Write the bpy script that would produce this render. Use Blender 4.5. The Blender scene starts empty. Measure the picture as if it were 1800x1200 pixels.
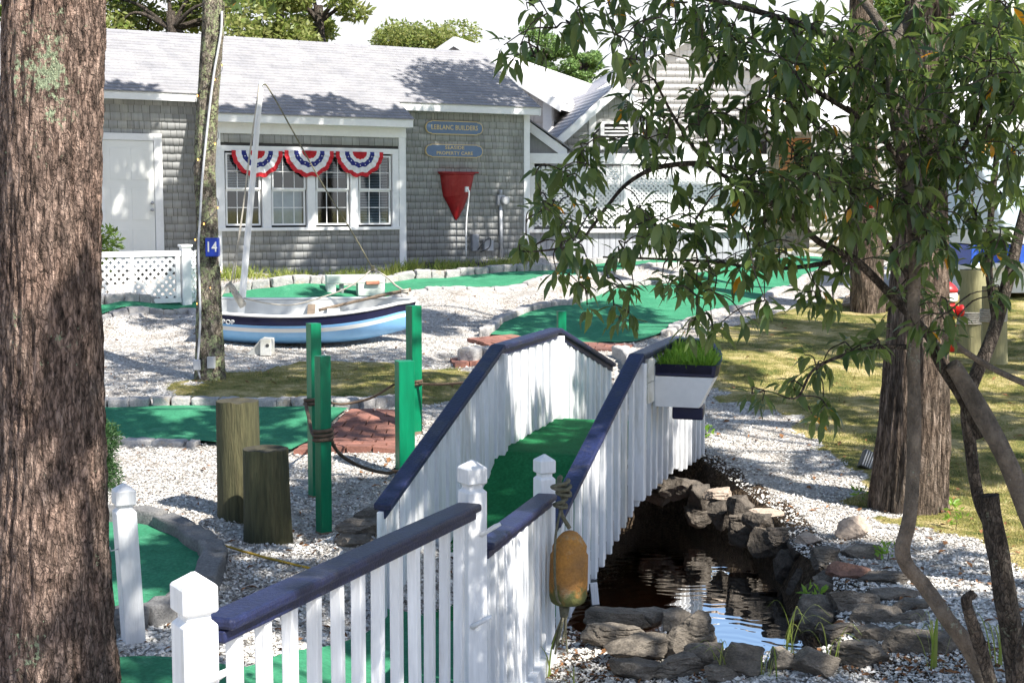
import bpy, math, random
import numpy as np
from mathutils import Vector, Matrix, noise
R = math.radians
rnd = random.Random(7)
sc = bpy.context.scene
C = sc.collection
# ------------------------------------------------------------ camera, sky, sun, exposure
CAMZ = 2.4
FPX = 2500.0
PITCH = math.atan(238.0 / FPX)
cd = bpy.data.cameras.new('camera'); cam = bpy.data.objects.new('camera', cd); C.objects.link(cam)
cd.lens = 50.0; cd.sensor_width = 36.0; cd.clip_end = 2000; cd.clip_start = 0.05
cam.location = (0, 0, CAMZ); cam.rotation_euler = (math.pi / 2 - PITCH, 0, 0)
sc.camera = cam
SUN = Vector((0.70, -0.60, 1.05)).normalized()
w = bpy.data.worlds.new('World'); sc.world = w; w.use_nodes = True
nt = w.node_tree; nt.nodes.clear()
sky = nt.nodes.new('ShaderNodeTexSky'); sky.sky_type = 'NISHITA'; sky.sun_disc = False
sky.sun_elevation = math.asin(SUN.z); sky.sun_rotation = math.atan2(SUN.x, SUN.y)
sky.air_density = 1.0; sky.dust_density = 0.9; sky.ozone_density = 2.0
bg = nt.nodes.new('ShaderNodeBackground'); bg.inputs[1].default_value = 0.115
wo = nt.nodes.new('ShaderNodeOutputWorld')
# a bank of thin bright cloud low over the horizon, clear blue above it
tcw = nt.nodes.new('ShaderNodeTexCoord'); sxz = nt.nodes.new('ShaderNodeSeparateXYZ'); nt.links.new(tcw.outputs['Generated'], sxz.inputs[0])
cn = nt.nodes.new('ShaderNodeTexNoise'); cn.inputs['Scale'].default_value = 5; cn.inputs['Detail'].default_value = 5; nt.links.new(tcw.outputs['Generated'], cn.inputs[0])
cm = nt.nodes.new('ShaderNodeMath'); cm.operation = 'MULTIPLY_ADD'; cm.inputs[1].default_value = .10; nt.links.new(cn.outputs[0], cm.inputs[0]); nt.links.new(sxz.outputs[2], cm.inputs[2])
cr_ = nt.nodes.new('ShaderNodeMapRange'); cr_.inputs[1].default_value = .21; cr_.inputs[2].default_value = .29; cr_.inputs[3].default_value = .93; cr_.inputs[4].default_value = 0; nt.links.new(cm.outputs[0], cr_.inputs[0])
cx_ = nt.nodes.new('ShaderNodeMix'); cx_.data_type = 'RGBA'; nt.links.new(cr_.outputs[0], cx_.inputs[0]); nt.links.new(sky.outputs[0], cx_.inputs[6]); cx_.inputs[7].default_value = (4.6, 4.6, 4.7, 1)
nt.links.new(cx_.outputs[2], bg.inputs[0]); nt.links.new(bg.outputs[0], wo.inputs[0])
sl = bpy.data.lights.new('sun', 'SUN'); sl.energy = 5.0; sl.angle = R(0.53); sl.color = (1.0, 0.95, 0.87)
so = bpy.data.objects.new('sun', sl); C.objects.link(so)
so.rotation_euler = (-SUN).to_track_quat('-Z', 'Y').to_euler(); so.location = SUN * 40
sc.view_settings.view_transform = 'Standard'; sc.view_settings.look = 'None'
sc.view_settings.gamma = 1.0; sc.view_settings.exposure = 1.18
sc.cycles.max_bounces = 6; sc.cycles.diffuse_bounces = 3; sc.cycles.transparent_max_bounces = 12
sc.cycles.caustics_reflective = False; sc.cycles.caustics_refractive = False

# ------------------------------------------------------------ measuring helpers (true positions from sight lines)
_F = Vector((0, math.cos(PITCH), -math.sin(PITCH))); _U = Vector((0, math.sin(PITCH), math.cos(PITCH)))
EYE = Vector((0, 0, CAMZ))
def ray(px, py): return _F + Vector((1, 0, 0)) * ((px - 900) / FPX) - _U * ((py - 600) / FPX)
def pt(px, py, Y):
    d = ray(px, py); return EYE + d * (Y / d.y)
def pz(px, py, z):
    d = ray(px, py); return EYE + d * ((z - CAMZ) / d.z)

# ------------------------------------------------------------ materials
MATS = {}
def nodes(name):
    m = bpy.data.materials.new(name); m.use_nodes = True; MATS[name] = m
    n = m.node_tree.nodes; b = n['Principled BSDF']; return m, m.node_tree, n, b
def pm(name, c1, c2=None, scale=4, rough=0.7, bump=0.0, bscale=None, stretch=(1, 1, 1), island=0.0, spec=0.4, fine=0.0, metal=0.0, c3=None, thr=(0.35, 0.65), dist=0.02, coat=0, obj=False, orand=0):
    m, t, n, b = nodes(name)
    b.inputs['Roughness'].default_value = rough; b.inputs['Specular IOR Level'].default_value = spec
    b.inputs['Metallic'].default_value = metal
    if coat: b.inputs['Coat Weight'].default_value = coat
    if obj:
        tc = n.new('ShaderNodeTexCoord'); src = tc.outputs['Object']
    else:
        g = n.new('ShaderNodeNewGeometry'); src = g.outputs['Position']
    mp = n.new('ShaderNodeMapping'); mp.inputs['Scale'].default_value = stretch; t.links.new(src, mp.inputs['Vector'])
    src = mp.outputs[0]
    col = None
    def mix(a, bb, f, mode='MIX'):
        x = n.new('ShaderNodeMix'); x.data_type = 'RGBA'; x.blend_type = mode
        for sock, v in ((x.inputs[6], a), (x.inputs[7], bb)):
            if isinstance(v, tuple): sock.default_value = (*v, 1) if len(v) == 3 else v
            else: t.links.new(v, sock)
        if isinstance(f, float) or isinstance(f, int): x.inputs[0].default_value = f
        else: t.links.new(f, x.inputs[0])
        return x.outputs[2]
    def nz(s, det=5, r=0.6):
        x = n.new('ShaderNodeTexNoise'); x.inputs['Scale'].default_value = s; x.inputs['Detail'].default_value = det; x.inputs['Roughness'].default_value = r
        t.links.new(src, x.inputs['Vector']); return x.outputs[0]
    def rng(v, a, bb, lo=0.0, hi=1.0):
        x = n.new('ShaderNodeMapRange'); x.inputs[1].default_value = a; x.inputs[2].default_value = bb; x.inputs[3].default_value = lo; x.inputs[4].default_value = hi
        t.links.new(v, x.inputs[0]); return x.outputs[0]
    col = c1
    if c2 is not None: col = mix(c1, c2, rng(nz(scale), thr[0], thr[1]))
    if c3 is not None: col = mix(col, c3, rng(nz(scale * 0.37 + 1.3, 6, 0.7), 0.56, 0.66))
    if fine: 
        v = rng(nz(scale * 9, 3), 0.3, 0.7, 1 - fine, 1 + fine)
        cc = n.new('ShaderNodeCombineColor')
        for i in range(3): t.links.new(v, cc.inputs[i])
        col = mix(col, cc.outputs[0], 1.0, 'MULTIPLY')
    if island:
        g2 = n.new('ShaderNodeNewGeometry'); v = rng(g2.outputs['Random Per Island'], 0, 1, 1 - island, 1 + island)
        cc = n.new('ShaderNodeCombineColor')
        for i in range(3): t.links.new(v, cc.inputs[i])
        col = mix(col, cc.outputs[0], 1.0, 'MULTIPLY')
    if orand:
        oi = n.new('ShaderNodeObjectInfo'); v = rng(oi.outputs['Random'], 0, 1, 1 - orand, 1 + orand * .4)
        cc = n.new('ShaderNodeCombineColor')
        for i in range(3): t.links.new(v, cc.inputs[i])
        col = mix(col, cc.outputs[0], 1.0, 'MULTIPLY')
    if isinstance(col, tuple): b.inputs['Base Color'].default_value = (*col, 1)
    else: t.links.new(col, b.inputs['Base Color'])
    if bump:
        bp = n.new('ShaderNodeBump'); bp.inputs['Strength'].default_value = bump; bp.inputs['Distance'].default_value = dist
        t.links.new(nz(bscale or scale * 4, 6, 0.65), bp.inputs['Height']); t.links.new(bp.outputs[0], b.inputs['Normal'])
    return m
white = pm('white_paint', (.80, .81, .82), (.72, .73, .74), 5, .5, .3, 34, (1, 1, .12), fine=.08, c3=(.56, .55, .51), orand=.12)
white2 = pm('white_trim', (.82, .82, .81), (.76, .76, .75), 2, .5, .05, 20, fine=.03)
whitedirty = pm('weathered_white_paint', (.72, .72, .67), (.52, .50, .42), 6, .6, .3, 25, fine=.08)
navy = pm('navy_paint', (.008, .012, .045), (.012, .018, .068), 6, .45, .35, 60, fine=.35, spec=.5, c3=(.035, .037, .06), orand=.2)
navyd = pm('dark_navy_paint', (.008, .009, .035), (.012, .014, .05), 6, .35, .05, 30)
green_p = pm('green_post_paint', (.0, .19, .085), (.0, .14, .06), 3, .38, .2, 20, (1, 1, .15), fine=.12, c3=(.015, .24, .12))
piling = pm('weathered_piling_wood', (.085, .08, .038), (.045, .048, .022), 5, .85, 1, 30, (1, 1, .10), fine=.35, c3=(.12, .105, .05), dist=.03)
pilingY = pm('yellow_piling_wood', (.30, .28, .15), (.24, .22, .11), 5, .8, .5, 22, (1, 1, .15), fine=.15)
endgrain = pm('end_grain_wood', (.06, .055, .035), (.035, .032, .022), 12, .9, .6, 40)
shingle = pm('grey_cedar_shingle', (.36, .365, .36), (.29, .295, .29), 2.5, .85, .2, 60, (1, 1, .12), island=.12, fine=.10, c3=(.38, .375, .35))
shinglelight = pm('pale_shingle', (.62, .60, .58), (.55, .53, .52), 2.5, .85, .2, 60, (1, 1, .12), island=.10, fine=.05)
clap = pm('pale_clapboard', (.72, .70, .69), (.66, .64, .63), 2.5, .7, .1, 40, island=.05)
asphalt = pm('asphalt_shingle', (.285, .28, .29), (.225, .225, .24), 3, .9, .4, 120, island=.09, fine=.12)
asphalt2 = pm('pale_asphalt_shingle', (.62, .60, .60), (.55, .54, .55), 3, .9, .3, 100, island=.06, fine=.05)
boards = pm('grey_vertical_boards', (.32, .34, .36), (.27, .28, .31), 3, .7, .1, 40, island=.08)
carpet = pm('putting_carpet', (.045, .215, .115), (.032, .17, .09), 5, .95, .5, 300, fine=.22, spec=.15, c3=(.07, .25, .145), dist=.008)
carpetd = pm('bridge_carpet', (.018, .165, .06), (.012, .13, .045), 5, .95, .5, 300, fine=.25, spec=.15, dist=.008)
granite = pm('granite_block_stone', (.40, .385, .37), (.28, .27, .265), 7, .85, .7, 35, island=.15, fine=.22, c3=(.34, .29, .23))
granited = pm('dark_concrete_stone', (.19, .185, .18), (.13, .13, .13), 7, .85, .7, 60, island=.12, fine=.3)
rockm = pm('grey_brown_rock', (.20, .17, .135), (.10, .085, .068), 9, .75, 1, 28, (1, 1, 2.2), fine=.35, c3=(.29, .25, .20), dist=.02, orand=.3)
rockd = pm('shade_dark_rock', (.12, .10, .08), (.05, .042, .034), 9, .75, 1, 14, fine=.35, c3=(.14, .11, .085), dist=.03)  # shade of the far bank is put into this rock colour
rockr = pm('reddish_rock', (.24, .13, .09), (.15, .08, .06), 4, .8, .8, 14, fine=.25, dist=.03)
rockt = pm('tan_boulder_stone', (.42, .34, .27), (.30, .24, .19), 4, .8, .7, 18, fine=.25, dist=.02)
moss = pm('moss', (.05, .10, .012), (.03, .065, .008), 9, .95, 1, 60, fine=.3)
brick = pm('brick_paver', (.25, .11, .08), (.17, .08, .062), 6, .85, .4, 50, island=.2, fine=.2)
ropem = pm('weathered_rope', (.16, .11, .075), (.10, .07, .045), 30, .9, .9, 120, fine=.3)
ropew = pm('pale_rope', (.50, .47, .41), (.36, .33, .28), 30, .9, .8, 100, fine=.2)
ropeg = pm('grey_rope', (.22, .20, .14), (.12, .12, .07), 30, .9, .9, 110, fine=.3)
yellow = pm('yellow_cord', (.42, .27, .02), (.30, .20, .03), 30, .7)
metal = pm('grey_metal', (.42, .43, .44), (.34, .35, .36), 6, .45, .1, 40, spec=.5)
metald = pm('dark_metal', (.05, .055, .055), (.08, .08, .08), 6, .5, .1, 40)
pvc = pm('grey_conduit', (.50, .51, .53), (.42, .43, .45), 6, .5)
redp = pm('red_buoy_paint', (.30, .010, .012), (.24, .008, .010), 3, .42, .1, 10, fine=.1, c3=(.36, .035, .03))
redl = pm('bright_red_paint', (.5, .02, .02), (.4, .02, .02), 5, .4)  # one bright red for the hydrant and the feeder
bsign = pm('grey_blue_sign_paint', (.13, .20, .31), (.11, .17, .27), 8, .4, .1, 20)
gold = pm('gold_leaf_lettering', (.72, .55, .28), (.62, .48, .24), 20, .45)
bluesq = pm('bright_blue_plaque', (.01, .05, .42), (.01, .04, .33), 8, .35)
hullb = pm('light_blue_hull_paint', (.22, .48, .80), (.19, .43, .74), 5, .3, .03, 10, spec=.5, fine=.03)
hullw = pm('white_hull_paint', (.78, .79, .78), (.72, .73, .72), 5, .35)
hulli = pm('grey_white_hull_inside', (.60, .61, .60), (.48, .49, .49), 6, .6, .1, 20)
wood = pm('weathered_wood', (.24, .18, .13), (.15, .115, .08), 8, .85, .6, 30, (1, 1, 1), fine=.2)
foamg = pm('pale_green_white_paint', (.62, .68, .62), (.54, .60, .54), 6, .55, .15, 30)
buoym = pm('weathered_orange_foam', (.44, .20, .04), (.27, .14, .05), 7, .85, .7, 30, fine=.2, c3=(.34, .27, .17), dist=.02)
buoyg = pm('algae_stained_foam', (.07, .13, .04), (.25, .18, .04), 14, .9, .7, 30, fine=.2, thr=(.45, .6))
orange = pm('orange_painted_panel', (.62, .30, .12), (.55, .26, .11), 3, .7)
terra = pm('terracotta_paint', (.50, .22, .14), (.44, .19, .12), 3, .7)
doorm = pm('white_door_paint', (.80, .80, .76), (.76, .76, .72), 2, .4)
flagr = pm('red_cloth', (.55, .02, .03), (.48, .02, .03), 9, .8, .2, 40)
flagw = pm('white_cloth', (.78, .78, .78), (.70, .70, .71), 9, .8, .2, 40)
flagb = pm('blue_cloth', (.02, .03, .20), (.02, .025, .16), 9, .8, .2, 40)
blind = pm('window_blind', (.34, .38, .40), None, 1, .6)
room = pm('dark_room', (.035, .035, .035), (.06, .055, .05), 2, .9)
soil = pm('dark_soil', (.05, .035, .022), (.03, .02, .014), 20, .95, 1, 60)
bluep = pm('blue_panel_paint', (.03, .10, .50), (.02, .08, .42), 3, .4)
paleb = pm('pale_blue_panel', (.55, .64, .74), (.5, .6, .7), 3, .5)
brown_leaf = pm('dead_leaf', (.26, .12, .045), (.15, .07, .03), 40, .9, island=.4)
shellm = pm('shell_chip', (.72, .70, .66), (.56, .54, .50), 25, .75, .4, 120, island=.28, spec=.3)
shingle_h3 = shingle

def leafmat(name, c1, c2, trans=.35, spec=.35, rough=.45, island=.3, yellow=0.0, yc=(.45, .25, .01)):
    m, t, n, b = nodes(name)
    g = n.new('ShaderNodeNewGeometry')
    def rngv(v, a, bb, lo, hi):
        x = n.new('ShaderNodeMapRange'); x.inputs[1].default_value = a; x.inputs[2].default_value = bb; x.inputs[3].default_value = lo; x.inputs[4].default_value = hi
        t.links.new(v, x.inputs[0]); return x.outputs[0]
    nz = n.new('ShaderNodeTexNoise'); nz.inputs['Scale'].default_value = 1.3; t.links.new(g.outputs['Position'], nz.inputs['Vector'])
    mx = n.new('ShaderNodeMix'); mx.data_type = 'RGBA'; mx.inputs[6].default_value = (*c1, 1); mx.inputs[7].default_value = (*c2, 1)
    ad = n.new('ShaderNodeMath'); ad.operation = 'ADD'; t.links.new(nz.outputs[0], ad.inputs[0]); t.links.new(g.outputs['Random Per Island'], ad.inputs[1])
    t.links.new(rngv(ad.outputs[0], .5, 1.5, 0, 1), mx.inputs[0])
    col = mx.outputs[2]
    if yellow:
        wn = n.new('ShaderNodeMath'); wn.operation = 'FRACT'; mu = n.new('ShaderNodeMath'); mu.operation = 'MULTIPLY'; mu.inputs[1].default_value = 917.3
        t.links.new(g.outputs['Random Per Island'], mu.inputs[0]); t.links.new(mu.outputs[0], wn.inputs[0])
        lt = n.new('ShaderNodeMath'); lt.operation = 'LESS_THAN'; lt.inputs[1].default_value = yellow; t.links.new(wn.outputs[0], lt.inputs[0])
        m2 = n.new('ShaderNodeMix'); m2.data_type = 'RGBA'; t.links.new(lt.outputs[0], m2.inputs[0]); t.links.new(col, m2.inputs[6]); m2.inputs[7].default_value = (*yc, 1)
        col = m2.outputs[2]
    t.links.new(col, b.inputs['Base Color'])
    b.inputs['Roughness'].default_value = rough; b.inputs['Specular IOR Level'].default_value = spec
    tr = n.new('ShaderNodeBsdfTranslucent')
    hs = n.new('ShaderNodeHueSaturation'); hs.inputs['Value'].default_value = 1.6; hs.inputs['Hue'].default_value = .485; t.links.new(col, hs.inputs['Color']); t.links.new(hs.outputs[0], tr.inputs[0])
    ms = n.new('ShaderNodeMixShader'); ms.inputs[0].default_value = trans
    t.links.new(b.outputs[0], ms.inputs[1]); t.links.new(tr.outputs[0], ms.inputs[2])
    t.links.new(ms.outputs[0], n['Material Output'].inputs[0])
    return m
L_bay = leafmat('glossy_dark_leaf', (.038, .075, .020), (.12, .17, .04), .42, .5, .34, yellow=.012, yc=(.5, .25, .01))
L_oak = leafmat('oak_leaf', (.06, .12, .02), (.12, .17, .03), .4)
L_haze = leafmat('hazy_yellow_green_leaf', (.14, .20, .04), (.27, .28, .10), .4)  # distant haze is mixed into the leaf colour as a paler tone
L_pine = leafmat('pine_needle', (.11, .20, .05), (.20, .30, .10), .25)
L_grass = leafmat('lawn_grass', (.38, .31, .12), (.15, .20, .04), .3)
L_tall = leafmat('tall_grass', (.16, .24, .03), (.30, .32, .10), .4)
L_jun = leafmat('juniper_needle', (.025, .07, .02), (.05, .11, .03), .2)
L_fern = leafmat('bright_fern_leaf', (.13, .27, .02), (.22, .36, .05), .4)

def barkmat(name, c1, c2, c3, lich, zs=.18, sc_=14, lichen_all=0.0, warm=None, plate=0):
    m, t, n, b = nodes(name); b.inputs['Roughness'].default_value = .9; b.inputs['Specular IOR Level'].default_value = .2
    g = n.new('ShaderNodeNewGeometry'); mp = n.new('ShaderNodeMapping'); mp.inputs['Scale'].default_value = (1, 1, zs); t.links.new(g.outputs['Position'], mp.inputs[0])
    def nz(s, det, v): 
        x = n.new('ShaderNodeTexNoise'); x.inputs['Scale'].default_value = s; x.inputs['Detail'].default_value = det; x.inputs['Roughness'].default_value = .7; t.links.new(v, x.inputs[0]); return x.outputs[0]
    def ramp(v, stops):
        r = n.new('ShaderNodeValToRGB'); e = r.color_ramp.elements
        e[0].position = stops[0][0]; e[0].color = (*stops[0][1], 1); e[1].position = stops[-1][0]; e[1].color = (*stops[-1][1], 1)
        for p, c in stops[1:-1]: x = e.new(p); x.color = (*c, 1)
        t.links.new(v, r.inputs[0]); return r.outputs[0]
    a = nz(sc_, 8, mp.outputs[0]); col = ramp(a, [(.36, c1), (.5, c2), (.66, c3)])
    crackh = None
    if plate:
        dn = n.new('ShaderNodeTexNoise'); dn.inputs['Scale'].default_value = plate * .5; dn.inputs['Detail'].default_value = 4; t.links.new(mp.outputs[0], dn.inputs[0])
        vm = n.new('ShaderNodeVectorMath'); vm.operation = 'MULTIPLY_ADD'; vm.inputs[1].default_value = (3.6 / plate,) * 3; t.links.new(dn.outputs['Color'], vm.inputs[0]); t.links.new(mp.outputs[0], vm.inputs[2])
        vv = n.new('ShaderNodeTexVoronoi'); vv.feature = 'DISTANCE_TO_EDGE'; vv.inputs['Scale'].default_value = plate; t.links.new(vm.outputs[0], vv.inputs[0])
        ck = n.new('ShaderNodeMapRange'); ck.inputs[1].default_value = .0; ck.inputs[2].default_value = .13; ck.inputs[3].default_value = .5; ck.inputs[4].default_value = 1.0; t.links.new(vv.outputs['Distance'], ck.inputs[0]); crackh = ck.outputs[0]
        vc = n.new('ShaderNodeTexVoronoi'); vc.inputs['Scale'].default_value = plate; t.links.new(vm.outputs[0], vc.inputs[0]); sc3 = n.new('ShaderNodeSeparateColor'); t.links.new(vc.outputs['Color'], sc3.inputs[0])
        pr = n.new('ShaderNodeMapRange'); pr.inputs[3].default_value = .72; pr.inputs[4].default_value = 1.25; t.links.new(sc3.outputs[0], pr.inputs[0])
        mm = n.new('ShaderNodeMath'); mm.operation = 'MULTIPLY'; t.links.new(crackh, mm.inputs[0]); t.links.new(pr.outputs[0], mm.inputs[1]); c_ = n.new('ShaderNodeCombineColor')
        for i_ in range(3): t.links.new(mm.outputs[0], c_.inputs[i_])
        x_ = n.new('ShaderNodeMix'); x_.data_type = 'RGBA'; x_.blend_type = 'MULTIPLY'; x_.inputs[0].default_value = 1; t.links.new(col, x_.inputs[6]); t.links.new(c_.outputs[0], x_.inputs[7]); col = x_.outputs[2]
    big = nz(2.2, 4, g.outputs['Position'])
    mx = n.new('ShaderNodeMix'); mx.data_type = 'RGBA'; mx.blend_type = 'MULTIPLY'; mx.inputs[0].default_value = .7
    t.links.new(col, mx.inputs[6]); t.links.new(ramp(big, [(.35, (.75, .72, .7)), (.65, warm or (1.15, 1.0, .92))]), mx.inputs[7])
    at = n.new('ShaderNodeAttribute'); at.attribute_name = 'lichen'
    sm = nz(38, 5, g.outputs['Position']); md = nz(9, 4, g.outputs['Position'])
    s1 = n.new('ShaderNodeMath'); s1.operation = 'ADD'; t.links.new(sm, s1.inputs[0]); t.links.new(at.outputs['Fac'], s1.inputs[1])
    s2 = n.new('ShaderNodeMath'); s2.operation = 'ADD'; t.links.new(s1.outputs[0], s2.inputs[0]); t.links.new(md, s2.inputs[1])
    rr = n.new('ShaderNodeMapRange'); rr.inputs[1].default_value = 1.24 - lichen_all; rr.inputs[2].default_value = 1.32 - lichen_all; t.links.new(s2.outputs[0], rr.inputs[0])
    m3 = n.new('ShaderNodeMix'); m3.data_type = 'RGBA'; t.links.new(rr.outputs[0], m3.inputs[0]); t.links.new(mx.outputs[2], m3.inputs[6]); m3.inputs[7].default_value = (*lich, 1)
    t.links.new(m3.outputs[2], b.inputs['Base Color'])
    bp = n.new('ShaderNodeBump'); bp.inputs['Strength'].default_value = 1; bp.inputs['Distance'].default_value = .03
    ad = n.new('ShaderNodeMath'); ad.operation = 'ADD'; t.links.new(a, ad.inputs[0]); t.links.new(nz(60, 4, g.outputs['Position']), ad.inputs[1])
    if crackh is not None:
        a2_ = n.new('ShaderNodeMath'); a2_.operation = 'MULTIPLY_ADD'; a2_.inputs[1].default_value = .9; t.links.new(crackh, a2_.inputs[0]); t.links.new(ad.outputs[0], a2_.inputs[2]); ad = a2_
    t.links.new(ad.outputs[0], bp.inputs['Height']); t.links.new(bp.outputs[0], b.inputs['Normal'])
    return m
bark_red = barkmat('reddish_oak_bark', (.05, .038, .03), (.27, .20, .165), (.54, .42, .35), (.34, .40, .26), .30, 36, plate=44)
bark_lich = barkmat('lichened_bark', (.06, .055, .045), (.24, .22, .18), (.48, .44, .37), (.36, .40, .22), .5, 20, .22, plate=30)
bark_brown = barkmat('brown_oak_bark', (.05, .038, .03), (.17, .135, .105), (.36, .30, .25), (.20, .22, .15), .16, 26, plate=34)
bark_smooth = barkmat('smooth_mottled_bark', (.10, .09, .075), (.17, .15, .125), (.25, .225, .185), (.27, .29, .23), .6, 18, .05)
bark_dark = barkmat('dark_stem_bark', (.035, .03, .025), (.11, .095, .08), (.20, .18, .15), (.25, .27, .2), .4, 30, .06, plate=60)

# glass, water
m, t, n, b = nodes('window_glass'); n.remove(b)
tr = n.new('ShaderNodeBsdfTransparent'); tr.inputs[0].default_value = (.72, .82, .86, 1); gl = n.new('ShaderNodeBsdfGlossy'); gl.inputs['Roughness'].default_value = .03; gl.inputs[0].default_value = (.9, .95, 1, 1)
ms = n.new('ShaderNodeMixShader'); ms.inputs[0].default_value = .10; t.links.new(tr.outputs[0], ms.inputs[1]); t.links.new(gl.outputs[0], ms.inputs[2]); t.links.new(ms.outputs[0], n['Material Output'].inputs[0])
glass = m
m, t, n, b = nodes('pond_water'); n.remove(b)
tr = n.new('ShaderNodeBsdfTransparent'); tr.inputs[0].default_value = (.70, .46, .22, 1); gl = n.new('ShaderNodeBsdfGlossy'); gl.inputs['Roughness'].default_value = .02
fr = n.new('ShaderNodeFresnel'); fr.inputs[0].default_value = 1.45
g = n.new('ShaderNodeNewGeometry'); n1 = n.new('ShaderNodeTexNoise'); n1.inputs['Scale'].default_value = 5; n1.inputs['Detail'].default_value = 3
n2 = n.new('ShaderNodeTexWave'); n2.wave_type = 'RINGS'; n2.rings_direction = 'SPHERICAL'; n2.inputs['Scale'].default_value = 2.4; n2.inputs['Distortion'].default_value = 9; n2.inputs['Detail'].default_value = 2
mp = n.new('ShaderNodeMapping'); WAVEMP = mp; t.links.new(g.outputs['Position'], mp.inputs[0]); t.links.new(mp.outputs[0], n2.inputs[0]); t.links.new(g.outputs['Position'], n1.inputs[0])
ad = n.new('ShaderNodeMath'); ad.operation = 'ADD'; t.links.new(n1.outputs[0], ad.inputs[0]); t.links.new(n2.outputs[0], ad.inputs[1])
bp = n.new('ShaderNodeBump'); bp.inputs['Strength'].default_value = .30; bp.inputs['Distance'].default_value = .002; t.links.new(ad.outputs[0], bp.inputs['Height'])
t.links.new(bp.outputs[0], gl.inputs['Normal']); t.links.new(bp.outputs[0], fr.inputs['Normal'])
mr = n.new('ShaderNodeMapRange'); mr.inputs[1].default_value = 0; mr.inputs[2].default_value = .5; mr.inputs[3].default_value = .04; mr.inputs[4].default_value = 1.0; t.links.new(fr.outputs[0], mr.inputs[0])
ms = n.new('ShaderNodeMixShader'); t.links.new(mr.outputs[0], ms.inputs[0]); t.links.new(tr.outputs[0], ms.inputs[1]); t.links.new(gl.outputs[0], ms.inputs[2]); t.links.new(ms.outputs[0], n['Material Output'].inputs[0])
water_m = m

# ------------------------------------------------------------ mesh helpers
class MB:
    def __init__(s): s.v = []; s.f = []; s.m = []
    def add(s, vs, fs, mi=0):
        k = len(s.v); s.v += [tuple(x) for x in vs]; s.f += [tuple(i + k for i in f) for f in fs]; s.m += [mi] * len(fs); return s
    def box(s, a, b_, mi=0, M=None):
        (x0, y0, z0), (x1, y1, z1) = a, b_
        vs = [Vector((x, y, z)) for z in (z0, z1) for y in (y0, y1) for x in (x0, x1)]
        if M: vs = [M @ v for v in vs]
        return s.add(vs, [(0, 2, 3, 1), (4, 5, 7, 6), (0, 1, 5, 4), (2, 6, 7, 3), (0, 4, 6, 2), (1, 3, 7, 5)], mi)
    def prism(s, base, top, mi=0):
        n = len(base); s.add(list(base) + list(top), [tuple(range(n))[::-1], tuple(range(n, 2 * n))] + [(i, (i + 1) % n, n + (i + 1) % n, n + i) for i in range(n)], mi); return s
    def bar(s, p, q, w_, h, up=Vector((0, 0, 1)), mi=0, plumb=False):
        p = Vector(p); q = Vector(q); d = (q - p).normalized(); x = d.cross(up).normalized(); y = Vector((0, 0, 1)) if plumb else x.cross(d)
        c = [(-w_ / 2, -h / 2), (w_ / 2, -h / 2), (w_ / 2, h / 2), (-w_ / 2, h / 2)]
        return s.prism([p + x * a + y * b_ for a, b_ in c], [q + x * a + y * b_ for a, b_ in c], mi)
    def tube(s, pts, rad, n=8, mi=0, cap=True, wob=0, seed=0):
        pts = [Vector(p) for p in pts]; k = len(pts)
        if not isinstance(rad, (list, tuple)): rad = [rad] * k
        t0 = (pts[1] - pts[0]).normalized(); x = t0.orthogonal().normalized(); vs = []
        for i in range(k):
            t_ = (pts[min(i + 1, k - 1)] - pts[max(i - 1, 0)]).normalized()
            x = (x - t_ * x.dot(t_)).normalized(); y = t_.cross(x)
            for j in range(n):
                a = 2 * math.pi * j / n; d = x * math.cos(a) + y * math.sin(a); r = rad[i]
                if wob: r *= 1 + wob * noise.noise(pts[i] * 6 + d * 1.5 + Vector((seed, 0, 0)))
                vs.append(pts[i] + d * r)
        fs = [(i * n + j, i * n + (j + 1) % n, (i + 1) * n + (j + 1) % n, (i + 1) * n + j) for i in range(k - 1) for j in range(n)]
        if cap: fs += [tuple(range(n))[::-1], tuple(range((k - 1) * n, k * n))]
        return s.add(vs, fs, mi)
    def grid(s, rows, mi=0, close=False):
        n = len(rows[0]); vs = [p for r in rows for p in r]
        fs = [(i * n + j, i * n + (j + 1) % n, (i + 1) * n + (j + 1) % n, (i + 1) * n + j) for i in range(len(rows) - 1) for j in range(n if close else n - 1)]
        return s.add(vs, fs, mi)
def cr(pts, k=6):
    P = [Vector(p) for p in pts]; out = []
    if len(P) < 3: return P
    Q = [P[0] * 2 - P[1]] + P + [P[-1] * 2 - P[-2]]
    for i in range(1, len(Q) - 2):
        a, b_, c, d = Q[i - 1:i + 3]
        for j in range(k):
            t_ = j / k; out.append(.5 * ((2 * b_) + (c - a) * t_ + (2 * a - 5 * b_ + 4 * c - d) * t_ * t_ + (3 * b_ - a - 3 * c + d) * t_ ** 3))
    out.append(P[-1]); return out
def lerpf(xs, ys, x):
    return float(np.interp(x, xs, ys))
def tag(o, label, cat, group=None, kind=None):
    if label: o['label'] = label
    if cat: o['category'] = cat
    if group: o['group'] = group
    if kind: o['kind'] = kind
    return o
def E(name, label, cat, loc, group=None):
    o = bpy.data.objects.new(name, None); C.objects.link(o); o.location = loc; o.empty_display_size = .1
    return tag(o, label, cat, group)
def wloc(o):
    v = Vector((0, 0, 0))
    while o: v += Vector(o.location); o = o.parent
    return v
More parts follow.
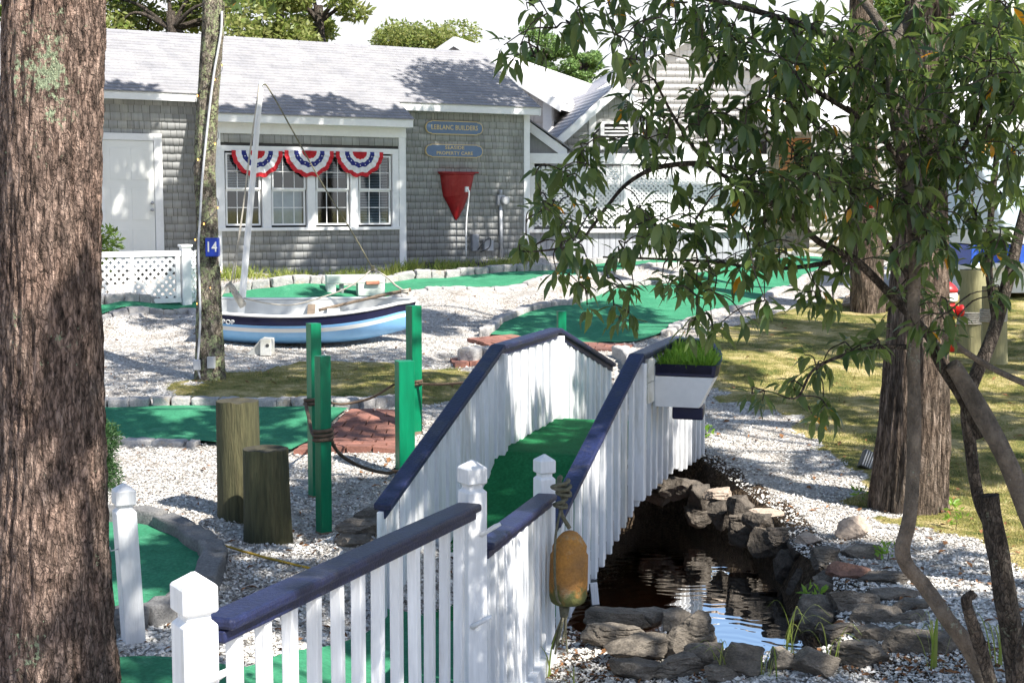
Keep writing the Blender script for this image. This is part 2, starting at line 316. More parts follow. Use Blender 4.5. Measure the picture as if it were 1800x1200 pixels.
def O(name, mb, mats, parent=None, smooth=False, bevel=0, origin=None):
    """world-coordinate mesh -> object whose origin is its parent's base (or origin)"""
    org = wloc(parent) if parent else Vector(origin if origin is not None else (0, 0, 0))
    if not isinstance(mats, (list, tuple)): mats = [mats]
    me = bpy.data.meshes.new(name); a = np.array(mb.v, dtype=float).reshape(-1, 3) - np.array(org)
    me.from_pydata(a.tolist(), [], mb.f); 
    for m_ in mats: me.materials.append(m_)
    if len(mats) > 1: me.polygons.foreach_set('material_index', mb.m)
    if smooth: me.polygons.foreach_set('use_smooth', [True] * len(me.polygons))
    me.update()
    o = bpy.data.objects.new(name, me); C.objects.link(o)
    if parent: o.parent = parent
    else: o.location = org
    if bevel:
        bv = o.modifiers.new('bevel', 'BEVEL'); bv.width = bevel; bv.segments = 2; bv.limit_method = 'ANGLE'; bv.angle_limit = R(35)
    return o
def struct(name, mb, mats, smooth=False):
    return tag(O(name, mb, mats, None, smooth), None, None, None, 'structure')
def quads_mesh(name, V, nper, mat, parent=None, smooth=False, origin=None, F=None):
    """V: (N, nper, 3) array; each row one face (nper 3/4) or F gives faces per item"""
    org = np.array(wloc(parent) if parent else (origin or (0, 0, 0)), dtype=float)
    N = V.shape[0]; vs = (V.reshape(-1, 3) - org)
    F = np.array(F if F is not None else [list(range(nper))]); nf, k = F.shape
    idx = (np.arange(N)[:, None, None] * nper + F[None]).reshape(-1).astype(np.int32)
    me = bpy.data.meshes.new(name); me.vertices.add(len(vs)); me.vertices.foreach_set('co', vs.reshape(-1))
    me.loops.add(len(idx)); me.loops.foreach_set('vertex_index', idx); me.polygons.add(N * nf)
    me.polygons.foreach_set('loop_start', np.arange(0, len(idx), k, dtype=np.int32)); me.polygons.foreach_set('loop_total', np.full(N * nf, k, dtype=np.int32))
    if smooth: me.polygons.foreach_set('use_smooth', [True] * (N * nf))
    me.materials.append(mat); me.update(calc_edges=True)
    o = bpy.data.objects.new(name, me); C.objects.link(o)
    if parent: o.parent = parent
    elif origin: o.location = origin
    return o

# ------------------------------------------------------------ the lie of the land
CP = []
for px, py, dr in [(250,1150,2.3),(400,1150,2.4),(450,970,2.3),(570,950,2.38),(500,880,2.28),(300,900,2.28),(100,900,2.28),(300,820,2.2),(600,830,2.22),(300,782,2.12),(100,782,2.12),(600,790,2.14),
    (300,715,2.0),(100,715,2.0),(600,715,1.97),(350,665,1.9),(700,660,1.86),(250,600,1.78),(100,600,1.78),(550,614,1.80),(730,600,1.74),(820,570,1.68),(850,640,1.88),(190,582,1.72),(340,572,1.70),
    (200,548,1.44),(500,528,1.34),(380,535,1.38),(800,509,1.31),(720,505,1.33),(780,497,1.28),(950,489,1.22),(1120,464,1.1),(800,532,1.46),(700,540,1.52),(950,515,1.38),(500,492,1.16),(385,476,1.09),(700,470,1.07),(850,472,1.12),(930,450,.98),(740,472,1.07),(190,530,1.38),(100,480,1.2),
    (900,545,1.6),(1000,540,1.58),(870,585,1.74),(1110,610,1.84),(1000,605,1.84),(1200,572,1.74),(1200,505,1.44),(1300,545,1.66),(1370,510,1.52),(1460,467,1.28),(1310,468,1.22),(1420,452,1.12),(1150,450,1.02),
    (1400,1185,2.38),(1100,1190,2.5),(1700,1000,2.42),(1500,940,2.42),(1650,900,2.42),(1600,880,2.42),(1350,810,2.38),(1420,850,2.4),(1260,800,2.3),(1230,760,2.2),(1300,700,2.12),(1600,700,2.14),(1300,600,1.84),(1750,700,2.16),(1500,560,1.72),(1700,640,2.0),(1750,560,1.7),(1500,500,1.4),
    (1790,1100,2.35),(1750,1190,2.35),(940,1180,2.52),(640,930,2.12),(760,830,2.25),(800,700,2.0)]:
    p = pz(px, py, CAMZ - dr); CP.append((p.x, p.y, p.z))
CP += [(-.8,8.5,-.24),(-.4,8.4,-.24),(-.6,7.6,-.2),(-.2,7.3,-.16),(0,8.2,-.22),(.1,7.7,-.12),(-1.0,3.9,0),(0,0,.1),(2,3,0),(-3,3,0.05),(-3,6,0.1),(3,6,0.0),(6,8,.05),(-8,10,.25),(-8,16,.5),(-9,20,1.0),
       (1,5.5,-.02),(0,28.5,1.45),(6,30,1.45),(12,28,1.45),(-6,30,1.35),(12,20,.9),(10,14,.4),(0,40,1.5),(-14,30,1.4),(16,40,1.5),(1.0,13.2,.1),(1.35,13.8,.12),(2.0,14.5,.2)]
CPN = np.array(CP)
def Gv(X, Y):
    X = np.asarray(X, float); Y = np.asarray(Y, float); sh = X.shape; X = X.ravel(); Y = Y.ravel(); out = np.empty(len(X))
    for i in range(0, len(X), 20000):
        x = X[i:i+20000, None]; y = Y[i:i+20000, None]
        d2 = (x - CPN[None, :, 0]) ** 2 + (y - CPN[None, :, 1]) ** 2 + .06
        w_ = d2 ** -1.6; out[i:i+20000] = (w_ * CPN[None, :, 2]).sum(1) / w_.sum(1)
    return out.reshape(sh)
def G(x, y): return float(Gv([x], [y])[0])
def gp(px, py, dz=0.0):
    """where the sight line through a photo point meets the ground"""
    ts = np.arange(2.5, 45, .05); d = ray(px, py); X = d.x / d.y * ts; Z = CAMZ + d.z / d.y * ts
    diff = Z - Gv(X, ts) - dz; i = int(np.argmax(diff < 0)) if (diff < 0).any() else len(ts) - 1
    t_ = ts[i]; return Vector((d.x / d.y * t_, t_, CAMZ + d.z / d.y * t_))
def inpoly(X, Y, poly):
    X = np.asarray(X); Y = np.asarray(Y); ins = np.zeros(X.shape, bool); n_ = len(poly)
    for i in range(n_):
        x0, y0 = poly[i][0], poly[i][1]; x1, y1 = poly[(i + 1) % n_][0], poly[(i + 1) % n_][1]
        if y0 == y1: continue
        c = ((y0 > Y) != (y1 > Y)) & (X < (x1 - x0) * (Y - y0) / (y1 - y0) + x0); ins ^= c
    return ins
ZW = -.42
# bridge frame (left handrail line L, right handrail line Rr, both run along BD)
BD = Vector((.3085, .9512, 0)).normalized(); BX = Vector((BD.y, -BD.x, 0))
BL = Vector((-.108, 10.77, 0)); BR = Vector((.92, 10.45, 0))
def bl(t_): return BL + BD * t_
def br(t_): return BR + BD * t_
stream = [(bl(1.55) + BX * -.1)[:2], (bl(1.75) + BX * .4)[:2]] + [tuple(pz(x, y, ZW)[:2]) for x, y in [(1135,884),(1215,897),(1290,945),(1350,985),(1384,1036),(1392,1062),(1415,1084),(1460,1100)]] + [tuple(pz(x, y, -.02)[:2]) for x, y in [(1475,1146),(1400,1152),(1320,1146),(1260,1120),(1200,1090),(1130,1080),(1035,1078)]] + [(bl(-1.3) + BX * .5)[:2], (bl(-1.2) + BX * -.1)[:2]]
gx = np.concatenate([[-400, -200, -100, -60, -40, -28, -20, -15, -12], np.arange(-10, 12.01, .11), [13, 15, 18, 22, 30, 45, 70, 110, 200, 400]])
gy = np.concatenate([[-300, -100, -40, -20, -10, -5, -2, 0], np.arange(1, 14.0, .11), np.arange(14, 30, .22), [31, 33, 36, 40, 46, 55, 70, 100, 150, 250, 600]])
GX, GY = np.meshgrid(gx, gy); GZ = Gv(GX, GY)
rg = np.random.default_rng(3)
bumpz = np.array([[noise.noise(Vector((x * 1.1, y * 1.1, 0))) * .03 + noise.noise(Vector((x * 4, y * 4, 3))) * .012 for x in gx] for y in gy])
GZ = GZ + bumpz
ins = inpoly(GX, GY, stream)
def edge_dist(X, Y, poly):
    d = np.full(X.shape, 1e9)
    for i in range(len(poly)):
        a = np.array(poly[i], float); b_ = np.array(poly[(i + 1) % len(poly)], float); ab = b_ - a; t_ = np.clip(((X - a[0]) * ab[0] + (Y - a[1]) * ab[1]) / (ab @ ab + 1e-9), 0, 1); d = np.minimum(d, np.hypot(X - a[0] - t_ * ab[0], Y - a[1] - t_ * ab[1]))
    return d
SD = edge_dist(GX, GY, stream); GZ = np.where(ins, np.maximum(ZW - .35, GZ - .25 - SD * 3.0), np.where(SD < .16, GZ - (.16 - SD) * 1.0, GZ))
me = bpy.data.meshes.new('ground')
ny, nx = GX.shape
me.from_pydata(np.stack([GX, GY, GZ], -1).reshape(-1, 3).tolist(), [], [(j * nx + i, j * nx + i + 1, (j + 1) * nx + i + 1, (j + 1) * nx + i) for j in range(ny - 1) for i in range(nx - 1)])
me.polygons.foreach_set('use_smooth', [True] * len(me.polygons))
def PG(lst): return [tuple(gp(x, y)[:2]) for x, y in lst]
lawnL = PG([(318,695),(350,658),(400,652),(560,640),(700,640),(830,655),(850,690),(760,712),(600,702),(420,706),(330,705)])
lawnR = PG([(1240,590),(1330,560),(1420,532),(1520,520),(1800,515)]) + [(12, 22), (14, 12), (7, 9.8)] + PG([(1800,1010),(1650,935),(1560,905),(1520,870),(1500,820),(1400,745),(1300,705),(1250,695),(1225,670)])
strip1 = PG([(388,492),(390,480),(700,474),(735,478),(880,462),(930,452),(930,458),(880,470),(740,484),(560,490)])
dirtN = PG([(900,1199),(1000,1100),(1120,1150),(1500,1165),(1640,1120),(1800,1150),(1800,1199)])
dirtM = PG([(800,700),(850,650),(900,690),(830,740)])
def soft(polys, X, Y):
    m_ = np.zeros(X.shape)
    for p in polys: m_ = np.maximum(m_, inpoly(X, Y, p).astype(float))
    return m_
jx = np.array([[noise.noise(Vector((x * 2.3, y * 2.3, 9))) for x in gx] for y in gy]) * .35
gm = soft([lawnL, lawnR, strip1], GX + jx, GY + jx); dm = soft([dirtN, dirtM], GX + jx, GY - jx)
dm = np.maximum(dm, (ins | (SD < .22)).astype(float)); gm = gm * ~(ins | (SD < .2)); far = ((GY > 31) | (np.abs(GX) > 12.5) | (GY < -3)).astype(float); gm = np.maximum(gm, far)
for nm, arr in (('grassy', gm), ('dirty', dm)):
    at = me.attributes.new(nm, 'FLOAT', 'POINT'); at.data.foreach_set('value', arr.reshape(-1).astype(np.float32))
m, t, n, b = nodes('shell_and_lawn_ground'); b.inputs['Roughness'].default_value = .95; b.inputs['Specular IOR Level'].default_value = .15
g = n.new('ShaderNodeNewGeometry')
def _nz(s, d=4, r=.6):
    x = n.new('ShaderNodeTexNoise'); x.inputs['Scale'].default_value = s; x.inputs['Detail'].default_value = d; x.inputs['Roughness'].default_value = r; t.links.new(g.outputs['Position'], x.inputs[0]); return x.outputs[0]
def _ramp(v, stops):
    r = n.new('ShaderNodeValToRGB'); e = r.color_ramp.elements; e[0].position = stops[0][0]; e[0].color = (*stops[0][1], 1); e[1].position = stops[-1][0]; e[1].color = (*stops[-1][1], 1)
    for p, c in stops[1:-1]: x = e.new(p); x.color = (*c, 1)
    t.links.new(v, r.inputs[0]); return r.outputs[0]
def _mix(a, bb, f, mode='MIX'):
    x = n.new('ShaderNodeMix'); x.data_type = 'RGBA'; x.blend_type = mode; t.links.new(a, x.inputs[6]); t.links.new(bb, x.inputs[7])
    if isinstance(f, float): x.inputs[0].default_value = f
    else: t.links.new(f, x.inputs[0])
    return x.outputs[2]
vo = n.new('ShaderNodeTexVoronoi'); vo.inputs['Scale'].default_value = 55; t.links.new(g.outputs['Position'], vo.inputs[0])
sp = n.new('ShaderNodeSeparateColor'); t.links.new(vo.outputs['Color'], sp.inputs[0])
shellc = _ramp(sp.outputs[0], [(0, (.20, .175, .15)), (.2, (.42, .39, .355)), (.45, (.60, .575, .54)), (1, (.74, .72, .69))])
shellc = _mix(shellc, _ramp(_nz(3, 5, .7), [(.36, (.62, .57, .52)), (.6, (1, 1, 1))]), .8, 'MULTIPLY')
grassc = _ramp(_nz(2.2, 6, .7), [(.37, (.09, .12, .03)), (.49, (.28, .25, .08)), (.60, (.54, .44, .22))])
grassc = _mix(grassc, _ramp(_nz(50, 3), [(.3, (.6, .6, .55)), (.7, (1.2, 1.2, 1.15))]), .8, 'MULTIPLY')
dirtc = _ramp(_nz(30, 5, .7), [(.35, (.04, .028, .018)), (.55, (.10, .07, .045)), (.7, (.20, .15, .11))])
for nm, colr in (('grassy', grassc), ('dirty', dirtc)):
    at = n.new('ShaderNodeAttribute'); at.attribute_name = nm
    ad = n.new('ShaderNodeMath'); ad.operation = 'ADD'; t.links.new(at.outputs['Fac'], ad.inputs[0]); t.links.new(_nz(7, 5, .75), ad.inputs[1])
    mr = n.new('ShaderNodeMapRange'); mr.inputs[1].default_value = .88; mr.inputs[2].default_value = 1.08; t.links.new(ad.outputs[0], mr.inputs[0])
    shellc = _mix(shellc, colr, mr.outputs[0])
t.links.new(shellc, b.inputs['Base Color'])
bp = n.new('ShaderNodeBump'); bp.inputs['Strength'].default_value = .9; bp.inputs['Distance'].default_value = .03
ad = n.new('ShaderNodeMath'); ad.operation = 'ADD'; t.links.new(vo.outputs['Distance'], ad.inputs[0]); t.links.new(_nz(70, 4), ad.inputs[1]); t.links.new(ad.outputs[0], bp.inputs['Height']); t.links.new(bp.outputs[0], b.inputs['Normal'])
me.materials.append(m); o = bpy.data.objects.new('ground', me); C.objects.link(o); tag(o, None, None, None, 'structure')

# water and stream bed
wp = [Vector((x, y, ZW)) for x, y in stream]; cen = sum(wp, Vector()) / len(wp)
wpe = [p + (p - cen).normalized() * .25 for p in wp]
mb = MB(); mb.add(wpe, [tuple(range(len(wpe)))]); struct('water', mb, water_m)
mb = MB(); mb.add([p + (p - cen).normalized() * .5 + Vector((0, 0, -.33)) for p in wp], [tuple(range(len(wp)))]); struct('stream_bed', mb, pm('sunlit_amber_bed', (.42, .22, .08), (.16, .09, .035), 4, .9, .5, 30, c3=(.48, .27, .09)))  # bed colour raised to amber to stand in for sun on the bottom
WAVEMP.inputs['Location'].default_value = (-wp[13].x, -wp[13].y, 0)

# ------------------------------------------------------------ putting lanes (carpet), ruled between two edges and draped
def resample(P, n_):
    P = [Vector((p[0], p[1], 0)) for p in P]; L = [0]
    for a, b_ in zip(P, P[1:]): L.append(L[-1] + (b_ - a).length)
    return [Vector((lerpf(L, [p.x for p in P], s_), lerpf(L, [p.y for p in P], s_), 0)) for s_ in np.linspace(0, L[-1], n_)]
LANES = []
def lane(name, e1, e2, mat, n_=60, m_=8, dz=.035):
    A = resample(PG(e1) if e1 and not isinstance(e1[0], Vector) else e1, n_); B = resample(PG(e2) if not isinstance(e2[0], Vector) else e2, n_)
    X = np.array([[(A[i] + (B[i] - A[i]) * (j / m_)).x for j in range(m_ + 1)] for i in range(n_)]); Y = np.array([[(A[i] + (B[i] - A[i]) * (j / m_)).y for j in range(m_ + 1)] for i in range(n_)])
    Z = Gv(X, Y) + dz
    mb = MB(); mb.grid([[(X[i, j], Y[i, j], Z[i, j]) for j in range(m_ + 1)] for i in range(n_)]); struct(name, mb, mat, True)
    LANES.append([(a.x, a.y) for a in A] + [(b_.x, b_.y) for b_ in B[::-1]]); return A, B
l1a, l1b = lane('upper_putting_lane', [(60,567),(180,558),(340,545),(400,545),(550,535),(690,522),(723,514),(807,508),(933,498),(1030,484),(1130,470),(1200,463),(1300,458)],
                [(60,549),(180,543),(345,527),(480,512),(560,504),(693,499),(790,492),(933,480),(1020,472),(1060,466),(1130,461),(1210,458),(1300,456)], carpet)
l2a, l2b = lane('diagonal_putting_lane', [(862,592),(885,570),(960,545),(1060,520),(1130,505),(1200,492),(1260,478),(1310,467),(1360,460),(1417,453)],
                [(1010,606),(1113,605),(1160,590),(1200,570),(1270,548),(1340,527),(1407,490),(1440,478),(1467,468),(1490,460)], carpet)
l3a, l3b = lane('middle_putting_lane', [(20,722),(180,722),(420,720),(612,724)], [(20,775),(180,775),(380,783),(512,797)], carpet)
near_curve = [(150,925),(190,922),(250,925),(300,938),(345,962),(372,990),(376,1020),(360,1050),(320,1078),(260,1100),(180,1115)]
lane('round_putting_green', near_curve[:6], [(60,1000),(80,1080),(180,1112),(260,1098),(320,1076),(360,1048),(372,1004)], carpet)
def W(x, y): return Vector((x, y, 0))
lane('bridge_approach_path', [W(-3.2,6.95), W(-2.2,6.95), W(-1.35,7.1), W(-1.0,8.0), W(-.78,8.75)], [W(-3.2,6.7), W(-2.2,6.3), W(-1.2,5.9), W(-.35,6.3), W(.0,7.4), W(.22,8.45)], carpet, 40, 10, .05)
# brick landings
def brick_pad(name, poly, n_=14):
    A = resample([poly[0], poly[3]], n_); B = resample([poly[1], poly[2]], n_); mb = MB()
    for i in range(n_ - 1):
        L = (B[i] - A[i]).length; k = max(2, int(L / .2)); off = (i % 2) * .5
        for j in range(-1, k):
            u0 = max(0, (j + off) / k + .006); u1 = min(1, (j + 1 + off) / k - .006)
            if u1 - u0 < .02: continue
            q = [A[i].lerp(B[i], u0), A[i].lerp(B[i], u1), A[i + 1].lerp(B[i + 1], u1), A[i + 1].lerp(B[i + 1], u0)]
            c = sum(q, Vector()) / 4; q = [c + (x - c) * .965 for x in q]; dz = rnd.uniform(.035, .045)
            mb.prism([Vector((x.x, x.y, G(x.x, x.y) - .02)) for x in q], [Vector((x.x, x.y, G(x.x, x.y) + dz)) for x in q])
    struct(name, mb, brick); LANES.append([(p[0], p[1]) for p in poly])
brick_pad('brick_landing', PG([(616,726),(704,728),(700,798),(514,800)]), 12)
brick_pad('brick_strip', PG([(820,600),(900,592),(990,606),(860,612)]), 5)
brick_pad('brick_edge', PG([(1020,606),(1115,610),(1095,622),(1020,618)]), 4)
brick_pad('brick_step', PG([(790,636),(845,628),(850,640),(800,646)]), 4)

# granite block protos (five shared shapes), each block of a kerb is its own part
PB = []
for k in range(6):
    import bmesh
    bm = bmesh.new(); bmesh.ops.create_cube(bm, size=1); bmesh.ops.bevel(bm, geom=list(bm.edges), offset=.13, segments=2, profile=.6, affect='EDGES')
    bmesh.ops.subdivide_edges(bm, edges=[e for e in bm.edges if e.calc_length() > .3], cuts=2, use_grid_fill=True)
    for v in bm.verts: v.co += Vector((noise.noise(v.co * 2.4 + Vector((k * 7, 0, 0))), noise.noise(v.co * 2.4 + Vector((0, k * 5 + 3, 0))), noise.noise(v.co * 2.4 + Vector((0, 0, k * 9 + 5))))) * .11
    me = bpy.data.meshes.new('granite_block'); bm.to_mesh(me); bm.free(); me.polygons.foreach_set('use_smooth', [True] * len(me.polygons)); me.materials.append(granite); PB.append(me)
PBD = [p.copy() for p in PB]
for p in PBD: p.materials[0] = granited
def kerb(label, pts, L=.27, w_=.15, h=.16, top=.12, group='stone block kerbs', protos=PB, name='stone_kerb', gap=.012):
    P = [Vector((p[0], p[1], 0)) for p in pts]
    ln = [0]
    for a, b_ in zip(P, P[1:]): ln.append(ln[-1] + (b_ - a).length)
    e = E(name, label, 'kerb', (P[0].x, P[0].y, G(P[0].x, P[0].y)), group); s_ = 0; ez = e.location
    def at(s): return Vector((lerpf(ln, [p.x for p in P], s), lerpf(ln, [p.y for p in P], s), 0))
    while s_ < ln[-1] - .08:
        l = min(L * rnd.uniform(.75, 1.3), ln[-1] - s_); a = at(s_); b_ = at(s_ + l); c = (a + b_) / 2; z = G(c.x, c.y)
        o = bpy.data.objects.new('granite_block', rnd.choice(protos)); C.objects.link(o); o.parent = e
        hh = h * rnd.uniform(.92, 1.08); d = b_ - a; gs = max(-.5, min(.5, (G(b_.x, b_.y) - G(a.x, a.y)) / max(l, .05)))
        o.location = Vector((c.x + rnd.uniform(-.008, .008), c.y + rnd.uniform(-.008, .008), z + top - hh / 2 + rnd.uniform(-.008, .008))) - ez
        o.scale = (l - gap, w_ * rnd.uniform(.9, 1.1), hh); o.rotation_euler = (rnd.uniform(-.04, .04), -math.atan(gs), math.atan2(d.y, d.x) + rnd.uniform(-.03, .03)); s_ += l
    return e
def offs(P, d):
    out = []
    for i, p in enumerate(P):
        a = P[max(i - 1, 0)]; b_ = P[min(i + 1, len(P) - 1)]; t_ = (Vector((b_[0] - a[0], b_[1] - a[1], 0))).normalized(); out.append(Vector((p[0] + t_.y * d, p[1] - t_.x * d, 0)))
    return out
kerb('long low granite kerb along the near edge of the upper green lane', offs(l1a, .07), h=.2, top=.05)
kerb('lower course of granite blocks below the near edge of the upper green lane', offs(l1a, .17)[:52], h=.26, top=.0, name='stone_retaining_course')
kerb('granite kerb on the house side of the upper green lane', offs(l1b, -.07), h=.17, top=.14)
kerb('granite kerb on the left side of the wide diagonal green lane', offs(l2a, -.08), h=.2, top=.11, L=.3)
kerb('granite kerb on the lawn side of the wide diagonal green lane', offs(l2b[8:], .08), h=.22, top=.08, L=.32)
kerb('granite kerb behind the middle green lane under the small lawn', offs(l3a, -.07) + [gp(700, 712)], h=.16, top=.11, L=.22)
kerb('granite kerb in front of the middle green lane beside the tall piling', offs(l3b[:40], .07), h=.14, top=.05, L=.28)
kerb('curved dark stone kerb round the near putting green behind the white post', resample(offs(PG(near_curve), -.02), 30), h=.22, top=.13, w_=.16, L=.36, protos=PBD)
kerb('short row of granite blocks behind the blue handrail peak', PG([(818,640),(850,632),(880,640)]), h=.24, top=.18, L=.35, w_=.25)
kerb('granite blocks ending the diagonal lane beside the bridge', PG([(1085,628),(1112,640),(1116,660)]), h=.22, top=.15, L=.26, w_=.2)

# ------------------------------------------------------------ rocks (each one a thing)
def rock(c, r, mat, label, seed, group='rocks round the stream', name='rock', flat=.0, sub=3, rz=0):
    import bmesh
    bm = bmesh.new(); bmesh.ops.create_icosphere(bm, subdivisions=sub + 2, radius=1); rr = random.Random(seed)
    planes = [(Vector((rr.gauss(0, 1), rr.gauss(0, 1), rr.gauss(0, .8))).normalized(), rr.uniform(.5, .8)) for _ in range(12)]
    if flat: planes.append((Vector((rr.uniform(-.15, .15), rr.uniform(-.15, .15), 1)).normalized(), flat))
    for v in bm.verts:
        p = v.co.copy()
        for nrm, dd in planes:
            s_ = p.dot(nrm) - dd
            if s_ > 0: p -= nrm * s_ * .985
        q = p * 1.7 + Vector((seed * 3.1, 0, 0)); lay_ = abs(((p.z * 3.1 + noise.noise(q) * .8) % 1) - .5); p += p.normalized() * (noise.noise(q) * .10 + noise.noise(q * 3) * .05 + noise.noise(q * 9) * .025) - Vector((p.x, p.y, 0)) * (.10 if lay_ < .09 and seed % 3 == 0 else 0)
        v.co = Matrix.Rotation(rz, 3, 'Z') @ Vector((p.x * r[0], p.y * r[1], p.z * r[2]))
    me = bpy.data.meshes.new(name); bm.to_mesh(me); bm.free(); me.polygons.foreach_set('use_smooth', [True] * len(me.polygons)); me.materials.append(mat); me.set_sharp_from_angle(angle=R(28))
    o = bpy.data.objects.new(name, me); C.objects.link(o); o.location = c; tag(o, label, 'rock', group); return o
RK = [  # px, py, half width px, half height px, drop of centre, material, flatness, label
 (1090,1088,62,26,2.42,rockm,.5,'long flat grey slab at the water edge beside the hanging buoy'),
 (1150,1083,38,22,2.44,rockm,.5,'flat grey stone right of the long slab by the water'),
 (1085,1118,60,26,2.46,rockm,.6,'pointed grey slab leaning behind the front rocks near the buoy'),
 (1118,1140,72,28,2.42,rockm,.5,'broad dark grey slab in front of the pointed slab'),
 (1195,1090,40,24,2.46,rockm,.7,'rounded mossy stone at the left end of the near bank'),
 (1222,1118,58,42,2.45,rockm,.8,'big rounded dark boulder at the near water edge'),
 (1190,1130,32,30,2.42,rockm,.8,'dark grey stone wedged left of the big rounded boulder'),
 (1120,1178,55,24,2.45,rockm,.6,'light streaked slab on the dirt in front of the fence end'),
 (1195,1172,55,26,2.44,rockm,.7,'low brown stone in the front row right of the streaked slab'),
 (1245,1152,45,24,2.42,rockm,.8,'grey round stone under the big boulder'),
 (1305,1162,58,32,2.42,rockm,.8,'wide smooth boulder in the middle of the near bank'),
 (1270,1190,45,18,2.4,rockm,.8,'small pinkish stone at the bottom edge of the near bank'),
 (1375,1160,30,22,2.42,rockm,.8,'small dark stone between two wide boulders of the near bank'),
 (1437,1166,50,28,2.42,rockm,.8,'oval boulder behind the grass blades of the near bank'),
 (1525,1152,58,28,2.42,rockm,.7,'pale grey slab at the right end of the near bank'),
 (1620,1125,62,36,2.42,rockm,.6,'large flat dark slab under the leaning stem'),
 (1440,1052,48,34,2.56,rockm,.8,'brown boulder at the water edge below the red stone'),
 (1495,1056,46,32,2.5,rockm,.8,'rounded dappled boulder in the middle of the right bank'),
 (1548,1080,46,28,2.5,rockm,.7,'dark boulder overhanging the moss on the right bank'),
 (1502,1001,42,24,2.46,rockr,.8,'reddish brown stone on top of the right bank'),
 (1545,1012,44,18,2.42,rockm,.5,'flat grey slab right of the reddish stone'),
 (1572,1040,44,22,2.42,rockm,.5,'flat tan slab below a fallen twig on the right bank'),
 (1515,966,44,18,2.44,rockm,.6,'brown flat stone behind the reddish stone'),
 (1448,975,30,22,2.5,rockm,.7,'lichened stone at the head of the right bank'),
 (1458,1000,30,22,2.54,rockm,.7,'grey stone left of the reddish stone'),
 (1440,1022,28,18,2.6,rockm,.7,'small grey stone above the brown water edge boulder'),
 (1600,1085,36,22,2.44,rockm,.6,'grey stone half covered with shells near the leaning stem'),
 (1505,930,37,21,2.36,rockt,.9,'pale tan rounded boulder standing alone on the shells'),
 (1475,1086,60,10,2.74,moss,.6,'low mossy stone at the waterline of the right bank'),
 (1590,1110,30,18,2.5,rockm,.6,'dark stone in the hollow at the right end of the pond'),
 (1195,858,40,26,2.42,rockd,.6,'dark bank rock nearest the bridge'),(1232,872,34,30,2.46,rockd,.6,'second dark bank rock from the bridge'),
 (1265,868,30,18,2.36,rockt,.4,'pale flat capstone on the dark far bank near the bridge'),(1268,900,34,30,2.5,rockd,.6,'dark rock under the pale flat capstone'),
 (1300,893,30,26,2.42,rockd,.7,'dark pointed rock right of the pale capstone'),(1310,925,38,32,2.55,rockd,.6,'dark rock low in the middle of the far bank'),
 (1338,918,34,24,2.45,rockd,.6,'dark ledge rock in the middle of the far bank'),(1352,955,36,34,2.58,rockd,.6,'dark shaded rock low on the far bank'),
 (1378,942,34,22,2.46,rockd,.6,'brown ledge rock toward the right end of the far bank'),(1405,965,28,22,2.5,rockd,.6,'dark rock at the right end of the far bank'),
 (1388,990,34,34,2.62,rockd,.6,'dark shaded rock at the bend of the pond'),(1408,1025,28,36,2.66,rockd,.6,'dark upright rock at the bend above the moss'),
 (1230,905,40,18,2.62,rockd,.6,'low dark shaded rock beneath the bridge end of the far bank'),(1345,900,36,9,2.36,rockt,.4,'flat sandy stone set in the shells behind the far bank'),
 (1160,868,34,22,2.5,rockd,.6,'dark rock in the shadow under the bridge'),(1422,945,26,12,2.4,rockt,.5,'flat sandy stone beside the dark far bank end'),
 (1432,1078,34,22,2.6,rockm,.7,'small brown rock at the waterline left of the mossy stone'),(1478,1104,40,24,2.6,rockm,.6,'dark rock between the near bank and the dappled boulder'),(1535,1112,42,26,2.6,rockm,.6,'broad grey rock right of the mossy stone'),(1600,1062,36,20,2.5,rockm,.6,'flat grey rock above the leaning stem on the right bank'),
 (640,925,50,22,2.2,rockm,.5,'dark flat rock left of the bridge handrail end'),(655,905,45,16,2.12,rockm,.5,'mottled slab half buried in shells left of the bridge'),
 (625,950,45,14,2.3,rockm,.5,'low stone in the shells behind the front green post'),(1515,525,42,16,1.62,rockt,.5,'long low tan rock left of the far tree'),(1570,545,18,22,1.66,rockd,.7,'dark rock behind the far tree'),
]
RY = {(1432,1078):9.6,(1478,1104):9.1,(1535,1112):8.95,(1600,1062):9.4,(1440,1052):9.75,(1495,1056):9.6,(1548,1080):9.4,(1502,1001):9.85,(1545,1012):9.75,(1572,1040):9.5,(1515,966):10.1,(1448,975):10.15,(1458,1000):10.0,(1440,1022):9.9,(1600,1085):9.1,(1590,1110):8.9,(1475,1086):9.5,(1620,1125):8.6}
for i, (px, py, hw, hh, dr, mt, fl, lab) in enumerate(RK):
    if (px, py) in RY and mt is not moss: c = gp(px, py + hh * .6); k = c.y / FPX; c.z += hh * k * (.35 if inpoly(np.array([c.x]), np.array([c.y]), stream)[0] == 0 else -.1)
    elif (px, py) in RY: c = pt(px, py, RY[(px, py)] - .45)
    elif mt is rockd or dr > 2.55 or (px, py) == (1265, 868): c = pz(px, py, CAMZ - dr)
    else: c = gp(px, py + hh * .85); k = c.y / FPX; c.z += hh * k * .75; c.y += hw * k * .3
    k = c.y / FPX; rock(c, (hw * k * (1.2 if (px, py) in RY else 1.08), max(hw * k * .75, .1), hh * k * 1.2), mt, lab, i + 1, flat=fl, rz=0)

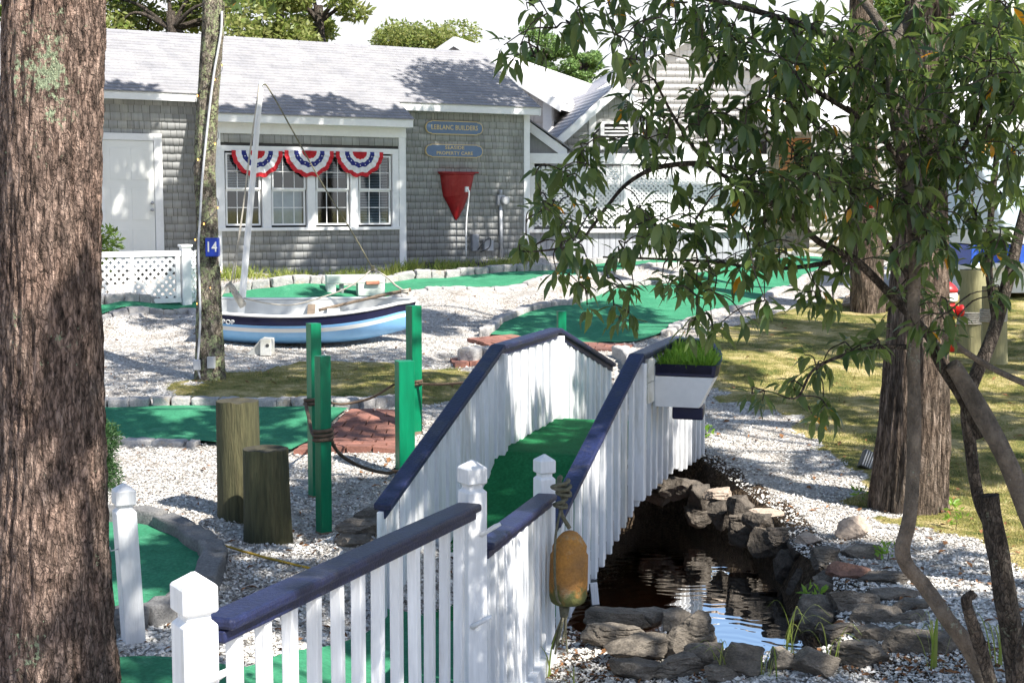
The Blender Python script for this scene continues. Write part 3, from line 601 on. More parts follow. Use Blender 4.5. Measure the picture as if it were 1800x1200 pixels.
# ------------------------------------------------------------ footbridge
Z = lambda dr: CAMZ - dr
base = bl(0.6) + BX * .5; base.z = -.3
bridge = E('footbridge', 'white arched wooden footbridge with navy handrails and green carpet deck over the pond', 'bridge', base)
RL = [(-2.25, 1.83), (0, 1.05), (1.58, 1.05), (3.55, 1.56)]; RRr = [(-2.22, 1.87), (0, 1.087), (1.5, 1.087), (2.72, 1.45)]
def prof(P, t_): return lerpf([p[0] for p in P], [p[1] for p in P], t_)
DK = [(-2.3, 2.62), (-1.5, 2.45), (-.45, 2.13), (-.2, 1.98), (0, 1.87), (1.6, 1.84), (2.6, 2.0), (3.7, 2.3)]
BOT = [(-2.3, 2.66), (-1.9, 2.56), (-1.03, 2.43), (-.4, 2.30), (0, 2.23), (1.5, 2.2), (1.7, 2.27), (2.7, 2.30)]
for P, f, side in ((RL, bl, 'left'), (RRr, br, 'right')):
    for (t0, d0), (t1, d1) in zip(P, P[1:]):
        a = f(t0); a.z = Z(d0) - .02; b_ = f(t1); b_.z = Z(d1) - .02
        mb = MB(); mb.bar(a, b_, .118, .042, plumb=True); O('handrail', mb, navy, bridge, bevel=.011)
        mb = MB(); a2 = a.copy(); a2.z -= .045; b2 = b_.copy(); b2.z -= .045; mb.bar(a2, b2, .05, .05, plumb=True); O('rail_moulding', mb, navy, bridge, bevel=.004)
    t_ = P[0][0] + .05; k = 0
    while t_ < P[-1][0]:
        c = f(t_); top = Z(prof(P, t_)) - .06; bot = Z(prof(BOT, t_)) + rnd.uniform(-.006, .006)
        wd = ((.056 if k % 2 else .086) if side == 'left' else (.04 if k % 2 else .052)); th = .034
        if side == 'left': bot = min(bot, Z(prof(DK, t_)) - .03)
        ox = BX * ((.004 if side == 'left' else .012) if k % 2 else -.006)
        q = [c + ox - BD * wd - BX * th / 2, c + ox + BD * wd * .0 - BX * th / 2, c + ox + BD * wd * .0 + BX * th / 2, c + ox - BD * wd + BX * th / 2]
        tl = rnd.uniform(-.004, .004)
        mb = MB(); mb.prism([Vector((p.x, p.y, bot)) for p in q], [Vector((p.x + tl, p.y + tl, top)) for p in q]); O('picket', mb, white, bridge, bevel=.004)
        t_ += .104; k += 1
# posts at the knees, deck, beams
for f, t_, P in ((bl, 0, RL), (bl, 1.58, RL), (br, 0, RRr)):
    c = f(t_) + BX * (.03 if f is br else .03); mb = MB(); s_ = .04
    q = [c - BD * s_ - BX * s_, c + BD * s_ - BX * s_, c + BD * s_ + BX * s_, c - BD * s_ + BX * s_]
    mb.prism([Vector((p.x, p.y, Z(prof(BOT, t_)) + .05)) for p in q], [Vector((p.x, p.y, Z(prof(P, t_)) - .07)) for p in q]); O('railing_post', mb, white, bridge, bevel=.005)
ts = np.linspace(-2.3, 3.7, 61); rows = []; rows2 = []
for t_ in ts:
    a = bl(t_) + BX * .0; b_ = bl(t_) + BX * 1.02; z = Z(prof(DK, t_)); rows.append([Vector((a.lerp(b_, u).x, a.lerp(b_, u).y, z + .004 * math.sin(t_ * 9 + u * 5))) for u in np.linspace(0, 1, 7)])
    rows2.append([Vector((p.x, p.y, p.z - .07)) for p in rows[-1]])
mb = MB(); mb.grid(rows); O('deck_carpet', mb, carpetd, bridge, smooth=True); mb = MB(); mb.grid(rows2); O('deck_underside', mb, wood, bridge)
for off in (.06, .95):
    mb = MB(); rws = []
    for t_ in ts: a = bl(t_) + BX * off; z = Z(prof(DK, t_)) - .03; rws.append([Vector((a.x, a.y, z)), Vector((a.x, a.y, z - .2)), Vector((a.x, a.y, z - .2)) + BX * .04, Vector((a.x, a.y, z)) + BX * .04])
    mb.grid(rws, close=True); O('deck_beam', mb, white, bridge)

# ------------------------------------------------------------ fence in front
def cap_mb(c, s_, z0, rot):
    """block cap with neck and pyramid, base z0"""
    def ring(h, z): return [Vector((c.x, c.y, z)) + Matrix.Rotation(rot, 3, 'Z') @ Vector((a * h, b_ * h, 0)) for a, b_ in ((-1, -1), (1, -1), (1, 1), (-1, 1))]
    mb = MB(); rs = [ring(s_ * .72, z0), ring(s_ * .72, z0 + s_ * .35), ring(s_ * .95, z0 + s_ * .42), ring(s_ * 1.03, z0 + s_ * .55), ring(s_ * 1.03, z0 + s_ * 1.85), ring(s_ * .95, z0 + s_ * 1.98), ring(s_ * .14, z0 + s_ * 2.6)]
    mb.grid(rs, close=True); mb.add(rs[-1], [(0, 1, 2, 3)]); mb.add(rs[0], [(3, 2, 1, 0)]); return mb
def post_mb(c, s_, z0, z1, rot, lean=(0, 0)):
    def ring(h, z, l=1.0): return [Vector((c.x + lean[0] * (z - z1), c.y + lean[1] * (z - z1), z)) + Matrix.Rotation(rot, 3, 'Z') @ Vector((a * h, b_ * h, 0)) for a, b_ in ((-1, -1), (1, -1), (1, 1), (-1, 1))]
    mb = MB(); rs = [ring(s_, z0), ring(s_, (z0 + z1) / 2), ring(s_, z1 - s_ * .3), ring(s_ * .72, z1)]; mb.grid(rs, close=True); mb.add(rs[-1], [(0, 1, 2, 3)]); return mb
p1 = pt(340, 1005, 3.85); p2 = pt(830, 808, 6.2); p3 = pt(957, 798, 7.85)
fence = E('picket_fence', 'white picket fence with navy top rails leading up to the footbridge in the foreground', 'fence', (p1.x, p1.y, 0))
def fpost(p, s_, bot, rot, capscale=1.0, par=fence, lean=(0, 0)):
    ctop = p.z; z1 = ctop - s_ * 2.6 * capscale
    o = O('post', post_mb(p, s_, bot, z1, rot, lean), white, par, bevel=.003); O('post_cap', cap_mb(p, s_ * capscale, z1, rot), white, o, bevel=.004); return z1
th = math.atan2((p2 - p1).y, (p2 - p1).x)
fpost(p1, .050, G(p1.x, p1.y) - .2, th + R(-40)); fpost(p2, .048, G(p2.x, p2.y) - .15, th + R(-42)); fpost(p3, .047, G(p3.x, p3.y) - .2, th + R(-48))
def frail(a, b_):
    mb = MB(); mb.bar(a, b_, .115, .036, plumb=True); O('top_rail', mb, navy, fence, bevel=.012)
    mb = MB(); q = Vector((0, 0, .038)); mb.bar(a - q, b_ - q, .06, .036, plumb=True); O('rail_moulding', mb, navy, fence, bevel=.005)
ra = pt(378, 1096, 3.92); rb = pt(826, 890, 6.12); rc = pt(848, 960, 6.3); rd = pt(962, 872, 7.78)
frail(ra, rb); frail(rc, rd)
def fpickets(a, b_, sp, n0, zb=None, dense=False):
    d = b_ - a; L = Vector((d.x, d.y, 0)).length; u = Vector((d.x, d.y, 0)).normalized(); v = Vector((u.y, -u.x, 0)); k = 0; s_ = sp * .6
    while s_ < L - .02:
        c = a + d * (s_ / L); c.z -= .05; bt = (G(c.x, c.y) + (.03 if not dense else -.04)); hw = .021 if not dense else .03; tl = rnd.uniform(-.02, .02) * (1 if not dense else .3); tu = rnd.uniform(-.012, .012)
        r_ = R(rnd.uniform(-6, 6)); uu = Matrix.Rotation(r_, 3, 'Z') @ u; vv = Matrix.Rotation(r_, 3, 'Z') @ v; off = v * (.012 if (dense and k % 2) else 0)
        q = [c + off + uu * (x * hw) + vv * (y * .02) for x, y in ((-1, -1), (1, -1), (1, 1), (-1, 1))]
        mb = MB(); mb.prism([Vector((p.x + u.x * tl, p.y + u.y * tl, bt)) for p in q], [Vector((p.x, p.y, c.z)) for p in q]); O('picket', mb, white, fence, bevel=.004); s_ += sp; k += 1
fpickets(ra, rb, .185, 17); fpickets(rc, rd, .085, 16, dense=True)
a = Vector((p3.x, p3.y, p3.z - .25)) + (br(-2.2) - Vector((p3.x, p3.y, 0))) * .1; b_ = br(-2.22); b_.z = Z(1.95)
mb = MB(); q0 = rc.copy(); q0.z = G(rc.x, rc.y) + .03; q1 = Vector((p3.x + .05, p3.y - .05, G(p3.x, p3.y) + .06)); q0 += Vector((.06, 0, 0)); mb.bar(q0, q1, .05, .1); O('bottom_board', mb, white, fence, bevel=.004)
for (x, y, Y) in ((866, 930, 6.15), (850, 1092, 6.12), (384, 1192, 3.82)):
    c = pt(x, y, Y); mb = MB(); mb.tube([c + Vector((-.05, .02, -.03)), c + Vector((-.02, -.01, -.005)), c + Vector((.012, -.02, .018)), c + Vector((.035, -.02, .03))], [.012, .011, .012, .009], 7, wob=.3); O('rope_hook', mb, white, fence, smooth=True)
# lone white post
lp = pt(217, 849, 7.45); e = E('white_post', 'lone white square post with a pyramid cap beside the round putting green', 'post', (lp.x, lp.y, G(lp.x, lp.y)))
zt = lp.z - .052 * 2.6; O('post_shaft', post_mb(lp, .054, G(lp.x, lp.y) - .03, zt, R(28), lean=(-.045, 0)), white, e, bevel=.004); O('post_cap', cap_mb(lp, .052, zt, R(28)), white, e, bevel=.004)
mb = MB(); c = pt(200, 966, 7.38); mb.tube([c + Vector((.02, .02, 0)), c + Vector((-.012, -.01, -.003)), c + Vector((-.02, -.01, .02))], .004, 5); O('hook', mb, metal, e)

# ------------------------------------------------------------ hanging buoy
bc = pt(1000, 996, 7.55); k = 7.55 / FPX; e = E('hanging_buoy', 'weathered orange foam buoy with green algae hanging from a fence post', 'buoy', pt(1000, 1060, 7.55))
prof_b = [(-66, 26), (-62, 31), (-52, 34), (-30, 35), (0, 34.5), (22, 34), (27, 31), (38, 31), (45, 27), (56, 20), (63, 13), (66, 5)]
rows = []
for h, r_ in prof_b:
    row = []
    for j in range(24):
        a = 2 * math.pi * j / 24 + .3; sq = 1 / max(abs(math.cos((a % (math.pi / 4)) - math.pi / 8)), .01); p = Vector((math.cos(a), math.sin(a), 0)) * r_ * k * (.93 + .07 * sq)
        p *= 1 + .05 * noise.noise(Vector((p.x * 18, p.y * 18, h * .05))); row.append(bc + p + Vector((h * k * .03, 0, h * k)))
    rows.append(row)
mb = MB(); mb.grid(rows, 0, close=True); mb.add(rows[0], [tuple(range(24))[::-1]], 0); mb.add(rows[-1], [tuple(range(24))])
_t = buoym.node_tree; _n = _t.nodes; _b = _n['Principled BSDF']; _old = _b.inputs['Base Color'].links[0].from_socket
_tc = _n.new('ShaderNodeTexCoord'); _sx = _n.new('ShaderNodeSeparateXYZ'); _t.links.new(_tc.outputs['Object'], _sx.inputs[0]); _ns = _n.new('ShaderNodeTexNoise'); _ns.inputs['Scale'].default_value = 22; _ns.inputs['Detail'].default_value = 6; _t.links.new(_tc.outputs['Object'], _ns.inputs[0])
_ma = _n.new('ShaderNodeMath'); _ma.operation = 'MULTIPLY_ADD'; _ma.inputs[1].default_value = -.30; _t.links.new(_ns.outputs[0], _ma.inputs[0]); _t.links.new(_sx.outputs[2], _ma.inputs[2])
_mr = _n.new('ShaderNodeMapRange'); _mr.inputs[1].default_value = -.10; _mr.inputs[2].default_value = -.05; _mr.inputs[3].default_value = .85; _mr.inputs[4].default_value = 0; _t.links.new(_ma.outputs[0], _mr.inputs[0])
_mx = _n.new('ShaderNodeMix'); _mx.data_type = 'RGBA'; _t.links.new(_mr.outputs[0], _mx.inputs[0]); _t.links.new(_old, _mx.inputs[6]); _mx.inputs[7].default_value = (.07, .11, .035, 1); _t.links.new(_mx.outputs[2], _b.inputs['Base Color'])
O('buoy_body', mb, buoym, e, smooth=True)
mb = MB(); mb.tube(cr([pt(985, 838, 7.7), pt(982, 855, 7.62), pt(990, 880, 7.58), pt(986, 900, 7.55), pt(1001, 928, 7.55)]), [.014] * 3 + [.012] * 22, 8, wob=.4)
for (x, y, r_) in ((985, 862, 15), (991, 872, 12), (985, 893, 11)):
    pts_ = [pt(x, y, 7.56) + Vector((math.cos(a) * r_ * k, math.sin(a) * r_ * k * .8, math.sin(a * .5 + 1) * 6 * k + a * .0032)) for a in np.linspace(0, 13, 30)]; mb.tube(pts_, .010, 7, wob=.3)
mb.tube(cr([pt(985, 896, 7.53), pt(977, 940, 7.43), pt(975, 1000, 7.42), pt(979, 1050, 7.43), pt(990, 1064, 7.5)]), .007, 6, wob=.3); O('hanging_rope', mb, ropeg, e, smooth=True)
mb = MB()
for j in range(9):
    o_ = Vector((rnd.uniform(-.012, .012), rnd.uniform(-.012, .012), 0)); o2 = o_ * 2.2; mb.tube(cr([pt(992, 1064, 7.55) + o_, pt(991, 1085, 7.52) + o_, pt(986, 1110, 7.5) + o2, pt(983 + rnd.uniform(-4, 4), 1146 - j * 2, 7.48) + o2 * 1.3]), .006, 5, wob=.3)
mb.tube([pt(991, 1064, 7.54), pt(991, 1084, 7.52)], [.03, .022], 8, wob=.5); O('rope_tail', mb, ropeg, e, smooth=True)
c = pt(1047, 1043, 9.2); mb = MB(); mb.prism([c + Vector((x, y, -.09)) for x, y in ((-.03, 0), (.03, .02), (.03, .05), (-.03, .03))], [c + Vector((x - .02, y, .09)) for x, y in ((-.03, 0), (.03, .02), (.03, .05), (-.03, .03))])
mb.prism([c + Vector((x - .005, y - .03, -.07)) for x, y in ((-.02, 0), (.03, .02), (.03, .03), (-.02, .01))], [c + Vector((x - .02, y - .03, .08)) for x, y in ((-.02, 0), (.03, .02), (.03, .03), (-.02, .01))], 1)
tag(O('pond_fitting', mb, [metald, white], None, bevel=.004), 'small black and white fitting on the bridge skirt at the waterline', 'fitting')

# ------------------------------------------------------------ green posts, pilings, ropes
def gpost(px, ytop, Y, s_, rot, label, base_px=None):
    c = pt(px, ytop, Y); g_ = G(c.x, c.y); e = E('green_post', label, 'post', (c.x, c.y, g_), 'green rope barrier posts')
    bx = c.x if base_px is None else pt(base_px, 900, Y).x
    def ring(z, h=s_): 
        u = (c.z - z) / max(c.z - g_, .1); return [Vector((c.x + (bx - c.x) * u, c.y, z)) + Matrix.Rotation(rot, 3, 'Z') @ Vector((a * h, b2 * h, 0)) for a, b2 in ((-1, -1), (1, -1), (1, 1), (-1, 1))]
    mb = MB(); rs = [ring(g_ - .03), ring((g_ + c.z) / 2), ring(c.z)]; mb.grid(rs, close=True); mb.add(rs[-1], [(0, 1, 2, 3)]); O('post_shaft', mb, green_p, e, bevel=.006)
    mb = MB(); r2 = [ring(g_ - .028, s_ * 1.02), ring(g_ + .022, s_ * 1.02)]; mb.grid(r2, close=True); O('weathered_foot', mb, wood, e); return c
G1 = gpost(551, 568, 11.0, .045, R(35), 'green square post just behind the front one at the brick landing'); G2 = gpost(567, 625, 10.15, .044, R(38), 'front green square post with a dark rope knotted round its middle', 569)
G3 = gpost(727, 537, 13.2, .055, R(38), 'tallest green square post, standing right of the brick landing'); G4 = gpost(711, 634, 11.7, .068, R(20), 'thickest green square post, beside the lower end of the bridge handrail')
G5 = gpost(987, 547, 17.0, .05, R(10), 'short green post seen behind the peak of the left bridge handrail')
def rope(label, pts, r_, mat, knots=(), cat='rope', group=None, name='rope'):
    mb = MB(); P = cr(pts, 8); mb.tube(P, r_, 8, wob=.25)
    for c, kr, n_ in knots:
        mb.tube([c + Vector((math.cos(a) * kr, math.sin(a) * kr, (a / (2 * math.pi * n_) - .5) * r_ * 2.2 * n_)) for a in np.linspace(0, 2 * math.pi * n_, 14 * n_)], r_ * 1.05, 7, wob=.2)
    mb2 = O(name, mb, mat, None, smooth=True, origin=tuple(P[0])); tag(mb2, label, cat, group); return mb2
k2 = pt(568, 765, 10.15); k1 = pt(551, 706, 11.0); k4 = pt(711, 826, 11.7); k3 = pt(727, 673, 13.2)
rope('dark rope tied round the front green post and sagging to the thick green post', [k2 + Vector((.05, -.03, -.02)), pt(600, 800, 10.5), pt(640, 822, 11), pt(680, 831, 11.4), k4 + Vector((-.08, -.06, 0))], .014, ropem, [(k2, .066, 3), (k4, .097, 1)])
rope('dark rope drooping from the rear green post down to the knot on the front one', [k1 + Vector((-.06, -.02, 0)), pt(543, 735, 10.6), pt(548, 758, 10.3), k2 + Vector((-.05, -.05, 0))], .014, ropem, [(k1, .066, 2)])
rope('brown rope sagging across the small lawn from the rear green post', [k1 + Vector((.05, .05, .01)), pt(600, 710, 12.2), pt(650, 700, 12.2), pt(692, 676, 11.8)], .011, ropem)
rope('brown rope stretched right from the tallest green post behind the handrail', [k3 + Vector((.04, -.05, 0)), pt(780, 675, 13), pt(830, 671, 12.8), pt(860, 668, 12.8)], .012, ropem, [(k3, .078, 2)])
c0 = [gp(x, y, .03) for x, y in ((378, 953), (420, 966), (470, 980), (520, 992), (560, 1002), (620, 1020))]
rope('thin yellow cord lying on the shells from the dark curved kerb', c0, .008, yellow, name='yellow_cord', cat='cord')
def pile(name, px, ytop, ybase, hw, Y, label, mat, lean=0, group='cut off pilings', band=None, rb=1.06):
    c = pt(px, ytop + 4, Y); b_ = pt(px + lean, ybase, Y); r_ = hw * Y / FPX; e = E(name, label, 'piling', (b_.x, b_.y, b_.z), group); rows = []
    for i in range(25):
        u = i / 24; p = Vector((b_.x, b_.y, b_.z - .08)).lerp(c, u); row = []
        for j in range(40):
            a = 2 * math.pi * j / 40; q = Vector((math.cos(a), math.sin(a), 0)); rr_ = r_ * (rb + (1 - rb) * u + .07 * (1 - u) ** 4) * (1 + .025 * noise.noise(Vector((q.x * 2, q.y * 2, p.z * .8 + px))) + .018 * noise.noise(Vector((q.x * 14, q.y * 14, p.z * 1.2))))
            row.append(p + q * rr_ + Vector((0, 0, (u == 1) * .01 * noise.noise(q * 2))))
        rows.append(row)
    mb = MB(); mb.grid(rows, close=True); O('piling_shaft', mb, mat, e, smooth=True)
    mb = MB(); top = rows[-1]; cc = sum(top, Vector()) / 40; mid = [cc.lerp(p, .55) + Vector((0, 0, -.012 + .01 * noise.noise(p * 20))) for p in top]; mb.grid([top, [cc.lerp(p, .93) + Vector((0, 0, .004)) for p in top], mid], close=True); mb.add(mid, [tuple(range(40))]); O('piling_top', mb, endgrain, e, smooth=True)
    if band:
        y0, y1 = band; mb = MB(); n_ = 6
        za = pt(px, y1, Y).z; zb = pt(px, y0, Y).z
        mb.tube([Vector((c.x + math.cos(a) * r_ * 1.04, c.y + math.sin(a) * r_ * 1.04, za + (zb - za) * a / (2 * math.pi * n_))) for a in np.linspace(0, 2 * math.pi * n_, 24 * n_)], (zb - za) / n_ * .55, 6); O('rope_band', mb, ropew, e, smooth=True)
pile('piling', 417, 700, 925, 37, 10.35, 'taller dark wooden piling behind the shorter one on the shells', piling, 6); pile('piling', 467, 784, 948, 40, 9.8, 'shorter stout wooden piling with sun spots in front of the taller one', piling, 5)
pile('mooring_piling', 1748, 500, 645, 21, 18.0, 'yellowish piling with a white rope band at the right edge behind the thin tree', pilingY, 0, 'pilings in the lawn', (543, 566)); pile('mooring_piling', 1712, 470, 625, 24, 19.0, 'taller yellowish piling partly hidden behind leaves right of the red hydrant', pilingY, 0, 'pilings in the lawn', (548, 570))

# ------------------------------------------------------------ boat planter on the bridge rail
Pf = br(.33) + BX * .07; zt = Z(1.20); zb = Z(1.52); wv = BX; lv = BD
e = E('boat_planter', 'white boat shaped planter with navy rim and green plants on the bridge side', 'planter', (Pf.x, Pf.y, zb))
def outline(wd, L, n_=10): # half-boat: flat transom toward the camera, curved side to a bow against the bridge
    return [(0, 0), (wd * .98, 0)] + [(wd * math.cos(a) ** .55 if math.cos(a) > 0 else 0, L * math.sin(a)) for a in np.linspace(.12, math.pi / 2 - .001, n_)]
def lay(sc_w, L, z, dz=0, back=0): return [Vector((Pf.x, Pf.y, z + dz * (y / .85) ** 2)) + wv * x + lv * (y + back) for x, y in outline(sc_w, L)]
r0 = lay(.34, .62, zb, .05, .02); r1 = lay(.46, .80, zt - .085, .12); r2 = lay(.475, .83, zt, .14)
mb = MB(); mb.grid([r0, r1], close=True); mb.add(r0, [tuple(range(len(r0)))[::-1]]); O('hull_box', mb, white2, e)
mb = MB(); o1 = [p + (p - Pf).normalized() * .006 for p in r1]; o2 = [p + (p - Pf).normalized() * .008 for p in r2]; i2 = [Pf.lerp(p, .93) + Vector((0, 0, (p.z - Pf.z) * .07)) for p in r2]; i2 = [Vector((i.x, i.y, p.z)) for i, p in zip(i2, r2)]; i1 = [Vector((i.x, i.y, p.z - .06)) for i, p in zip(i2, r2)]
mb.grid([o1, o2, i2, i1], close=True); O('navy_rim', mb, navyd, e)
mb = MB(); mb.add(i1, [tuple(range(len(i1)))]); O('planter_soil', mb, soil, e)
mb = MB(); a0 = Pf + wv * .12 + lv * .06; foot = [a0, a0 + wv * .24, a0 + wv * .2 + lv * .3, a0 + lv * .3]; mb.prism([Vector((p.x, p.y, zb - .10)) for p in foot], [Vector((p.x, p.y, zb - .003)) for p in foot]); O('navy_foot', mb, navyd, e, bevel=.012)
for dz0, dz1 in ((0, .17), (.175, .33)):
    mb = MB(); c = br(.18) + BX * .035; q = [c - BD * .0 - BX * .012, c + BD * .16 - BX * .012, c + BD * .16 + BX * .03, c - BX * .012 + BX * .03]; mb.prism([Vector((p.x, p.y, Z(1.15) - dz1)) for p in q], [Vector((p.x, p.y, Z(1.15) - dz0)) for p in q]); O('mounting_board', mb, whitedirty, e, bevel=.004)
V = []
for _ in range(5200):
    x, y = rnd.uniform(.02, .42), rnd.uniform(.03, .72)
    if x > .44 * math.cos(min(1.5, y / .8 * 1.4)) ** .5: continue
    b0 = Vector((Pf.x, Pf.y, zt - .05 + .1 * (y / .85) ** 2)) + wv * x + lv * y; d = Vector((rnd.gauss(0, .5), rnd.gauss(0, .5), 1)).normalized(); L = rnd.uniform(.05, .17); sd = d.cross(Vector((rnd.gauss(0, 1), rnd.gauss(0, 1), .1))).normalized() * .006
    s0 = b0 + d * L * rnd.uniform(0, .6); V.append([s0 - sd, s0 + sd, s0 + d * L * .5 + Vector((0, 0, rnd.uniform(-.01, .01)))])
quads_mesh('fern_foliage', np.array(V), 3, L_fern, e)

# ------------------------------------------------------------ dinghy
BY = 18.3; bo = pt(545, 600, BY); bo.z = G(bo.x, bo.y) + .02
BLEN = 2.62; dirx = Vector((1, .07, 0)).normalized(); diry = Vector((-dirx.y, dirx.x, 0)); roll = Matrix.Rotation(R(7), 3, dirx)
boat = E('dinghy', 'small light blue dinghy with navy sheer strake and white mast resting on the shells', 'boat', bo, None)
x_left = pt(366, 600, BY).x - bo.x
def hullpt(u, v, inset=0):
    """u 0 stern(left)..1 bow(right); v 0 keel .. 1 gunwale; near side negative"""
    hb = (.43 + .2 * math.sin(math.pi * min(u * 1.05 + .12, 1)) if u < .55 else .43 + .2 * math.sin(math.pi * .6975)) 
    hb = .58 * (1 - max(0, (u - .45) / .55) ** 2.2 * .93) * (1 - max(0, (.45 - u) / .45) ** 2 * .25)
    zk = .02 + .18 * max(0, (u - .55) / .45) ** 2 + .06 * max(0, (.3 - u) / .3) ** 2
    zs = .44 + .07 * ((u - .5) / .5) ** 2 + .05 * u
    a = v * math.pi / 2; yy = hb * (math.sin(a) ** .75) ; zz = zk + (zs - zk) * (1 - math.cos(a)) ** .85 if v < 1 else zs
    if inset: yy = max(0, yy - inset); zz = max(zz, zk + inset)
    return u, yy, zz
def hw_(u, yy, zz, sgn): 
    x = x_left + u * BLEN + (.06 * (zz / .5) if u > .95 else 0); p = dirx * x + diry * (yy * sgn) ; p = Vector((p.x, p.y, zz)); q = roll @ p; return bo + q
us = np.linspace(0, 1, 33)
def side_rows(vs, sgn, inset=0, push=0):
    rows = []
    for v in vs:
        row = []
        for u in us:
            _, yy, zz = hullpt(u, v, inset); row.append(hw_(u, yy + push, zz, sgn))
        rows.append(row)
    return rows
# near side bands measured by height: light blue, white stripe, light blue, navy
for sgn in (-1, 1):
    mb = MB()
    for v0, v1, mi in ((0, .64, 0), (.64, .74, 1), (.74, .80, 0), (.80, 1.0, 2)):
        mb.grid(side_rows(np.linspace(v0, v1, 7 if mi == 0 else 3), sgn), mi)
    O('hull_side', mb, [hullb, hullw, navyd], boat, smooth=True)
    mb = MB(); mb.grid(side_rows(np.linspace(0, 1, 9), sgn, .025)); O('hull_lining', mb, hulli, boat, smooth=True)
    mb = MB(); P = []
    for u in us: _, yy, zz = hullpt(u, 1); P.append(hw_(u, yy + .004, zz + .01, sgn))
    mb.tube(P, .02, 8); O('gunwale', mb, hullw, boat, smooth=True)
mb = MB(); tr_ = [hw_(0, hullpt(0, v)[1], hullpt(0, v)[2], -1) for v in np.linspace(1, 0, 9)] + [hw_(0, hullpt(0, v)[1], hullpt(0, v)[2], 1) for v in np.linspace(.12, 1, 8)]
mb.prism(tr_, [p + dirx * .03 for p in tr_]); O('transom', mb, hulli, boat)
mb = MB(); c = hw_(.995, 0, .46, -1); mb.box((-.045, -.05, -.34), (.05, .05, .09), M=Matrix.Translation(c) @ Matrix.Rotation(R(10), 4, 'Y')); O('stem_post', mb, hullw, boat, bevel=.012)
for u0 in (.52, .63):
    mb = MB(); a = hw_(u0, hullpt(u0, 1)[1] * .94, .40, -1); b_ = hw_(u0 - .02, hullpt(u0, 1)[1] * .94, .40, 1); mb.bar(a, b_, .1 if u0 < .6 else .16, .022); O('thwart', mb, wood if u0 < .6 else hulli, boat, bevel=.003)
mt = pt(459, 146, BY + .15); mbse = pt(424, 545, BY + .15); mb = MB(); mb.tube([mbse + (mbse - mt) * .08, mbse, mbse.lerp(mt, .5), mt, mt + Vector((.004, 0, .03))], [.046, .045, .041, .033, .018], 16); O('mast', mb, white2, boat, smooth=True)
def text_mesh(txt, size, depth=.004, sx=1.0):
    cu = bpy.data.curves.new('t', 'FONT'); cu.body = txt; cu.size = size; cu.extrude = depth / 2; cu.align_x = 'CENTER'; cu.align_y = 'CENTER'; cu.resolution_u = 3; cu.offset = size * .012; cu.space_character = 1.06
    ob = bpy.data.objects.new('t', cu); me = bpy.data.meshes.new_from_object(ob); bpy.data.objects.remove(ob); bpy.data.curves.remove(cu)
    for v in me.vertices: v.co.x *= sx
    return me
def text(name, txt, size, mat, parent, c, ux, uz, depth=.006, sx=1.0):
    me = text_mesh(txt, size, depth, sx); me.materials.append(mat); me.name = name
    o = bpy.data.objects.new(name, me); C.objects.link(o); o.parent = parent; ux = Vector(ux).normalized(); uz = Vector(uz).normalized(); uy = uz.cross(ux).normalized()
    M_ = Matrix((ux, uz, ux.cross(uz))).transposed().to_4x4(); M_.translation = Vector(c) - wloc(parent); o.matrix_local = M_; return o
uL = (413 - 366) / 357; pn = hw_(uL, hullpt(uL, .84)[1] + .012, hullpt(uL, .84)[2], -1); pn2 = hw_(uL, hullpt(uL, .9)[1] + .012, hullpt(uL, .9)[2], -1)
text('name_lettering', 'POP', .085, hullw, boat, pn, hw_(uL + .05, hullpt(uL + .05, .8)[1], hullpt(uL + .05, .8)[2], -1) - hw_(uL - .05, hullpt(uL - .05, .8)[1], hullpt(uL - .05, .8)[2], -1), pn2 - pn, .008)
spar = MB(); spar.tube(cr([pt(560, 545, BY + .2), pt(620, 531, BY + .25), pt(680, 517, BY + .2), pt(722, 509, BY + .1)]), [.020] * 10 + [.024] * 9, 8, wob=.15); tag(O('spar', spar, wood, None, smooth=True, origin=tuple(pt(560, 545, BY + .2))), 'weathered wooden spar lying from the dinghy thwart up to its stem', 'spar')
r_ = rope
r_('pale doubled halyard running from the mast head down to the rope coil on the left', [pt(456, 148, BY + .1), pt(440, 260, BY), pt(425, 380, BY), pt(406, 500, BY)], .009, ropew)
r_('thin pale line close beside the mast down to the boat coil', [pt(455, 150, BY + .1), pt(436, 300, BY + .02), pt(421, 420, BY), pt(411, 498, BY)], .006, ropew)
r_('forestay of grey rope from the mast head to the dark shackle over the white block', [pt(462, 148, BY + .12), pt(478, 165, BY + .12), pt(560, 312, BY + .1), pt(620, 410, BY + .1), pt(654, 470, BY + .1)], .009, ropeg, [(pt(655, 472, BY + .1), .02, 3)])
r_('pale rope from the shackle down to the dinghy stem post', [pt(656, 473, BY + .1), pt(680, 487, BY + .1), pt(696, 502, BY + .1), pt(712, 512, BY)], .012, ropew, [(pt(712, 512, BY), .04, 2)])
r_('slack grey rope drooping across the open dinghy to the shackle', [pt(428, 524, BY), pt(470, 533, BY), pt(510, 536, BY), pt(550, 527, BY), pt(610, 506, BY), pt(654, 474, BY + .1)], .010, ropew)
cw = []
A_ = pt(402, 497, BY); B_ = pt(428, 538, BY); dd = (B_ - A_)
for a in np.linspace(0, 1, 150): cw.append(A_ + dd * a + (Vector((-dd.z, 0, dd.x)).normalized() * math.cos(a * 100) + Vector((0, 1, 0)) * math.sin(a * 100)) * (.025 + .018 * a))
r2m = MB(); r2m.tube(cw, .014, 6); r2m.tube(cr([pt(400, 500, BY), pt(388, 520, BY - .1), pt(384, 528, BY - .15)]), .018, 7); tag(O('rope_coil', r2m, ropew, None, smooth=True, origin=tuple(A_)), 'thick coil of pale rope wound at the foot of the dinghy mast', 'rope')
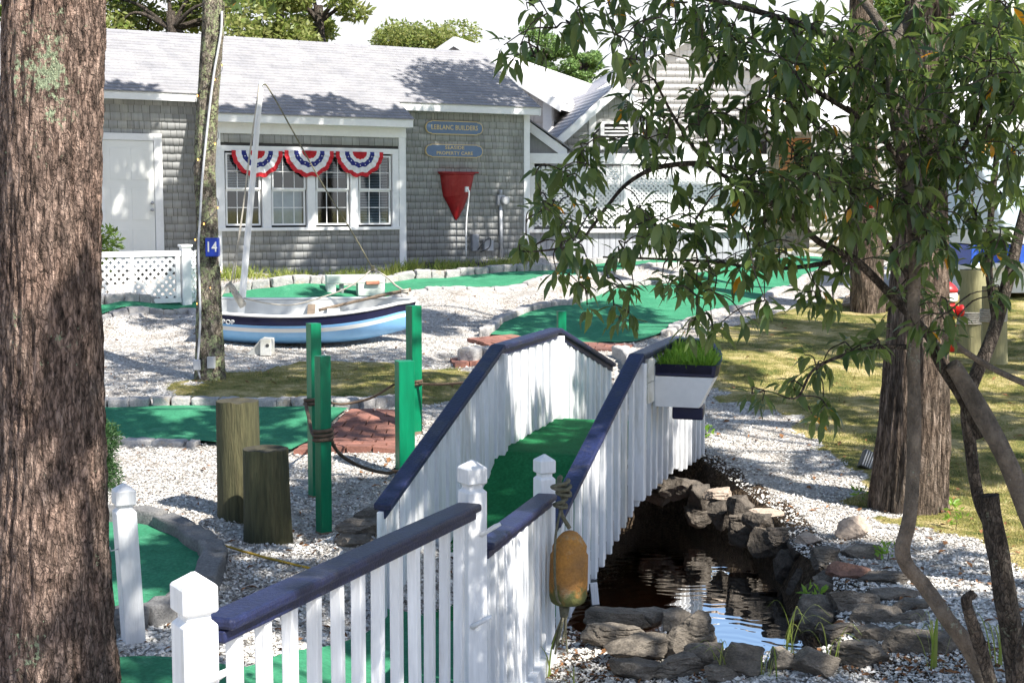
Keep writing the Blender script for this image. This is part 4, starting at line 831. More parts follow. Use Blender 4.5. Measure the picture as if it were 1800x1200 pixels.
# chock under the boat, white obstacle block
c = gp(467, 624); k = c.y / FPX; e = E('boat_chock', 'weathered white wooden chock with a bolt hole propping the blue dinghy', 'chock', c)
mb = MB(); q = [(-34, 0), (10, 0), (10, 28), (-8, 29)]; mb.prism([c + Vector((x * k, .0, y * k)) for x, y in q], [c + Vector((x * k, .25, y * k)) for x, y in q]); mb.box(c + Vector((-8 * k, -.07, 0)), c + Vector((11 * k, -.002, 29 * k))); O('chock_block', mb, whitedirty, e, bevel=.006)
mb = MB(); mb.tube([c + Vector((5 * k, -.06, 18 * k)), c + Vector((5 * k, -.075, 18 * k))], .022, 10); O('bolt_hole', mb, metald, e)
a = gp(575, 518); b_ = gp(678, 524); b_.y = a.y + .25; zt_ = pt(575, 484, a.y).z; e = E('tunnel_block', 'pale painted wooden bridge obstacle with an opening at its left end on the upper lane', 'obstacle', a)
d = (b_ - a); d.z = 0; L = d.length; u = d.normalized(); M_ = Matrix.Translation(Vector((a.x, a.y, a.z))) @ Matrix.Rotation(math.atan2(u.y, u.x), 4, 'Z'); H_ = zt_ - a.z
mb = MB(); mb.box((0, 0, H_ - .13), (L, .2, H_), M=M_); O('top_beam', mb, foamg, e, bevel=.012)
mb = MB(); mb.box((0.002, .0025, -.03), (.14, .1975, H_ - .132), M=M_); O('left_foot', mb, foamg, e, bevel=.006); mb = MB(); mb.box((L - .42, .0025, -.03), (L - .002, .1975, H_ - .132), M=M_); O('right_foot', mb, foamg, e, bevel=.006)
mb = MB(); mb.tube([M_ @ Vector((.24, .1, -.01)), M_ @ Vector((.24, .1, H_ - .14))], .035, 12); O('steel_pipe', mb, metal, e, smooth=True)
mb = MB(); mb.box((.72 * L - .05, -.05, H_ - .15), (.72 * L + .16, -.003, H_ - .09), M=M_); O('rusty_bracket', mb, terra, e, bevel=.01)

# ------------------------------------------------------------ shingled office building
HU = Vector((.862, .507, 0)).normalized(); HN = Vector((HU.y, -HU.x, 0))   # along the front, out of the front
HO = pt(385, 475, 24.0)
def H(s_, d, z): return Vector((HO.x, HO.y, 0)) + HU * s_ + HN * d + Vector((0, 0, z))
def fs(px, py, d):
    r_ = ray(px, py); o = Vector((HO.x, HO.y, 0)) + HN * d; k = (o - EYE).dot(HN) / r_.dot(HN); p = EYE + r_ * k; return (p - o).dot(HU), p.z
def FR(x0, y0, x1, y1, d):
    a = fs(x0, y0, d); b_ = fs(x1, y0, d); c = fs(x0, y1, d); e_ = fs(x1, y1, d); return (a[0] + c[0]) / 2, (b_[0] + e_[0]) / 2, (c[1] + e_[1]) / 2, (a[1] + b_[1]) / 2
def shingles(O0, ud, vd, nd, W_, H_, exp, wr, th=.012, holes=(), tilt=.004, clip=None, seed=1, gap=.006, rag=.004):
    """rows of overlapping shingles: each a tilted board"""
    rr = random.Random(seed); V = []; n_ = int(math.ceil(H_ / exp))
    for i in range(n_):
        v0 = i * exp; v1 = min(v0 + exp, H_); x = -rr.uniform(0, wr[1])
        while x < W_:
            w0 = rr.uniform(*wr); a = max(x, 0); b_ = min(x + w0 - gap, W_); x += w0
            if b_ - a < .012: continue
            m_ = ((a + b_) / 2, (v0 + v1) / 2)
            if clip:
                lo, hi = clip(m_[1]); a = max(a, lo); b_ = min(b_, hi)
                if b_ - a < .012: continue
            segs = [(a, b_)]
            for (h0, h1, g0, g1) in holes:
                if m_[1] > g0 and m_[1] < g1:
                    ns = []
                    for (p_, q_) in segs:
                        if q_ <= h0 or p_ >= h1: ns.append((p_, q_))
                        else:
                            if p_ < h0: ns.append((p_, h0))
                            if q_ > h1: ns.append((h1, q_))
                    segs = ns
            for (a2, b2) in segs:
                if b2 - a2 < .01: continue
                lo_ = v0 + rr.uniform(-rag, rag)
                p = [O0 + ud * a2 + vd * lo_, O0 + ud * b2 + vd * lo_, O0 + ud * b2 + vd * (v1 + .005), O0 + ud * a2 + vd * (v1 + .005)]
                V.append([p[0] + nd * .001, p[1] + nd * .001, p[1] + nd * (tilt + th), p[0] + nd * (tilt + th), p[2] + nd * .003, p[3] + nd * .003])
    return V
SF = [(0, 1, 2, 3), (3, 2, 4, 5), (0, 3, 5, 0), (1, 4, 2, 1)]
def shingle_obj(name, V, mat, parent):
    V = np.array([[tuple(p) for p in q] for q in V]); return quads_mesh(name, V, 6, mat, parent, F=[(0, 1, 2, 3), (3, 2, 4, 5)])
zb0 = HO.z
office = E('shingled_office', 'low grey shingled office building with a window bay hung with bunting', 'building', tuple(H(0, 0, zb0)))
dm_ = -.64
ze_main = fs(720, 180, dm_ + .25)[1]; ze2 = fs(250, 160, dm_ + .25)[1]; zr_ = fs(500, 71, dm_ + .25 - 2.31)[1]
ze_main = (ze_main + ze2) / 2; tanr = (zr_ - ze_main) / 2.31; ze_b = ze_main - .64 * tanr
sL = fs(60, 300, dm_)[0]; sBL = fs(378, 330, 0)[0]; sBR = fs(711, 330, 0)[0]; sR = fs(930, 330, dm_)[0]; sRoofR = fs(951, 188, dm_ + .25)[0]
zv = Vector((0, 0, 1))
# cores behind the shingles
def core(name, s0, s1, d0, d1, z0, z1, mat, par=office):
    mb = MB(); mb.prism([H(s0, d0, z0), H(s1, d0, z0), H(s1, d1, z0), H(s0, d1, z0)], [H(s0, d0, z1), H(s1, d0, z1), H(s1, d1, z1), H(s0, d1, z1)]); return O(name, mb, mat, par)
win = [FR(397, 270, 458, 395, 0), FR(478, 270, 537, 396, 0), FR(556, 272, 613, 396, 0), FR(631, 274, 687, 396, 0)]
sur = FR(383, 259, 700, 405, 0)
zfb = fs(540, 238, .02)[1]
# bay front wall: shingle fields round the window surround
Wb = sBR - sBL
V = shingles(H(sBL, .0, zb0 - .1), HU, zv, HN, Wb, zfb - zb0 + .1, .132, (.07, .22), holes=[(sur[0] - sBL, sur[1] - sBL, sur[2] - zb0 + .1, sur[3] - zb0 + .1)], seed=3)
V += shingles(H(sL, dm_, zb0 - .15), HU, zv, HN, sBL - sL, ze_main - zb0 + .1, .132, (.07, .2), seed=4)
V += shingles(H(sBR, dm_, zb0 - .25), HU, zv, HN, sR - sBR, ze_main - zb0 + .2, .127, (.06, .17), seed=5)
V += shingles(H(sBL, dm_, zb0 - .1), HN, zv, -HU, .62, ze_b - zb0 + .2, .132, (.07, .2), seed=6)
V += shingles(H(sBR, 0, zb0 - .1), -HN, zv, HU, .62, ze_b - zb0 + .2, .132, (.07, .2), seed=7)
V += shingles(H(sR, dm_, zb0 - .25), -HN, zv, HU, 4.2, ze_main - zb0 + .25, .132, (.07, .2), seed=8)
shingle_obj('shingle_wall', V, shingle, office)
# wall backing: leaves the window openings of the bay free
core('wall_backing', sL, sBL - .001, dm_ - .1, dm_ - .002, zb0 - .3, ze_main - .03, room); core('wall_backing', sBR + .001, sR - .01, dm_ - .1, dm_ - .002, zb0 - .3, ze_main - .03, room)
core('wall_backing', sBL + .002, sBR - .002, -.08, -.002, zb0 - .3, sur[2] + .03, room); core('wall_backing', sBL + .002, sBR - .002, -.08, -.002, sur[3] - .03, ze_b - .03, room)
core('wall_backing', sBL + .002, sBL + .08, dm_, -.081, zb0 - .3, ze_b - .03, room); core('wall_backing', sBR - .08, sBR - .002, dm_, -.081, zb0 - .3, ze_b - .03, room)
core('wall_backing', sR - .1, sR - .002, dm_ - 4.4, dm_ - .101, zb0 - .3, ze_main - .03, room); core('wall_backing', sL, sR - .11, dm_ - 4.5, dm_ - 4.41, zb0 - .3, ze_main, room); core('inner_floor', sL, sR - .11, dm_ - 4.4, -.1, zb0 - .25, zb0 + .02, room)
core('room_partition', sBL, sBR, dm_ - 2.2, dm_ - 2.1, zb0, ze_main, room)
core('foundation', sBL + .05, sBR - .05, -.05, -.012, zb0 - .4, zb0 - .1, granited)
# window surround as separate boards
def hbox(name, s0, s1, d0, d1, z0, z1, mat, par=office, bevel=.003):
    mb = MB(); mb.prism([H(s0, d0, z0), H(s0, d1, z0), H(s1, d1, z0), H(s1, d0, z0)], [H(s0, d0, z1), H(s0, d1, z1), H(s1, d1, z1), H(s1, d0, z1)]); return O(name, mb, mat, par, bevel=bevel)
wz0 = np.mean([w_[2] for w_ in win]); wz1 = np.mean([w_[3] for w_ in win])
hbox('window_trim', sur[0], sur[1], -.05, .03, wz1 + .03, sur[3], white2); hbox('window_sill', sur[0] - .02, sur[1] + .02, -.05, .06, sur[2], wz0 - .035, white2)
edges = [sur[0]] + [x for w_ in win for x in (w_[0] - .025, w_[1] + .025)] + [sur[1]]
for i in range(0, len(edges), 2): hbox('window_mullion', edges[i], edges[i + 1], -.05, .0275, wz0 - .035, wz1 + .03, white2)
for i, w_ in enumerate(win):
    s0, s1 = w_[0], w_[1]; wn = E('window', None, None, Vector(H(s0, 0, wz0)) - wloc(office)); wn.parent = office
    zm = (wz0 + wz1) / 2 + .0; fr_ = .03
    for nm, d0, a0, a1 in (('lower_sash', -.045, wz0, zm), ('upper_sash', -.02, zm, wz1)):
        mb = MB(); 
        def hb(s0_, s1_, z0_, z1_, dd=.0, th=.025): mb.prism([H(s0_, d0 + dd, z0_), H(s0_, d0 + dd + th, z0_), H(s1_, d0 + dd + th, z0_), H(s1_, d0 + dd, z0_)], [H(s0_, d0 + dd, z1_), H(s0_, d0 + dd + th, z1_), H(s1_, d0 + dd + th, z1_), H(s1_, d0 + dd, z1_)])
        hb(s0, s0 + fr_, a0, a1); hb(s1 - fr_, s1, a0, a1); hb(s0 + fr_, s1 - fr_, a0, a0 + fr_); hb(s0 + fr_, s1 - fr_, a1 - fr_, a1)
        for f_ in (1 / 3, 2 / 3): x = s0 + (s1 - s0) * f_; hb(x - .006, x + .006, a0 + fr_, a1 - fr_, .006, .008)
        zc = (a0 + a1) / 2; hb(s0 + fr_, s1 - fr_, zc - .006, zc + .006, .0145, .004)
        O(nm, mb, white2, wn)
        mb = MB(); mb.add([H(s0 + .01, d0 + .004, a0 + .01), H(s1 - .01, d0 + .004, a0 + .01), H(s1 - .01, d0 + .004, a1 - .01), H(s0 + .01, d0 + .004, a1 - .01)], [(0, 1, 2, 3)]); O('pane', mb, glass, wn)
    lowb = {0: zm, 1: zm + .3, 2: zm + .2, 3: wz0}[i]; V = []
    z = wz1 - .02
    while z > lowb + .02:
        V.append([H(s0 + .03, -.10, z), H(s1 - .03, -.10, z), H(s1 - .03, -.08, z - .012), H(s0 + .03, -.08, z - .012)]); z -= .028
    quads_mesh('blind', np.array([[tuple(p) for p in q] for q in V]), 4, blind, wn)
    if i in (1,): hbox('inner_shade', s0 + .03, s1 - .03, -.11, -.105, wz0 + .02, zm, metal, wn, 0)
# trims
hbox('corner_board', sBL - .0, sBL + .10, .0, .025, zb0 - .1, zfb, white2); hbox('corner_board', sBR - .115, sBR + .0, .0, .025, zb0 - .12, zfb, white2); hbox('corner_board', sBR + .003, sBR + .022, -.1, .0225, zb0 - .12, zfb, white2)
hbox('corner_board', sR - .13, sR, dm_ + .0, dm_ + .03, zb0 - .3, ze_main - .12, white2)
hbox('bay_frieze', sBL - .02, sBR + .02, .0, .035, zfb, ze_b - .14, white2); hbox('bay_fascia', sBL - .12, sBR + .06, .10, .25, ze_b - .15, ze_b - .02, white2); hbox('bay_soffit', sBL - .11, sBR + .05, .036, .099, ze_b - .14, ze_b - .05, white2)
hbox('main_fascia', sL, sBL - .125, dm_ + .2, dm_ + .25, ze_main - .14, ze_main - .02, white2); hbox('main_soffit', sL, sBL - .125, dm_ + .003, dm_ + .198, ze_main - .06, ze_main - .04, white2)
hbox('main_fascia', sBR + .03, sRoofR, dm_ + .2, dm_ + .25, ze_main - .15, ze_main - .02, white2); hbox('main_soffit', sBR + .03, sRoofR, dm_ + .003, dm_ + .198, ze_main - .06, ze_main - .04, white2)
# door
dr_ = FR(183, 247, 271, 442, dm_); hbox('door_casing', dr_[1] + .003, dr_[1] + .14, dm_ + .02, dm_ + .05, zb0 - .1, dr_[3] + .12, white2); hbox('door_casing', dr_[0] - .14, dr_[1], dm_ + .02, dm_ + .0475, dr_[3] + .003, dr_[3] + .1175, white2); hbox('door_casing', dr_[0] - .14, dr_[0] - .003, dm_ + .02, dm_ + .05, zb0 - .1, dr_[3], white2)
door = hbox('door', dr_[0], dr_[1] - .003, dm_ + .01, dm_ + .03, zb0 - .1, dr_[3], doorm)
for a_ in range(2):
    for b2 in range(3):
        w0 = dr_[1] - dr_[0]; h0 = dr_[3] - zb0; x0 = dr_[0] + w0 * (.12 + .42 * a_); z0 = zb0 + h0 * (.08 + .31 * b2); hbox('door_panel', x0, x0 + w0 * .33, dm_ + .031, dm_ + .036, z0, z0 + h0 * .24, doorm, door, .006)
for zz in (357, 369):
    s_, z_ = fs(267, zz, dm_ + .05); mb = MB(); c = H(s_, dm_ + .05, z_); mb.tube([c - HN * .02, c + HN * .02, c + HN * .04], [.02, .02, .028], 10); O('door_knob', mb, metal, door, smooth=True)
# roof
slope = Vector((0, 0, 0)); up_ = (-HN + Vector((0, 0, tanr))).normalized(); rn = (HN * tanr + Vector((0, 0, 1))).normalized(); LS = 2.31 / (1 / math.sqrt(1 + tanr * tanr)); LSb = .64 * math.sqrt(1 + tanr * tanr)
V = shingles(H(sL - 3, dm_ + .27, ze_main - .01), HU, up_, rn, sRoofR - sL + 3, LS, .125, (.2, .36), th=.009, tilt=.003, seed=11, gap=.002, rag=.002)
V += shingles(H(sBL - .14, .27, ze_b - .01), HU, up_, rn, sBR + .08 - sBL + .14, LSb - .002, .125, (.2, .36), th=.009, tilt=.003, seed=12, gap=.002, rag=.002)
rf = shingle_obj('roof', V, asphalt, office)
ridge_d = dm_ + .25 - 2.31; zr_ = ze_main + 2.31 * tanr
mb = MB(); mb.prism([H(sL - 3, dm_ + .25, ze_main - .03), H(sRoofR, dm_ + .25, ze_main - .03), H(sRoofR, ridge_d, zr_ - .03), H(sL - 3, ridge_d, zr_ - .03)], [H(sL - 3, dm_ + .25, ze_main - .01), H(sRoofR, dm_ + .25, ze_main - .01), H(sRoofR, ridge_d, zr_ - .01), H(sL - 3, ridge_d, zr_ - .01)]); O('roof_deck', mb, white2, office)
mb = MB(); mb.prism([H(sL - 3, ridge_d, zr_ - .03), H(sRoofR, ridge_d, zr_ - .03), H(sRoofR, ridge_d - 2.4, ze_main - .03), H(sL - 3, ridge_d - 2.4, ze_main - .03)], [H(sL - 3, ridge_d, zr_), H(sRoofR, ridge_d, zr_), H(sRoofR, ridge_d - 2.4, ze_main), H(sL - 3, ridge_d - 2.4, ze_main)]); O('rear_roof', mb, asphalt, office)
mb = MB(); mb.prism([H(sBL - .13, .25, ze_b - .03), H(sBR + .07, .25, ze_b - .03), H(sBR + .07, dm_ + .24, ze_main - .035), H(sBL - .13, dm_ + .24, ze_main - .035)], [H(sBL - .13, .25, ze_b - .012), H(sBR + .07, .25, ze_b - .012), H(sBR + .07, dm_ + .24, ze_main - .014), H(sBL - .13, dm_ + .24, ze_main - .014)]); O('bay_roof_deck', mb, white2, office)
mb = MB(); 
for k in range(34): a = sL - 3 + (sRoofR - sL + 3) * k / 34; b2 = a + (sRoofR - sL + 3) / 34 - .01; mb.add([H(a, ridge_d + .12, zr_ - .055), H(b2, ridge_d + .12, zr_ - .055), H(b2, ridge_d, zr_ + .012), H(a, ridge_d, zr_ + .012), H(b2, ridge_d - .12, zr_ - .055), H(a, ridge_d - .12, zr_ - .055)], [(0, 1, 2, 3), (3, 2, 4, 5)])
O('ridge_cap', mb, asphalt, office)
mb = MB(); mb.bar(H(sRoofR - .03, dm_ + .25, ze_main - .1), H(sRoofR - .03, ridge_d, zr_ - .1), .03, .13, plumb=True); O('rake_board', mb, white2, office)
# gable end wall above the eave on the right
mb = MB(); mb.prism([H(sR - .1, dm_, ze_main - .04), H(sR - .1, dm_ - 4.4, ze_main - .04), H(sR - .1, ridge_d, zr_ - .06)], [H(sR, dm_, ze_main - .04), H(sR, dm_ - 4.4, ze_main - .04), H(sR, ridge_d, zr_ - .06)]); O('gable_wall', mb, shingle, office)
# wall fittings
def wtop(name, label, cat, px, py, d, group=None): s_, z_ = fs(px, py, d); return E(name, label, cat, H(s_, d, z_), group), s_, z_
# quarter board signs
for (x0, y0, x1, y1, txts, lab) in ((748, 213, 849, 237, [('LEBLANC BUILDERS', .125, 0.0, .86)], 'upper blue grey quarter board sign lettered in gold with a builder name'), (748, 254, 849, 277, [('SEASIDE', .088, .058, 1.25), ('PROPERTY CARE', .088, -.045, 1.12)], 'lower blue grey quarter board sign lettered SEASIDE PROPERTY CARE')):
    a = FR(x0, y0, x1, y1, dm_ + .05); cs, cz = (a[0] + a[1]) / 2, (a[2] + a[3]) / 2; hw, hh = (a[1] - a[0]) / 2, (a[3] - a[2]) / 2; e = E('quarter_board', lab, 'sign', H(cs, dm_ + .03, cz), 'quarter board signs')
    def ol(k1, k2): 
        out = []
        hw2, hh2 = hw * k1, hh * k2; q = hh2 * .75
        for sx, sy, seq in ((1, 1, 0), (-1, 1, 1), (-1, -1, 0), (1, -1, 1)):
            seg = [(hw2 - q - .035, hh2), (hw2 - q - .02, hh2 * .86)] + [(hw2 - q + q * math.sin(t_), hh2 * .86 * math.cos(t_)) for t_ in np.linspace(.25, math.pi / 2 - .12, 5)]
            seg = seg[::-1] if not seq else seg
            out += [(sx * x, sy * y) for x, y in seg]
        return out
    for nm, k1, k2, d0, d1, mt_ in (('gilt_edge', 1, 1, .02, .05, gold), ('sign_panel', .972, .88, .0505, .055, bsign)):
        P = ol(k1, k2); mb = MB(); mb.prism([H(cs + x, dm_ + d0, cz + y) for x, y in P], [H(cs + x, dm_ + d1, cz + y) for x, y in P]); O(nm, mb, mt_, e)
    for s_, sz, dz, sx in txts: text('lettering', s_, sz, gold, e, H(cs, dm_ + .057, cz + dz), HU, zv, .006, sx)
# red buoy half hung on the wall
e, s_, z_ = wtop('red_buoy', 'red cone shaped boat bow ornament mounted on the shingle wall under the signs', 'ornament', 803, 305, dm_ + .02)
rows = []; PR = [(0, .385, .0), (.015, .385, .0), (.03, .355, .0), (.26, .315, .01), (.40, .28, .02), (.42, .262, .03), (.62, .165, .02), (.8, .07, .01), (.86, .03, 0), (.875, .01, 0)]
for h, r0_, _ in PR:
    row = []
    for a in np.linspace(0, math.pi, 17):
        sh_ = .05 * (h / .87); rr_ = r0_ * (1.0 + (.0)); row.append(H(s_ - math.cos(a) * rr_ - .02 * h, dm_ + .02 + math.sin(a) * rr_ * .55, z_ - h * 1.0 + (.05 * -math.cos(a) * (1 if .2 < h < .6 else 0)) * .9))
    rows.append(row)
mb = MB(); mb.grid(rows); mb.add(rows[0], [tuple(range(17))]); O('ornament_shell', mb, redp, e, smooth=False)
mb = MB(); mb.prism([H(s_ - .41, dm_ + .02, z_ + .002), H(s_ + .43, dm_ + .02, z_ + .002), H(s_ + .40, dm_ + .16, z_ + .002), H(s_ - .38, dm_ + .16, z_ + .002)], [H(s_ - .41, dm_ + .02, z_ + .03), H(s_ + .43, dm_ + .02, z_ + .03), H(s_ + .40, dm_ + .16, z_ + .03), H(s_ - .38, dm_ + .16, z_ + .03)]); O('top_flange', mb, redp, e, bevel=.006)
e, s_, z_ = wtop('outlet_pipe', 'white thin pipe with an outlet box running down the wall beside the red ornament', 'pipe', 821, 333, dm_ + .30)
mb = MB(); mb.prism([H(s_ - .035, dm_ + .27, z_ - .05), H(s_ + .035, dm_ + .27, z_ - .05), H(s_ + .035, dm_ + .31, z_ - .05), H(s_ - .035, dm_ + .31, z_ - .05)], [H(s_ - .035, dm_ + .27, z_ + .05), H(s_ + .035, dm_ + .27, z_ + .05), H(s_ + .035, dm_ + .31, z_ + .05), H(s_ - .035, dm_ + .31, z_ + .05)]); O('outlet_box', mb, white2, e, bevel=.004)
mb = MB(); mb.tube(cr([H(s_ + .01, dm_ + .32, z_), H(s_ + .03, dm_ + .32, z_ - .1), H(s_ + .01, dm_ + .25, z_ - .6), H(s_ - .0, dm_ + .25, z_ - 1.25)]), .014, 8); O('pipe', mb, white2, e, smooth=True)
e, s_, z_ = wtop('electric_meter', 'grey round electric meter on a conduit pipe near the wall corner', 'meter', 880, 352, dm_ + .03)
mb = MB(); mb.prism([H(s_ - .09, dm_ + .02, z_ - .1), H(s_ + .07, dm_ + .02, z_ - .1), H(s_ + .07, dm_ + .08, z_ - .1), H(s_ - .09, dm_ + .08, z_ - .1)], [H(s_ - .09, dm_ + .02, z_ + .1), H(s_ + .07, dm_ + .02, z_ + .1), H(s_ + .07, dm_ + .08, z_ + .1), H(s_ - .09, dm_ + .08, z_ + .1)]); O('meter_box', mb, pvc, e, bevel=.01)
mb = MB(); c = H(s_ + .04, dm_ + .08, z_ - .01); mb.tube([c, c + HN * .06, c + HN * .09, c + HN * .10], [.085, .085, .08, .06], 20); O('meter_dial', mb, metal, e, smooth=True)
mb = MB(); mb.tube([H(s_ - .01, dm_ + .05, z_ - .1), H(s_ + .0, dm_ + .05, z_ - 1.1)], .032, 10); mb.tube([H(s_ - .01, dm_ + .05, z_ + .1), H(s_ - .01, dm_ + .05, z_ + .2)], .03, 10); O('conduit', mb, pvc, e, smooth=True)
e, s_, z_ = wtop('utility_box', 'small grey utility boxes with a black cable low on the wall', 'box', 836, 430, dm_ + .03)
mb = MB(); mb.prism([H(s_ - .1, dm_ + .02, z_ - .12), H(s_ + .04, dm_ + .02, z_ - .12), H(s_ + .04, dm_ + .1, z_ - .12), H(s_ - .1, dm_ + .1, z_ - .12)], [H(s_ - .1, dm_ + .02, z_ + .2), H(s_ + .04, dm_ + .02, z_ + .2), H(s_ + .04, dm_ + .1, z_ + .2), H(s_ - .1, dm_ + .1, z_ + .2)]); O('box_case', mb, boards, e, bevel=.006)
mb = MB(); mb.prism([H(s_ + .16, dm_ + .02, z_ - .12), H(s_ + .36, dm_ + .02, z_ - .12), H(s_ + .36, dm_ + .1, z_ - .12), H(s_ + .16, dm_ + .1, z_ - .12)], [H(s_ + .16, dm_ + .02, z_ + .08), H(s_ + .36, dm_ + .02, z_ + .08), H(s_ + .36, dm_ + .1, z_ + .08), H(s_ + .16, dm_ + .1, z_ + .08)]); O('box_case', mb, pvc, e, bevel=.006)
mb = MB(); mb.tube(cr([H(s_ + .0, dm_ + .12, z_ - .1), H(s_ + .1, dm_ + .14, z_ + .03), H(s_ + .26, dm_ + .13, z_ + .12), H(s_ + .24, dm_ + .14, z_ - .05), H(s_ + .05, dm_ + .13, z_ - .14)]), .012, 6); O('cable', mb, metald, e, smooth=True)
# bunting
def bunting(x0, x1, yt, yb, lab):
    a = FR(x0, yt, x1, yb, .06); cs = (a[0] + a[1]) / 2; Rx = (a[1] - a[0]) / 2; Rz = a[3] - a[2]; e = E('bunting', lab, 'bunting', H(cs, .06, a[3]), 'patriotic buntings'); mb = MB()
    bands = [(0, .30, 0), (.30, .44, 1), (.44, .62, 2), (.62, .84, 1), (.84, 1.0, 0)]; N_ = 72
    def P(r_, t_):
        an = math.pi * t_ / N_; x = -math.cos(an); z = -math.sin(an); pl = (math.sin(t_ * math.pi * 2 / 6) * .010 + math.sin(t_ * 1.9) * .006) * (.3 + r_); sag = 1 + .04 * math.sin(t_ * .55 + r_ * 3)
        return H(cs + x * Rx * r_ * (1 if abs(x) < .98 else 1), .065 + pl + .03 * math.sin(an) * (1 - r_), a[3] + z * Rz * r_ * sag - .01)
    for r0_, r1_, mi in bands: mb.grid([[P(r0_ + (r1_ - r0_) * q, t_) for t_ in range(N_ + 1)] for q in (0, .5, 1)], mi)
    O('pleated_cloth', mb, [flagr, flagw, flagb], e, smooth=True)
    mb = MB()
    for j in range(7):
        t_ = 9 + j * 9; c = P(.53, t_) + HN * .012
        mb.add([c + HU * math.cos(q * math.pi / 5 + math.pi / 2) * (.015 if q % 2 == 0 else .006) + zv * math.sin(q * math.pi / 5 + math.pi / 2) * (.015 if q % 2 == 0 else .006) for q in range(10)], [tuple(range(10))])
    O('white_stars', mb, flagw, e)
bunting(407, 497, 264, 311, 'pleated red white and blue half round bunting, leftmost of three over the windows')
bunting(500, 587, 264, 310, 'pleated red white and blue half round bunting in the middle over the windows')
bunting(590, 674, 266, 310, 'pleated red white and blue half round bunting, nearest the corner board over the windows')

# ------------------------------------------------------------ lattice
def lattice_mb(O0, ud, vd, nd, W_, H_, sp=.078, sw=.034, th=.008):
    mb = MB()
    for layer, sg in ((0, 1), (1, -1)):
        c = -H_ - W_
        while c < W_ + H_:
            # line u - sg*v = c  -> clipped to rect
            if sg == 1: v0, v1 = max(0, -c), min(H_, W_ - c); p = (v0 + c, v0); q = (v1 + c, v1)
            else: v0, v1 = max(0, c - W_), min(H_, c); p = (c - v0, v0); q = (c - v1, v1)
            if v1 - v0 > .01:
                a = O0 + ud * p[0] + vd * p[1] + nd * (layer * th); b_ = O0 + ud * q[0] + vd * q[1] + nd * (layer * th); d = (b_ - a).normalized(); s_ = d.cross(nd).normalized() * sw / 2
                mb.prism([a - s_, a + s_, b_ + s_, b_ - s_], [a - s_ + nd * th, a + s_ + nd * th, b_ + s_ + nd * th, b_ - s_ + nd * th])
            c += sp * math.sqrt(2)
    return mb
# left lattice fence in front of the door
fa = gp(150, 534); fb = pt(326, 525, fa.y * 1.03 + .2)
zt0 = pt(250, 443, (fa.y + fb.y) / 2).z; u = (fb - fa); u.z = 0; LL = u.length; u.normalize(); nn = Vector((u.y, -u.x, 0)); zbb = min(fa.z, fb.z) - .03
e = E('lattice_fence', 'low white lattice fence panel in front of the white door', 'fence', (fa.x, fa.y, zbb)); Hh = zt0 - zbb
def ubox(name, a, b_, z0, z1, d0, d1, mat=white2, par=e, bevel=.003):
    mb = MB(); P = [fa + u * a + nn * d0, fa + u * b_ + nn * d0, fa + u * b_ + nn * d1, fa + u * a + nn * d1]; mb.prism([Vector((p.x, p.y, zbb + z0)) for p in P], [Vector((p.x, p.y, zbb + z1)) for p in P]); return O(name, mb, mat, par, bevel=bevel)
ubox('top_rail', 0, LL - .07, Hh - .07, Hh + .01, -.03, .04); ubox('bottom_rail', 0, LL - .07, 0, .07, -.02, .03)
xm = LL * .44
for x0, x1 in ((-.0, .05), (xm, xm + .06), (LL - .15, LL - .08)): ubox('stile', x0, x1, .071, Hh - .071, -.02, .03)
for x0, x1 in ((.05, xm), (xm + .06, LL - .15)): O('lattice_panel', lattice_mb(Vector((fa.x, fa.y, zbb + .07)) + u * x0, u, zv, nn, x1 - x0, Hh - .14, .085, .042), white2, e)
ubox('end_post', LL - .06, LL + .08, -.05, Hh + .06, -.06, .07, bevel=.006); ubox('end_post_cap', LL - .08, LL + .10, Hh + .062, Hh + .10, -.08, .09, bevel=.01)
O('return_panel', lattice_mb(Vector((fa.x, fa.y, zbb)) + u * (LL + .09) - nn * .0, (u * .8 - nn * .6).normalized(), zv, nn, .3, Hh, .085, .042), white2, e)
# small shrub behind it
def leaf_cloud(centers, n_, L, Wd, seed, up=0.0, flat=.0):
    rr = np.random.default_rng(seed); cs = np.array([c[:3] for c in centers]); rs = np.array([c[3:6] if len(c) > 5 else (c[3],) * 3 for c in centers]); vol = rs.prod(1) ** .67; idx = rr.choice(len(cs), n_, p=vol / vol.sum())
    q = rr.normal(size=(n_, 3)); q /= np.linalg.norm(q, axis=1)[:, None]; rad = rr.uniform(.35, 1.06, n_) ** .6; P = cs[idx] + q * rs[idx] * rad[:, None]
    d = rr.normal(size=(n_, 3)); d[:, 2] = d[:, 2] * .6 + up; d += q * .5; d /= np.linalg.norm(d, axis=1)[:, None]; s_ = np.cross(d, rr.normal(size=(n_, 3))); s_ /= np.linalg.norm(s_, axis=1)[:, None]
    l = L * rr.uniform(.6, 1.3, n_)[:, None]; w_ = Wd * rr.uniform(.6, 1.3, n_)[:, None]; nrm = np.cross(d, s_)
    return np.stack([P, P + d * l * .5 + s_ * w_ * .5 + nrm * w_ * .15, P + d * l, P + d * l * .5 - s_ * w_ * .5 + nrm * w_ * .15], 1)
def plant(name, label, cat, base_, centers, n_, L, Wd, mat, seed=1, up=.3, stemr=.01, part='foliage', group=None):
    e = E(name, label, cat, base_, group); quads_mesh(part, leaf_cloud(centers, n_, L, Wd, seed, up), 4, mat, e)
    mb = MB()
    for c in centers[:6]: mb.tube([Vector(base_), Vector(base_).lerp(Vector(c[:3]), .5) + Vector((.01, .01, 0)), Vector(c[:3])], [stemr, stemr * .8, stemr * .4], 5)
    O('stem', mb, bark_dark, e, smooth=True); return e
